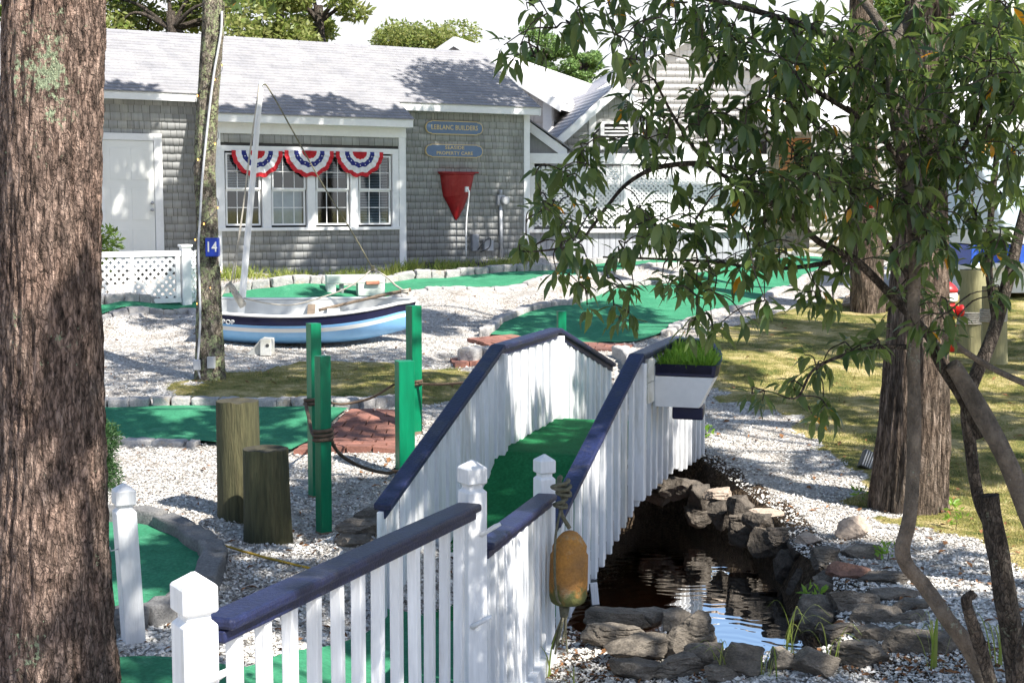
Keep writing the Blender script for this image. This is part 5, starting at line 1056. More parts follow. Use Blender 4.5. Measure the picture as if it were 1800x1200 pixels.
c = pt(187, 425, 21.5); plant('rhododendron_shrub', 'dark green shrub between the big trunk and the lattice fence', 'shrub', (c.x, c.y, G(c.x, c.y)), [(c.x, c.y, c.z, .22), (c.x - .2, c.y, c.z - .2, .3)], 500, .12, .04, L_oak, 5)
c = pt(180, 800, 9.3); plant('juniper_shrub', 'dark feathery juniper shrub beside the big foreground trunk', 'shrub', (c.x - .05, c.y, G(c.x, c.y)), [(c.x - .06, c.y, c.z - .02, .15, .15, .25), (c.x - .0, c.y, c.z + .12, .12), (c.x - .02, c.y + .05, c.z - .15, .13)], 9000, .035, .006, L_jun, 6, .2)

# ------------------------------------------------------------ buildings behind
def tri_wall(name, P, mat, par, th=.1, nd=None):
    mb = MB(); mb.prism([Vector(p) for p in P], [Vector(p) + nd * th for p in P]); return O(name, mb, mat, par)
def gabled(name, label, ridge, dirv, hw, L, rise, zbase, wallm, roofm, ov=.25, exp=.14, seed=1, wall_exp=.14, gable_sh=True):
    dirv = Vector(dirv).normalized(); xd = Vector((dirv.y, -dirv.x, 0)); r0 = Vector(ridge); e = E(name, label, 'building', (r0.x, r0.y, zbase)); sl_ = math.hypot(hw, rise)
    for sg in (-1, 1):
        dn = (xd * sg * hw + Vector((0, 0, -rise))).normalized(); nr = dn.cross(dirv) * (1 if sg < 0 else -1); nr = nr if nr.z > 0 else -nr
        o0 = r0 - dirv * ov + dn * sl_; ud = dirv if sg > 0 else -dirv; 
        if sg < 0: o0 = o0 + dirv * (L + ov)
        shingle_obj('roof', shingles(o0 + nr * .04, ud, -dn, nr, L + ov, sl_, exp, (.25, .4), th=.005, tilt=.003, seed=seed), roofm, e)
        mb = MB(); a = r0 - dirv * ov; mb.prism([a, a + dirv * (L + ov), a + dirv * (L + ov) + dn * sl_, a + dn * sl_], [p + nr * .035 for p in (a, a + dirv * (L + ov), a + dirv * (L + ov) + dn * sl_, a + dn * sl_)]); O('roof_deck', mb, white2, e)
        mb = MB(); mb.bar(a - dirv * .02 + Vector((0, 0, -.07)), a - dirv * .02 + dn * sl_ + Vector((0, 0, -.07)), .04, .2, plumb=True); O('rake_board', mb, white2, e)
        mb = MB(); b0 = a + dn * sl_; mb.bar(b0 + dirv * .03 + Vector((0, 0, -.06)), b0 + dirv * (L + ov) + Vector((0, 0, -.06)), .03, .14, plumb=True); O('fascia', mb, white2, e)
    wall_w = hw * .88; zt_ = r0.z - rise * .88
    g0 = r0 - xd * wall_w; g0.z = zbase; Ht = r0.z - zbase
    def clip(v):
        z = zbase + v
        if z < zt_: return (0, 2 * wall_w)
        k_ = max(0, (r0.z - .12 - z) / rise * hw); return (wall_w - k_, wall_w + k_)
    shingle_obj('gable_wall', shingles(g0, xd, zv, -dirv, 2 * wall_w, Ht, wall_exp, (.1, .25) if wall_exp < .2 else (1.5, 3), clip=clip, seed=seed + 1), wallm, e)
    mb = MB(); mb.prism([g0, g0 + xd * 2 * wall_w, Vector((g0.x + xd.x * 2 * wall_w, g0.y + xd.y * 2 * wall_w, zt_)), Vector((r0.x, r0.y, r0.z - .1)), Vector((g0.x, g0.y, zt_))], [p + dirv * .1 for p in (g0, g0 + xd * 2 * wall_w, Vector((g0.x + xd.x * 2 * wall_w, g0.y + xd.y * 2 * wall_w, zt_)), Vector((r0.x, r0.y, r0.z - .1)), Vector((g0.x, g0.y, zt_)))]); O('wall_backing', mb, room, e)
    for sg in (-1, 1):
        s0 = r0 + xd * sg * wall_w; s0.z = zbase; ud = dirv if sg > 0 else -dirv; o0 = s0 if sg > 0 else s0 + dirv * L
        shingle_obj('side_wall', shingles(o0, ud, zv, xd * sg, L, zt_ - zbase, wall_exp, (.1, .25), seed=seed + 3), wallm, e)
        mb = MB(); c = s0 - dirv * .03; q = [c, c - xd * sg * .16, c - xd * sg * .16 - dirv * .02, c - dirv * .02]; q2 = [c + xd * sg * .03 - dirv * .02, c + xd * sg * .001 - dirv * .02, c + xd * sg * .001 + dirv * .16, c + xd * sg * .03 + dirv * .16]
        mb.prism(q, [Vector((p.x, p.y, zt_)) for p in q]); mb.prism(q2, [Vector((p.x, p.y, zt_)) for p in q2]); O('corner_board', mb, white2, e)
    return e, xd, dirv
def simple_window(par, c, ux, w_, h, nd, nv=2):
    f = MB(); c = Vector(c); b0 = .06
    def bx(x0, x1, z0, z1, d0, d1, mb): P = [c + ux * x0 + nd * d0, c + ux * x1 + nd * d0, c + ux * x1 + nd * d1, c + ux * x0 + nd * d1]; mb.prism([p + zv * z0 for p in P], [p + zv * z1 for p in P])
    bx(-w_ / 2 - b0, -w_ / 2, -h / 2, h / 2, .02, .06, f); bx(w_ / 2, w_ / 2 + b0, -h / 2, h / 2, .02, .06, f); bx(-w_ / 2 - b0, w_ / 2 + b0, h / 2, h / 2 + b0, .02, .062, f); bx(-w_ / 2 - b0, w_ / 2 + b0, -h / 2 - b0, -h / 2, .02, .062, f); bx(-w_ / 2, w_ / 2, -.02, .02, .03, .058, f)
    for k in range(1, nv + 1): x = -w_ / 2 + w_ * k / (nv + 1); bx(x - .008, x + .008, -h / 2, h / 2, .035, .05, f)
    for zq in (-h / 4, h / 4): bx(-w_ / 2, w_ / 2, zq - .008, zq + .008, .036, .049, f)
    fo = O('window', f, white2, par); g_ = MB(); bx(-w_ / 2, w_ / 2, -h / 2, h / 2, .022, .03, g_); O('pane', g_, darkglass, fo)
darkglass = pm('dark_window_glass', (.05, .06, .07), (.03, .035, .04), 3, .06, spec=.8)
h2, xd2, dv2 = gabled('tall_gabled_house', 'pale shingled house with a long bright roof and one tiny window behind the office', pt(805, 70, 31), (3.98, 13.2, 0), 2.35, 13.5, 1.42, 1.3, shinglelight, asphalt2, seed=21, wall_exp=.15)
c = pt(998, 201, 32.5); simple_window(h2, c - Vector((0, 0, 0)), dv2, .45, .42, xd2, 1)
pk = pt(1083, 150, 29); h3, xd3, dv3 = gabled('small_gabled_porch', 'small grey shingled gable with white rake boards and a louvred vent behind the lattice', pk, (-.18, 1, 0), 1.5, 5, 1.32, pt(1083, 262, 29).z - .6, shingle, asphalt2, seed=31, wall_exp=.135)
for px in (1041, 1128):
    c = pt(px, 228, 29); mb = MB(); mb.box((c.x - .07, c.y - .12, c.z - .4), (c.x + .07, c.y - .03, c.z + .36 - (.2 if px > 1100 else 0))); O('gable_trim', mb, white2, h3)
mb = MB(); c = pt(1083, 240, 29); 
for k in range(6): mb.box((c.x - .24, c.y - .1, c.z - .2 + k * .07), (c.x + .24, c.y - .06, c.z - .17 + k * .07))
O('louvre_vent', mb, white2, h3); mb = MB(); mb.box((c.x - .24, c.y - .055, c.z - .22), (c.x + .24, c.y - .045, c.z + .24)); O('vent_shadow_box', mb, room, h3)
mb = MB(); mb.box((c.x - .32, c.y - .11, c.z - .27), (c.x - .245, c.y - .03, c.z + .3)); mb.box((c.x + .245, c.y - .11, c.z - .27), (c.x + .32, c.y - .03, c.z + .3)); mb.box((c.x - .244, c.y - .11, c.z + .245), (c.x + .244, c.y - .03, c.z + .3)); O('vent_frame', mb, white2, h3)
# low lean-to gable beside the office
a = pt(928, 232, 28.4); b_ = pt(992, 272, 28.4); e = E('low_side_gable', 'low grey gable with a white rake board between the office corner and lattice wall', 'building', (a.x, a.y, b_.z)); mb = MB(); mb.prism([a + Vector((-.6, 0, .55)), b_, Vector((a.x - .6, a.y, b_.z))], [p + Vector((0, 2, 0)) for p in (a + Vector((-.6, 0, .55)), b_, Vector((a.x - .6, a.y, b_.z)))]); O('gable_wall', mb, shingle, e)
mb = MB(); mb.bar(a + Vector((-.6, -.05, .55)), b_ + Vector((.05, -.05, 0)), .06, .2, plumb=True); O('rake_board', mb, white2, e); mb = MB(); q = [a + Vector((-.6, -.1, .66)), b_ + Vector((.12, -.1, .10)), b_ + Vector((.12, 2, .10)), a + Vector((-.6, 2, .66))]; mb.prism(q, [p + Vector((0, 0, .03)) for p in q]); O('roof', mb, asphalt, e)
# lattice screen wall
LY = 28.2; a = pt(930, 405, LY); b_ = pt(1345, 405, LY + .9); u2 = (b_ - a); u2.z = 0; L2 = u2.length; u2.normalize(); n2_ = Vector((u2.y, -u2.x, 0)); ztp = pt(1050, 284, LY).z; zbm = pt(1050, 403, LY).z; zgr = G(a.x, a.y) - .1
e = E('lattice_screen_wall', 'long white lattice screen wall above grey boards right of the office', 'fence', (a.x, a.y, zgr))
def vbox(name, x0, x1, z0, z1, d0, d1, mat=white2, par=e, bevel=.004):
    mb = MB(); P = [Vector((a.x, a.y, 0)) + u2 * x0 + n2_ * d0, Vector((a.x, a.y, 0)) + u2 * x1 + n2_ * d0, Vector((a.x, a.y, 0)) + u2 * x1 + n2_ * d1, Vector((a.x, a.y, 0)) + u2 * x0 + n2_ * d1]; mb.prism([p + zv * z0 for p in P], [p + zv * z1 for p in P]); return O(name, mb, mat, par, bevel=bevel)
vbox('top_board', -.1, L2, ztp - .04, ztp + .16, -.05, .07); vbox('sill_board', -.05, L2, zbm - .07, zbm, -.05, .09)
x = 0; pw = .98; k = 0
while x < L2 - .3:
    vbox('post', x - .05, x + .05, zbm, ztp - .04, -.05, .05); w_ = min(pw, L2 - x)
    O('lattice_panel', lattice_mb(Vector((a.x, a.y, zbm + .06)) + u2 * (x + .1), u2, zv, n2_, w_ - .2, ztp - zbm - .16, .07, .036), white2, e)
    vbox('panel_frame', x + .051, x + .099, zbm, ztp - .041, -.01, .035); vbox('panel_frame', x + w_ - .099, x + w_ - .051, zbm, ztp - .041, -.01, .035); x += pw; k += 1
vbox('back_curtain', 0, L2, zbm, ztp - .1, -.5, -.45, pm('grey_screen_cloth', (.34, .36, .38), (.5, .52, .54), 1.2, .9))
V = []
x = 0; 
while x < L2:
    p = Vector((a.x, a.y, zgr)) + u2 * x; q = p + u2 * .11; V.append([p, q, q + zv * (zbm - .072 - zgr), p + zv * (zbm - .072 - zgr), q - n2_ * .03 + u2 * .008, q - n2_ * .03 + u2 * .008 + zv * (zbm - .072 - zgr)]); x += .118
quads_mesh('vertical_boards', np.array([[tuple(p) for p in q] for q in V]), 6, boards, e, F=[(0, 1, 2, 3), (1, 4, 5, 2)])
vbox('board_backing', 0, L2, zgr, zbm - .072, -.06, -.035, boards)
# large pale house on the right
h4, xd4, dv4 = gabled('large_pale_house', 'large sunlit pale clapboard house behind the leaves of the foreground tree', pt(1222, 52, 35), (-.12, 1, 0), 4.2, 9, 2.6, 1.35, clap, asphalt2, seed=41, wall_exp=.16)
P0 = pt(1222, 300, 34.9); 
for px, py, w_, h_ in ((1276, 298, .62, 1.5), (1325, 298, .62, 1.5), (1180, 310, .5, 1.0), (1232, 310, .5, 1.0)): simple_window(h4, pt(px, py, 34.93), Vector((1, .12, 0)).normalized(), w_, h_, -dv4)
a = pt(1370, 243, 34.2); b_ = pt(1424, 302, 34.2); mb = MB(); mb.box((a.x, a.y - .05, b_.z), (b_.x, a.y, a.z)); O('orange_shutter', mb, orange, h4, bevel=.01)
mb = MB(); wb = [pt(1430, 215, 33), pt(1700, 215, 33.4)]; shingle_obj('wing_wall', shingles(Vector((wb[0].x, 33.2, 1.3)), Vector((1, .03, 0)).normalized(), zv, Vector((.03, -1, 0)), 5.2, 2.9, .16, (1.2, 2.5), seed=45), clap, h4)
mb = MB(); mb.prism([Vector((5.9, 33.0, 4.1)), Vector((12.5, 33.2, 4.1)), Vector((12.5, 36.5, 5.7)), Vector((5.9, 36.5, 5.7))], [Vector((5.9, 33.0, 4.2)), Vector((12.5, 33.2, 4.2)), Vector((12.5, 36.5, 5.8)), Vector((5.9, 36.5, 5.8))]); O('wing_roof', mb, asphalt2, h4)
# terracotta ramp wall
q = [pt(1262, 372, 30), pt(1340, 385, 31), pt(1345, 437, 31), pt(1258, 405, 30)]; mb = MB(); mb.prism(q, [p + Vector((0, .15, 0)) for p in q]); e = E('ramp_wall', 'sloping terracotta painted ramp wall with grey skirt beside the lattice', 'ramp', (q[3].x, q[3].y, G(q[3].x, q[3].y))); O('ramp_panel', mb, terra, e)
q2 = [pt(1255, 408, 30) + Vector((0, -.03, 0)), pt(1345, 440, 31) + Vector((0, -.03, 0)), pt(1345, 462, 31) + Vector((0, -.03, 0)), pt(1250, 448, 30) + Vector((0, -.03, 0))]; mb = MB(); mb.prism(q2, [p + Vector((0, .12, 0)) for p in q2]); O('ramp_skirt', mb, boards, e)
# white and blue booth at the right edge
a = pt(1706, 505, 24); b_ = pt(1860, 235, 24); e = E('ticket_booth', 'white booth with a bright blue band at the right edge behind branches', 'booth', (a.x, a.y, G(a.x, a.y)))
def bb(name, z0p, z1p, mat, dy=0, x0=1706, x1=1860, dpt=1.8): p = pt(x0, z1p, 24); q_ = pt(x1, z0p, 24); mb = MB(); mb.box((p.x, 24 - dy, min(p.z, q_.z)), (q_.x, 24 + dpt, max(p.z, q_.z))); return O(name, mb, mat, e, bevel=.008)
bb('lower_wall', 470, 515, white2); bb('blue_band', 431, 468, bluep, .02); bb('middle_wall', 404, 429, white2); bb('upper_wall', 236, 402, paleb); bb('white_counter', 462, 471, white2, .08); bb('booth_roof', 220, 235, white2, .2, 1690, 1880, 2.0)
# hydrant
c = pt(1660, 578, 17.3); k = 17.3 / FPX * 1.08; e = E('fire_hydrant', 'red and white fire hydrant half hidden behind the large brown trunk', 'hydrant', (c.x, c.y, c.z - .25))
for nm, mt_, seq in (('barrel', redl, [(-36, 17), (0, 17), (1, 19), (6, 19), (7, 16), (44, 16)]), ('white_collar', hullw, [(44, 18), (48, 20), (56, 20), (60, 18)]), ('bonnet', redl, [(60, 19), (64, 20), (70, 16), (76, 9), (78, 5), (83, 5)])):
    mb = MB(); mb.tube([c + Vector((0, 0, (h) * k)) for h, _ in seq], [r_ * k for _, r_ in seq], 20); O(nm, mb, mt_, e, smooth=True)
for sg in (-1, 1): mb = MB(); p = c + Vector((0, 0, 30 * k)); mb.tube([p + Vector((sg * 14 * k, 0, 0)), p + Vector((sg * 24 * k, 0, 0)), p + Vector((sg * 25 * k, 0, 0)), p + Vector((sg * 29 * k, 0, 0))], [8 * k, 8 * k, 10 * k, 10 * k], 12); O('nozzle_cap', mb, redl, e, smooth=True)
c = pt(1528, 352, 16); e = E('hanging_lantern', 'small red hanging feeder in front of the far trunk under the leaves', 'feeder', c); mb = MB(); mb.tube([c + Vector((0, 0, z)) for z in (-.09, -.085, .05, .06)], [.04, .05, .04, .03], 12); O('red_body', mb, redl, e, smooth=True); mb = MB(); mb.tube([c + Vector((0, 0, .061)), c + Vector((0, 0, .075)), c + Vector((0, 0, .12)), c + Vector((0, 0, 1.2))], [.07, .065, .015, .003], 12); O('cap_and_wire', mb, metald, e, smooth=True)
for (px, py, sz, lab) in ((1524, 808, .10, 'grey ground floodlight box leaning at the foot of the large brown trunk'), (1506, 512, .09, 'small grey floodlight box on a stake beside the far tree')):
    c = gp(px, py + 16); k = c.y / FPX; e = E('flood_light', lab, 'light', c, 'garden lights'); M_ = Matrix.Translation(c + Vector((0, 0, 16 * k * (1 if py > 700 else 1.7)))) @ Matrix.Rotation(R(25), 4, 'Y') @ Matrix.Rotation(R(-20), 4, 'X')
    w_ = 11 * k if py > 700 else 8 * k; mb = MB(); mb.box((-w_, -.04, -w_ * 1.5), (w_, .05, w_ * 1.5), M=M_); O('housing', mb, metald if py > 700 else pvc, e, bevel=.008)
    mb = MB(); [mb.box((-w_ * .8 + j * w_ * .4, -.052, -w_ * 1.3), (-w_ * .65 + j * w_ * .4, -.041, w_ * 1.3), M=M_) for j in range(4)]; O('cooling_ribs', mb, metal, e); mb = MB(); mb.tube([c - Vector((0, 0, .05)), c + Vector((0, 0, 14 * k))], .012, 6); O('stake', mb, metald, e)

# ------------------------------------------------------------ trees
def trunk_obj(path, rad, mat, parent, nseg=140, nring=110, ridge=.035, freq=9, zf=1.5, knots=(), lichen=(), name='trunk', seed=0):
    P = cr(path, 12); L = [0]
    for a, b_ in zip(P, P[1:]): L.append(L[-1] + (b_ - a).length)
    ru = np.linspace(0, L[-1], len(rad)); px_, py_, pz_ = [p.x for p in P], [p.y for p in P], [p.z for p in P]; V = []; lich = []
    for i in range(nseg + 1):
        s_ = L[-1] * i / nseg; c = Vector((lerpf(L, px_, s_), lerpf(L, py_, s_), lerpf(L, pz_, s_))); r_ = lerpf(ru, rad, s_)
        for j in range(nring):
            a = 2 * math.pi * j / nring; d = Vector((math.cos(a), math.sin(a), 0)); q = d * 1.0
            wob = noise.noise(Vector((q.x * .8, q.y * .8, c.z * .7 + seed))) * .09
            wv_ = noise.noise(Vector((q.x * 2.5, q.y * 2.5, c.z * 1.2 + seed + 30))) * .35
            n1_ = noise.noise(Vector((q.x * freq + wv_, q.y * freq + wv_, c.z * zf + seed))); rd_ = 1 - abs(n1_) * 2.6; n2_ = noise.noise(Vector((q.x * freq * 2.7, q.y * freq * 2.7, c.z * zf * 5)))
            rr_ = r_ * (1 + wob) + ridge * r_ * 1.8 * (rd_ * .8) + n2_ * ridge * r_ * .9; p = c + d * rr_; lv_ = 0
            for (kp, kr, kh) in knots:
                dd = (p - kp).length / kr
                if dd < 2.2: p += d * kh * math.exp(-dd * dd * 1.5) * (1 + .9 * noise.noise(p * 30)) - d * kh * .55 * math.exp(-(dd * 3) ** 2)
            for (kp, kr, amt) in lichen:
                dd = (p - kp); lv_ = max(lv_, amt * math.exp(-((dd.x ** 2 + dd.y ** 2) / kr ** 2 + dd.z ** 2 / (kr * 1.6) ** 2)))
            V.append(p); lich.append(lv_)
    F = [(i * nring + j, i * nring + (j + 1) % nring, (i + 1) * nring + (j + 1) % nring, (i + 1) * nring + j) for i in range(nseg) for j in range(nring)]
    mb = MB(); mb.add(V, F); o = O(name, mb, mat, parent, smooth=True); at = o.data.attributes.new('lichen', 'FLOAT', 'POINT'); at.data.foreach_set('value', np.array(lich, dtype=np.float32)); return o
def crown_blobs(c, r, n_, br, seed):
    rr = random.Random(seed); out = []
    for _ in range(n_):
        v = Vector((rr.gauss(0, 1), rr.gauss(0, 1), rr.gauss(0, 1))).normalized() * rr.uniform(.2, 1) ** .5; b_ = rr.uniform(*br); out.append((c[0] + v.x * r[0], c[1] + v.y * r[1], c[2] + v.z * r[2], b_, b_, b_ * .55))
    return out
def limbs(mb, top, blobs, r0_, k=10, seed=1):
    rr = random.Random(seed)
    for b_ in rr.sample(blobs, min(k, len(blobs))):
        e_ = Vector(b_[:3]); m_ = Vector(top).lerp(e_, .5) + Vector((rr.uniform(-.2, .2), rr.uniform(-.2, .2), rr.uniform(-.1, .3))); mb.tube(cr([Vector(top) - Vector((0, 0, .4)), m_, e_], 5), [r0_ * (1 - .85 * q / 10) for q in range(11)], 7)
def tree(name, label, base_, path, rad, mat, cc, cr_, nb, brr, nleaf, leaf, leafm, seed, hires=False, group=None, **kw):
    e = E(name, label, 'tree', base_, group)
    if hires: trunk_obj(path, rad, mat, e, seed=seed, **kw)
    else: 
        mb = MB(); P = cr(path, 6); mb.tube(P, [lerpf(np.linspace(0, 1, len(rad)), rad, q / (len(P) - 1)) for q in range(len(P))], 14, wob=.12); O('trunk', mb, mat, e, smooth=True)
    bl_ = crown_blobs(cc, cr_, nb, brr, seed); quads_mesh('crown', leaf_cloud(bl_, nleaf, leaf[0], leaf[1], seed), 4, leafm, e)
    mb = MB(); limbs(mb, path[-1], bl_, rad[-1] * .6, 12, seed); O('limbs', mb, mat, e, smooth=True); return e
TY = 6.6; k = TY / FPX
bs = pt(100, 1240, TY); gz = G(bs.x, bs.y); bs.z = gz
pth = [Vector((pt(103, 1240, TY).x, TY, gz - .15)), pt(100, 1190, TY), pt(94, 1080, TY), pt(90, 900, TY), pt(91, 600, TY), pt(91, 300, TY), pt(96, 0, TY), pt(104, -250, TY), pt(100, -700, TY), pt(90, -1100, TY)]
rz = [108 * k, 96 * k, 88 * k, 82 * k, 82 * k, 83 * k, 86 * k, 88 * k, 84 * k, 76 * k]
fy = TY - 90 * k
tree('oak_tree', 'huge reddish barked tree trunk with green lichen filling the left foreground', bs, pth, rz, bark_red, (pth[-1].x, TY, 7.6), (2.6, 2.6, 1.3), 26, (.5, .8), 6500, (.14, .08), L_oak, 2, True, nseg=420, nring=170, ridge=.045, freq=8, zf=2.6,
     knots=[(pt(122, 500, fy), .05, .05), (pt(42, 700, fy), .055, .04), (pt(140, 680, fy), .04, .03), (pt(120, 275, fy + .05), .05, .02), (pt(95, 1010, fy), .03, .03), (pt(60, 950, fy), .03, .025)],
     lichen=[(pt(75, 120, fy), .17, .29), (pt(60, 60, fy), .1, .25), (pt(120, 170, fy), .08, .25), (pt(60, 1150, fy), .1, .25), (pt(110, 620, fy), .1, .2), (pt(25, 560, fy), .06, .22)])
TY = 15.7; k = TY / FPX; gb = gp(366, 664); TY = gb.y; k = TY / FPX
pth = [Vector((pt(370, 668, TY).x, TY, gb.z - .12)), pt(370, 645, TY), pt(368, 560, TY), pt(364, 400, TY), pt(360, 300, TY), pt(365, 180, TY), pt(374, 60, TY), pt(378, -60, TY), pt(384, -300, TY), pt(380, -560, TY)]
tree('lichened_tree', 'slim lichened tree carrying a blue number 14 plaque beside the dinghy', gb, pth, [27 * k, 21 * k, 19 * k, 18 * k, 18 * k, 18 * k, 16 * k, 15 * k, 14 * k, 11 * k], bark_lich, (pth[-1].x + .4, TY, 9.2), (2.6, 2.4, 1.3), 22, (.5, .8), 5500, (.14, .08), L_oak, 5, True, nseg=170, nring=60, ridge=.05, freq=6, zf=2)
def onT(px, py, d=.02): return pt(px, py, TY - 20 * k - d)
e = E('conduit_run', 'grey electrical conduit with two junction boxes climbing the lichened tree', 'conduit', gb + Vector((-.1, -.15, 0)))
mb = MB(); mb.tube(cr([onT(354, 668), onT(348, 640), onT(352, 560), onT(349, 440), onT(352, 380), onT(356, 310), onT(366, 210), onT(376, 130), onT(388, 60, -.02), onT(390, 20, -.02)]), .013, 8); O('conduit_pipe', mb, pvc, e, smooth=True)
for (x0, y0, x1, y1, mt_) in ((341, 632, 354, 650, pvc), (365, 626, 379, 647, metal)):
    a = onT(x0, y0); b_ = onT(x1, y1); mb = MB(); mb.box((a.x, a.y - .05, b_.z), (b_.x, a.y + .03, a.z)); O('junction_box', mb, mt_, e, bevel=.008)
a = onT(362, 418); b_ = onT(385, 451); e = E('number_plaque', 'bright blue plaque with a white number 14 on the slim lichened tree', 'sign', (a + b_) / 2); mb = MB(); mb.box((a.x, a.y - .05, b_.z), (b_.x, a.y + .06, a.z)); O('plaque', mb, bluesq, e, bevel=.01)
text('number', '14', .155, hullw, e, Vector(((a.x + b_.x) / 2, a.y - .054, (a.z + b_.z) / 2 + .0)), (1, 0, 0), (0, 0, 1), .006, .8)
mb = MB(); mb.tube([pt(386, 414, TY - .02), pt(386, 468, TY - .02)], .02, 4); tag(O('white_marker_board', mb, white2, None, origin=tuple(pt(386, 468, TY))), 'thin white board behind the blue number plaque', 'board')
e = E('string_lights', 'thin dark wire of tiny warm bulbs wound round the slim lichened tree', 'light string', gb + Vector((0, -.2, .3))); mb = MB(); pts_ = []
for a in np.linspace(0, 26, 160):
    y = 600 - a * 19; cx = lerpf([-100, 60, 180, 300, 400, 560, 645], [378, 374, 365, 360, 364, 368, 370], y); c = pt(cx, y, TY); pts_.append(c + Vector((math.cos(a), math.sin(a), 0)) * 21 * k)
mb.tube(pts_, .004, 4); O('wire', mb, metald, e)
bulb = bpy.data.materials.new('warm_bulb'); bulb.use_nodes = True; bb_ = bulb.node_tree.nodes['Principled BSDF']; bb_.inputs['Emission Color'].default_value = (1, .45, .1, 1); bb_.inputs['Emission Strength'].default_value = 3; bb_.inputs['Base Color'].default_value = (.8, .4, .1, 1)
for i in range(4, 160, 9):
    mb = MB(); p = pts_[i]; mb.tube([p, p + Vector((0, -.0, -.012)), p + Vector((0, 0, -.02))], [.006, .007, .003], 6); O('bulb', mb, bulb, e)
# brown trunk on the right
gb = gp(1600, 892); TY = gb.y; k = TY / FPX
pth = [Vector((gb.x, TY, gb.z - .15)), pt(1600, 870, TY), pt(1606, 780, TY), pt(1612, 640, TY), pt(1618, 450, TY), pt(1622, 250, TY), pt(1630, 50, TY), pt(1640, -150, TY), pt(1640, -500, TY)]
tree('brown_oak_tree', 'thick brown trunk standing on the lawn right of the pond', gb, pth, [70 * k, 59 * k, 49 * k, 44 * k, 40 * k, 38 * k, 36 * k, 34 * k, 30 * k], bark_brown, (3.4, TY, 8.4), (2.9, 2.6, 1.3), 28, (.5, .8), 7000, (.14, .08), L_oak, 9, True, nseg=200, nring=110, ridge=.05, freq=9, zf=1.0)
gb = gp(1525, 548); TY = gb.y; k = TY / FPX
pth = [Vector((gb.x, TY, gb.z - .1)), pt(1526, 530, TY), pt(1524, 450, TY), pt(1518, 250, TY), pt(1515, 50, TY), pt(1512, -100, TY), pt(1510, -350, TY)]
tree('far_brown_tree', 'slimmer brown trunk beside the long low rock at the end of the lawn', gb, pth, [31 * k, 25 * k, 22 * k, 20 * k, 19 * k, 18 * k, 14 * k], bark_brown, (4.6, TY + .5, 10.5), (3.0, 2.8, 1.5), 24, (.6, .9), 6500, (.16, .09), L_oak, 11, True, nseg=130, nring=60, ridge=.06, freq=7, zf=1.4)
# neighbouring trees whose shade falls into the picture
SH = [(3.7, 24.0, 10.4, (2.1, 1.2, .7), 13, (11.5, 25.5), 'high crowned tree right of the office whose shade falls on the roof end'), (4.3, 6.5, 7.6, (1.5, 1.3, .6), 7, (7.6, 5.6), 'small leaning tree whose shade dapples the bridge deck'), (5.1, 3.6, 7.4, (3.4, 4.4, .9), 44, (6.6, 2.0), 'tall leafy tree just right of the camera shading the fence'), (8.0, 10.2, 7.8, (3.0, 3.2, 1.1), 22, (8.2, 8.6), 'leafy tree right of the pond outside the picture'),
      (12.5, 14.5, 8.6, (3.0, 3.4, 1.3), 20, (12.3, 13.5), 'leafy tree far right of the lawn outside the picture'), (2.2, 10.2, 7.8, (2.3, 2.1, .8), 11, (8.4, 11.2), 'leaning tree whose high crown hangs over the bridge'),
      (7.8, 15.6, 8.8, (3.0, 2.4, .9), 17, (10.5, 16.5), 'broad tree beyond the lawn shading the diagonal lane'), (2.6, 15.6, 9.2, (2.6, 1.8, .7), 14, (9.6, 17), 'slender tree behind the bridge with a high crown above the picture'), (-1.6, 19.3, 10.4, (2.4, 1.2, .7), 18, (-8.5, 20.5), 'high crowned tree left of the office whose shade dapples the white door'), (3.2, 20.7, 10.3, (4.2, 1.8, .8), 40, (10.2, 22.5), 'tall thin tree whose crown shades the office roof'), (-7.5, 12.5, 8.6, (2.6, 2.6, 1.2), 18, (-7.4, 12.4), 'leafy tree left of the big trunk outside the picture')]
for i, (x, y, zc, rr3, nb, (tx_, ty_), lab) in enumerate(SH):
    g_ = G(tx_, ty_); tree('shade_tree', lab, Vector((tx_, ty_, g_)), [Vector((tx_, ty_, g_ - .1)), Vector((tx_ + .1, ty_, 3.0)), Vector((tx_ * .75 + x * .25, ty_ * .75 + y * .25, zc - 1.6)), Vector((tx_ * .4 + x * .6, ty_ * .4 + y * .6, zc - .6))], [.2, .17, .13, .08], bark_brown, (x, y, zc), rr3, int(nb * 1.75), (.30, .55), int(nb * 1.75) * 190, (.20, .12), L_oak, 30 + i)
# trees beyond the houses
bgt = [(300, 20, 33, (3.4, 1.5, 1.4), 30, 16000, .16, L_haze, 'broad yellow green tree behind the left end of the office roof'), (560, 10, 34, (1.0, 1.0, .9), 10, 2600, .17, L_haze, 'loose leafed tree right of the slim trunk behind the roof'), (490, -10, 36, (1.3, 1.0, .9), 10, 3000, .17, L_oak, 'darker leafy tree behind the middle of the office roof'),
       (725, 84, 46, (1.9, 1.6, .75), 26, 12000, .14, L_haze, 'rounded olive green tree behind the roof ridge'), (950, 96, 50, (1.0, 1.0, .9), 14, 7000, .12, L_pine, 'pine top left of the round pine behind the long bright roof'), (1018, 112, 50, (.75, .75, .8), 14, 6500, .12, L_pine, 'round topped pine behind the long bright roof'), (1075, 148, 52, (.5, .5, .5), 8, 2500, .12, L_oak, 'small dark tree top over the porch gable'),
       (1640, 130, 42, (4.2, 2, 3.0), 40, 16000, .2, L_oak, 'large dense tree behind the pale house'), (1800, 130, 38, (1.6, 1.5, 1.8), 18, 6000, .18, L_haze, 'sunlit yellow green tree at the right edge beyond the booth'), (60, 60, 34, (2.4, 1.5, 1.8), 24, 10000, .16, L_oak, 'dark green tree behind the big foreground trunk')]
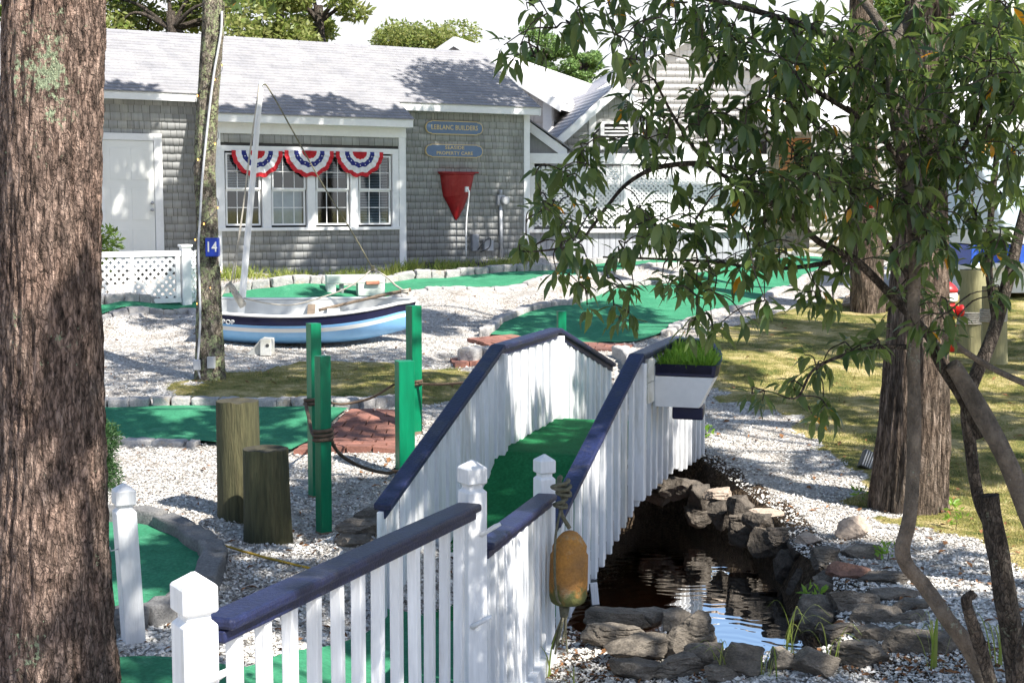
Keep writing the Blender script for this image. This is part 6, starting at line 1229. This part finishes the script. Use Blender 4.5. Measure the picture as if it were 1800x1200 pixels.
for i, (px, py, Y, r3, nb, nl, ls, lm, lab) in enumerate(bgt):
    c = pt(px, py, Y); g_ = G(c.x, c.y); tree('pine_tree' if 'pine' in lab else 'background_tree', lab, Vector((c.x, Y, g_)), [Vector((c.x, Y, g_ - .1)), Vector((c.x + .1, Y, (g_ + c.z) / 2)), Vector((c.x, Y, c.z))], [.25, .18, .1], bark_dark, tuple(c), r3, nb, (.42 * min(r3[0], 1.6) * .75, .62 * min(r3[0], 1.6) * .75), nl, (ls, ls * .5), lm, 60 + i, group='trees beyond the houses')

# ------------------------------------------------------------ foreground bay tree
TB = Vector((pt(1730, 1200, 5.1).x, 5.1, 0)); TB.z = G(TB.x, TB.y)
bay = E('bay_tree', 'many stemmed foreground tree with long glossy dark leaves hanging over the right half', 'tree', TB)
SMP = []
def stem(pts_, rads, mat, name='stem', n=12, wob=.12):
    P = cr([pt(x, y, Y) for x, y, Y in pts_], 8); k_ = len(P); rr_ = [lerpf(np.linspace(0, 1, len(rads)), rads, i / (k_ - 1)) for i in range(k_)]
    mb = MB(); mb.tube(P, rr_, n, wob=wob, seed=rnd.random() * 9)
    o = O(name, mb, mat, bay, smooth=True)
    SMP.extend([(p, r_) for p, r_ in zip(P, rr_)]); return P
q = .00202
stem([(1790, 1500, 5.15), (1730, 1200, 5.05), (1660, 1080, 5.0), (1625, 1030, 5.0), (1587, 975, 4.98), (1600, 900, 4.97), (1607, 760, 4.95), (1605, 600, 4.95), (1607, 450, 4.95), (1598, 330, 4.97), (1572, 200, 5.0), (1562, 80, 5.0), (1538, 30, 5.0), (1495, -30, 5.05), (1450, -120, 5.1)], [17 * q, 16 * q, 14.5 * q, 13.5 * q, 13 * q, 12 * q, 11.5 * q, 11 * q, 11 * q, 10.5 * q, 10 * q, 8 * q, 7 * q, 5 * q], bark_smooth, 'main_stem', 16)
stem([(1563, 90, 5.0), (1590, 45, 5.02), (1630, -20, 5.1), (1680, -120, 5.2)], [8 * q, 7 * q, 5 * q], bark_smooth, 'forked_limb')
stem([(1800, 1500, 5.3), (1790, 1200, 5.25), (1768, 1050, 5.2), (1745, 920, 5.2), (1738, 870, 5.2)], [24 * q, 22 * q, 20 * q, 18 * q, 17 * q], bark_dark, 'broken_stem', 16, .3)
stem([(1760, 960, 5.25), (1722, 880, 5.25), (1707, 790, 5.25), (1702, 700, 5.25), (1745, 590, 5.3), (1775, 480, 5.3), (1798, 380, 5.35), (1830, 250, 5.4)], [12 * q, 11.5 * q, 11 * q, 12 * q, 12 * q, 11 * q, 9 * q, 7 * q], bark_dark, 'dark_stem')
stem([(1750, 560, 5.3), (1738, 470, 5.3), (1742, 380, 5.3), (1752, 260, 5.3), (1752, 120, 5.35), (1745, 0, 5.4)], [8 * q, 7 * q, 6 * q, 5 * q, 4 * q, 3 * q], bark_dark, 'dark_stem')
stem([(1900, 1120, 5.0), (1830, 960, 5.0), (1780, 830, 5.02), (1735, 745, 5.05), (1690, 665, 5.08), (1672, 640, 5.08)], [19 * q, 18 * q, 17 * q, 17 * q, 16 * q, 14 * q], bark_smooth, 'cut_limb', 16, .2)
stem([(1722, 770, 5.1), (1690, 700, 5.12), (1650, 635, 5.1), (1632, 590, 5.1), (1560, 512, 5.05), (1500, 455, 5.0), (1440, 425, 4.95), (1385, 375, 4.9), (1300, 325, 4.85), (1240, 285, 4.8), (1190, 215, 4.75), (1150, 140, 4.7)], [8 * q, 9 * q, 9 * q, 8.5 * q, 8 * q, 7 * q, 6 * q, 5 * q, 4 * q, 3.2 * q, 2.5 * q, 1.8 * q], bark_dark, 'arching_branch')
stem([(1250, 288, 4.8), (1200, 288, 4.78), (1145, 298, 4.75), (1100, 325, 4.72), (1068, 362, 4.7), (1040, 400, 4.7), (1010, 430, 4.68), (940, 442, 4.65), (905, 440, 4.65)], [5 * q, 4.5 * q, 4 * q, 3.5 * q, 3 * q, 2.5 * q, 2 * q, 1.5 * q, 1.2 * q], bark_dark, 'low_branch', 8)
stem([(1500, 455, 5.0), (1400, 470, 4.95), (1330, 470, 4.9), (1250, 460, 4.85), (1150, 455, 4.8), (1060, 452, 4.75)], [5 * q, 4 * q, 3 * q, 2.5 * q, 2 * q, 1.5 * q], bark_dark, 'low_branch', 8)
stem([(1600, 610, 4.95), (1540, 610, 4.93), (1480, 625, 4.9), (1430, 650, 4.88), (1405, 695, 4.85), (1385, 700, 4.85)], [5 * q, 4 * q, 3.2 * q, 2.6 * q, 2 * q, 1.5 * q], bark_dark, 'low_branch', 8)
stem([(1655, 585, 5.0), (1700, 620, 5.0), (1760, 655, 4.95), (1840, 690, 4.9)], [5.5 * q, 5.5 * q, 5.5 * q, 5.5 * q], bark_smooth, 'crossing_limb')
stem([(1562, 120, 5.0), (1450, 60, 4.9), (1330, 20, 4.8), (1200, -10, 4.7), (1060, -20, 4.65), (930, 0, 4.6)], [7 * q, 6 * q, 5 * q, 4 * q, 3 * q, 2 * q], bark_dark, 'upper_branch', 8)
stem([(1590, 300, 4.97), (1540, 230, 4.9), (1450, 170, 4.85), (1370, 130, 4.8), (1290, 100, 4.75)], [6 * q, 5 * q, 4 * q, 3 * q, 2 * q], bark_dark, 'upper_branch', 8)
stem([(1605, 420, 4.95), (1650, 330, 4.95), (1700, 250, 5.0), (1740, 150, 5.0)], [6 * q, 5 * q, 4 * q, 2.5 * q], bark_dark, 'upper_branch', 8)
stem([(1605, 500, 4.95), (1540, 400, 4.95), (1470, 330, 4.95), (1400, 290, 4.9)], [5 * q, 4 * q, 3 * q, 2 * q], bark_dark, 'upper_branch', 8)
stem([(1770, 1300, 4.9), (1722, 1130, 4.85), (1700, 1060, 4.8), (1712, 1040, 4.8)], [12 * q, 11 * q, 9 * q, 8 * q], bark_dark, 'short_stub', 12, .3)
stem([(1780, 1300, 4.8), (1790, 1180, 4.75), (1812, 1080, 4.7)], [12 * q, 10 * q, 8 * q], bark_dark, 'short_stub', 12, .3)
AREAS = [(960,30,95,38,11),(912,105,35,28,5),(1050,20,50,30,5),(1125,95,55,70,16),(1210,60,110,60,20),(1130,205,45,50,10),(1180,262,70,55,15),(1050,262,60,22,6),(990,300,60,30,9),(945,372,28,22,5),(1000,395,60,40,8),(1105,392,20,12,2),(935,440,30,16,4),(1000,470,50,35,8),(1060,530,60,32,8),(1130,440,60,45,9),(1180,400,70,50,14),
    (1215,500,60,42,11),(1290,445,80,55,17),(1240,580,45,26,6),(1100,573,25,12,3),(1330,150,125,95,55),(1330,40,130,40,20),(1460,200,120,140,72),(1470,90,80,60,22),(1650,150,130,150,88),(1760,110,55,120,30),(1400,330,125,70,42),(1545,340,60,80,26),(1655,330,70,80,30),(1745,330,55,100,16),(1690,430,80,50,16),(1600,430,60,70,14),(1270,250,70,60,20),(1330,370,60,50,14),
    (1500,620,42,18,6),(1430,650,30,16,4),(1335,708,20,12,3),(1405,690,28,14,3),(1445,735,22,22,5),(1455,480,40,35,6),(1440,540,35,25,5),(1540,605,18,18,3),(1645,580,50,45,11),(1600,520,30,30,5),(1760,480,40,60,8),(1330,560,40,20,3),(1360,440,50,40,10),(1780,230,30,80,10),(1500,420,60,40,10)]
WH = []
rw = random.Random(21)
for (cx, cy, rx, ry, n_) in AREAS:
    for _ in range(int(n_ * (1.6 if cx > 1480 and cy < 260 else 1.25 if cx > 1380 and cy < 460 else 1.0))):
        a = rw.uniform(0, 2 * math.pi); r_ = math.sqrt(rw.random()); WH.append(pt(cx + rx * r_ * math.cos(a), cy + ry * r_ * math.sin(a) - 14, (4.75 + (.25 if cx > 1400 else 0)) + rw.gauss(0, .22)))
nodes_p = [p for p, _ in SMP]; NP = np.array([tuple(p) for p in nodes_p]); pend = list(range(len(WH))); dist = {}
mbt = MB(); WP = np.array([tuple(p) for p in WH]); alive = np.ones(len(WH), bool); best = np.full(len(WH), 1e9); bi = np.zeros(len(WH), int)
for j in range(len(WH)):
    d = np.linalg.norm(NP - WP[j], axis=1) + np.maximum(0, NP[:, 2] * 0); bi[j] = d.argmin(); best[j] = d.min()
pts_all = [Vector(p) for p in NP]; wdir = {}
for _ in range(len(WH)):
    j = int(np.where(alive, best, 1e9).argmin()); alive[j] = False; a = pts_all[bi[j]]; b_ = WH[j]; m_ = a.lerp(b_, .55) + Vector((rw.uniform(-.02, .02), rw.uniform(-.02, .02), .06 * (b_ - a).length + .01)); L_ = (b_ - a).length
    mbt.tube(cr([a, m_, b_], 3), [.0035 + .002 * min(L_, .5), .003, .003, .0026, .0024, .0022, .002], 4, cap=False); wdir[j] = (b_ - m_).normalized(); pts_all.append(b_); ni = len(pts_all) - 1
    d = np.linalg.norm(WP - WP[j], axis=1) * 1.05; upd = alive & (d < best); best[upd] = d[upd]; bi[upd] = ni
tag(O('twigs', mbt, bark_dark, bay, smooth=True), None, None, None, 'stuff')
LV = []
for j, c in enumerate(WH):
    ax = wdir[j]; n_ = rw.randint(5, 8); ph = rw.uniform(0, 6.28); X_ = ax.orthogonal().normalized(); Y_ = ax.cross(X_)
    droop = rw.uniform(.0, .8)
    for i in range(n_):
        a = ph + i * 2.4; d = (X_ * math.cos(a) + Y_ * math.sin(a)) * rw.uniform(.5, 1.0) + ax * rw.uniform(.1, .9) + Vector((0, 0, -droop * rw.uniform(.5, 1.2))); d.normalize()
        L_ = rw.uniform(.046, .094) * rw.choice((1, 1, .8)); W_ = L_ * rw.uniform(.30, .44); s_ = d.cross(Vector((rw.gauss(0, .35), rw.gauss(0, .35), 1)))
        if s_.length < .2: s_ = d.orthogonal()
        s_.normalize(); nr = s_.cross(d); nr = nr if nr.z > 0 else -nr; fold = rw.uniform(.1, .35); bend = rw.uniform(.05, .5); o_ = c + ax * rw.uniform(-.03, .02) + d * .012
        def pp(u, v): return o_ + d * (L_ * u) + s_ * (W_ * v) + nr * (W_ * abs(v) * fold * 1.6) - nr * (L_ * bend * u * u)
        LV.append([tuple(x) for x in (pp(0, 0), pp(.3, -.42), pp(.3, 0), pp(.3, .42), pp(.65, -.40), pp(.65, 0), pp(.65, .40), pp(1, 0))])
quads_mesh('leaves', np.array(LV), 8, L_bay, bay, smooth=False, F=[(0, 1, 2), (0, 2, 3), (1, 4, 5), (1, 5, 2), (2, 5, 6), (2, 6, 3), (4, 7, 5), (5, 7, 6)])
# oak leaves hanging at the top edge
c = pt(430, -10, 9); V = []
for _ in range(46):
    b_ = c + Vector((rw.uniform(-.2, .22), rw.uniform(-.3, .3), rw.uniform(-.02, .12))); d = Vector((rw.gauss(0, .5), rw.gauss(0, .4), -.8)).normalized(); s_ = d.cross(Vector((rw.gauss(0, 1), rw.gauss(0, 1), .2))).normalized(); L_ = .1
    V.append([tuple(b_), tuple(b_ + d * L_ * .6 + s_ * .03), tuple(b_ + d * L_), tuple(b_ + d * L_ * .5 - s_ * .03)])
e = E('hanging_oak_branch', 'dark oak leaves hanging into the top edge right of the slim trunk', 'branch', c); quads_mesh('leaves', np.array(V), 4, L_bay, e); mb = MB(); mb.tube(cr([c + Vector((-2.3, -2, 1.6)), c + Vector((-.8, -.6, .5)), c + Vector((0, 0, .03)), c + Vector((.25, .1, .0))]), [.03 - .0013 * i for i in range(19)], 6); O('branch_wood', mb, bark_dark, e, smooth=True)

# ------------------------------------------------------------ ground cover
rg = np.random.default_rng(17)
def scatter(n_, y0, y1, yp, keep, seed):
    r_ = np.random.default_rng(seed); u = r_.random(n_); Y = (y0 ** (1 - yp) + u * (y1 ** (1 - yp) - y0 ** (1 - yp))) ** (1 / (1 - yp)); X = (r_.random(n_) * 2 - 1) * (.40 * Y + .6); m_ = keep(X, Y); return X[m_], Y[m_], r_
allL = LANES
def notlane(X, Y):
    m_ = ~inpoly(X, Y, stream)
    for p in allL: m_ &= ~inpoly(X, Y, p)
    return m_
def jit(X, Y, s_=.35): return np.array([noise.noise(Vector((x * 2.3, y * 2.3, 9))) for x, y in zip(X, Y)]) * s_
def chips(name, n_, y0, y1, yp, keep, size, mat, seed, tilt=.5, lift=.006, asp=.7):
    X, Y, r_ = scatter(n_, y0, y1, yp, keep, seed); m_ = len(X); Zz = Gv(X, Y) + np.array([noise.noise(Vector((x * 1.1, y * 1.1, 0))) * .03 for x, y in zip(X, Y)]) + lift
    a = r_.random(m_) * 6.283; nrm = np.stack([r_.normal(0, tilt, m_), r_.normal(0, tilt, m_), np.ones(m_)], 1); nrm /= np.linalg.norm(nrm, axis=1)[:, None]
    u_ = np.stack([np.cos(a), np.sin(a), np.zeros(m_)], 1); u_ -= nrm * (u_ * nrm).sum(1)[:, None]; u_ /= np.linalg.norm(u_, axis=1)[:, None]; v_ = np.cross(nrm, u_)
    s_ = (size[0] + (size[1] - size[0]) * r_.random(m_) ** 2)[:, None]; c = np.stack([X, Y, Zz], 1) + np.array([0, 0, 1]) * s_ * .25; as_ = (asp * (.6 + .8 * r_.random(m_)))[:, None]; crv = nrm * s_ * .25
    V = np.stack([c - u_ * s_ * (.9 + .2 * r_.random((m_, 1))) - crv, c - v_ * s_ * as_, c + u_ * s_ * (.7 + .5 * r_.random((m_, 1))) - crv, c + v_ * s_ * as_ * (.8 + .4 * r_.random((m_, 1)))], 1)
    o = quads_mesh(name, V, 4, mat, F=[(0, 1, 2), (0, 2, 3)]); tag(o, None, None, None, 'stuff'); return o
def shellzone(X, Y):
    m_ = notlane(X, Y) | (~inpoly(X, Y, stream) & (np.random.default_rng(12).random(len(X)) < .012)); j = jit(X, Y); g_ = soft([lawnL, lawnR, strip1], X + j, Y + j) > 0; dd = soft([dirtN, dirtM], X + j, Y - j) > 0; r_ = np.random.default_rng(5).random(len(X)); return m_ & (~g_ | (r_ < .035)) & (~dd | (r_ < .35))
o = chips('shell_chips', 210000, 6.2, 22, 1.9, shellzone, (.006, .019), shellm, 5); tag(o, 'crushed white shells covering the ground', 'shells')
o = chips('shell_chips', 26000, 5.5, 9.5, .5, shellzone, (.009, .026), shellm, 8, .35); tag(o, 'larger broken white shells in the foreground', 'shells')
def leafzone(X, Y): return ~inpoly(X, Y, stream)
o = chips('fallen_leaves', 2600, 6.2, 24, 1.6, lambda X, Y: leafzone(X, Y) & (notlane(X, Y) | (np.random.default_rng(2).random(len(X)) < .5)), (.018, .045), brown_leaf, 6, .3, .016, .45); tag(o, 'scattered brown fallen leaves', 'leaves')
o = chips('leaf_litter', 9000, 6, 8.6, .5, lambda X, Y: (soft([dirtN], X, Y) > 0) & notlane(X, Y), (.008, .035), brown_leaf, 7, .5, .01, .3); tag(o, 'brown leaf litter and bark bits on the near bank', 'litter')
def blades(name, X, Y, h, wd, mat, r_, label, lean=.45):
    m_ = len(X); Zz = Gv(X, Y) - .005; b_ = np.stack([X, Y, Zz], 1); hh = (h[0] + (h[1] - h[0]) * r_.random(m_))[:, None]; d = np.stack([r_.normal(0, lean, m_), r_.normal(0, lean, m_), np.ones(m_)], 1); d /= np.linalg.norm(d, axis=1)[:, None]
    a = r_.random(m_) * 6.283; s_ = np.stack([np.cos(a), np.sin(a), np.zeros(m_)], 1) * wd; bend = np.stack([d[:, 0], d[:, 1], -np.abs(d[:, 0]) * .5], 1)
    m1 = b_ + d * hh * .55; tp = b_ + d * hh + bend * hh * .5
    V = np.stack([b_ - s_, b_ + s_, m1 + s_ * .7, tp, m1 - s_ * .7], 1); o = quads_mesh(name, V, 5, mat, F=[(0, 1, 2), (0, 2, 4), (4, 2, 3)]); tag(o, label, 'grass', None, 'stuff'); return o
X, Y, r_ = scatter(260000, 9.5, 25, 1.4, lambda X, Y: notlane(X, Y) & (soft([lawnL, lawnR], X + jit(X, Y), Y + jit(X, Y)) > 0) & (np.array([noise.noise(Vector((x * 3, y * 3, 4))) for x, y in zip(X, Y)]) > -.25), 31)
blades('lawn_grass', X[:95000], Y[:95000], (.015, .045), .0028, L_grass, r_, 'patchy yellow green lawn grass', .7)
sx0, sx1 = PG([(392, 486)])[0], PG([(930, 456)])[0]; n_ = 4200; u = rg.random(n_); cl = np.clip(.5 + .5 * np.sin(u * 37) + rg.normal(0, .35, n_), 0, 1) > .35
P0_, P1_, P2_ = PG([(392, 486)])[0], PG([(705, 476)])[0], PG([(930, 455)])[0]
X = np.where(u < .55, P0_[0] + (P1_[0] - P0_[0]) * u / .55, P1_[0] + (P2_[0] - P1_[0]) * (u - .55) / .45); Y = np.where(u < .55, P0_[1] + (P1_[1] - P0_[1]) * u / .55, P1_[1] + (P2_[1] - P1_[1]) * (u - .55) / .45) + rg.normal(0, .16, n_); X = X[cl]; Y = Y[cl] - .1
blades('wall_foot_grass', X, Y, (.06, .26), .008, L_tall, rg, 'tall bright grass along the foot of the office wall', .35)
c = gp(1275, 452); X = c.x + rg.normal(0, .35, 900); Y = c.y + rg.normal(0, .2, 900); blades('fern_clump', X, Y, (.1, .35), .01, L_fern, rg, 'bright green ferny clump at the foot of the terracotta ramp', .5)
for i, (px, py, n_, h_, lab) in enumerate([(975, 1150, 2, .26, 'two broad green blades growing beside the buoy rope tail'), (1008, 1195, 3, .2, 'short grass tuft at the bottom edge under the buoy'), (1385, 1172, 9, .34, 'long arching grass tuft over the middle of the near bank'), (1270, 1185, 8, .22, 'arching grass tuft on the left part of the near bank'), (1455, 1180, 6, .26, 'thin grass tuft right of the oval boulder'), (1640, 1190, 9, .36, 'tall grass tuft beside the leaning main stem'), (1350, 1195, 6, .2, 'low grass tuft at the bottom edge near the middle'), (1755, 1190, 7, .3, 'grass tuft under the dark broken stem')]):
    c = pz(px, py, CAMZ - 2.4); c.z = G(c.x, c.y); mb = MB(); rr = random.Random(i + 50)
    for j in range(n_):
        a = rr.uniform(0, 6.28); b_ = c + Vector((rr.uniform(-.04, .04), rr.uniform(-.04, .04), 0)); h2_ = h_ * rr.uniform(.6, 1.1); d = Vector((math.cos(a), math.sin(a) * .6, 0)) * h2_ * rr.uniform(.15, .9); P = cr([b_, b_ + d * .25 + zv * h2_ * .6, b_ + d * .65 + zv * h2_ * .92, b_ + d * 1.1 + zv * h2_ * (.75 if i != 0 else 1.1)], 4); sd = Vector((-d.y, d.x, 0)).normalized() if d.length > .001 else Vector((1, 0, 0)); sd = (sd + Vector((.6, 0, 0))).normalized()
        wd = .0045 if i else .009; rows = [[p - sd * wd * (1 - (q_ / (len(P) - 1)) ** 2), p + sd * .0008 + zv * .001, p + sd * wd * (1 - (q_ / (len(P) - 1)) ** 2)] for q_, p in enumerate(P)]; mb.grid(rows)
    tag(O('grass_tuft', mb, L_tall, None, smooth=True, origin=tuple(c)), lab, 'grass', 'grass tufts on the near bank')
for i, (px, py, lab) in enumerate([(1515, 880, 'small leafy weed at the mossy foot of the brown trunk'), (1680, 930, 'thin sapling with a few bright leaves on the shells by the stems'), (1240, 768, 'little leafy weed beside the bridge end'), (1430, 1065, 'tiny fern growing from the waterline rocks'), (1560, 985, 'small bright green plant beside the reddish rock')]):
    c = gp(px, py); plant('weed_plant', lab, 'plant', c, [(c.x, c.y, c.z + .07 + .05 * (i == 1), .07, .07, .05 + .05 * (i == 1))], 34, .06, .022, L_fern, 80 + i, .5, .003, group='small weeds')
print('SCENE OBJECTS', len(bpy.data.objects))
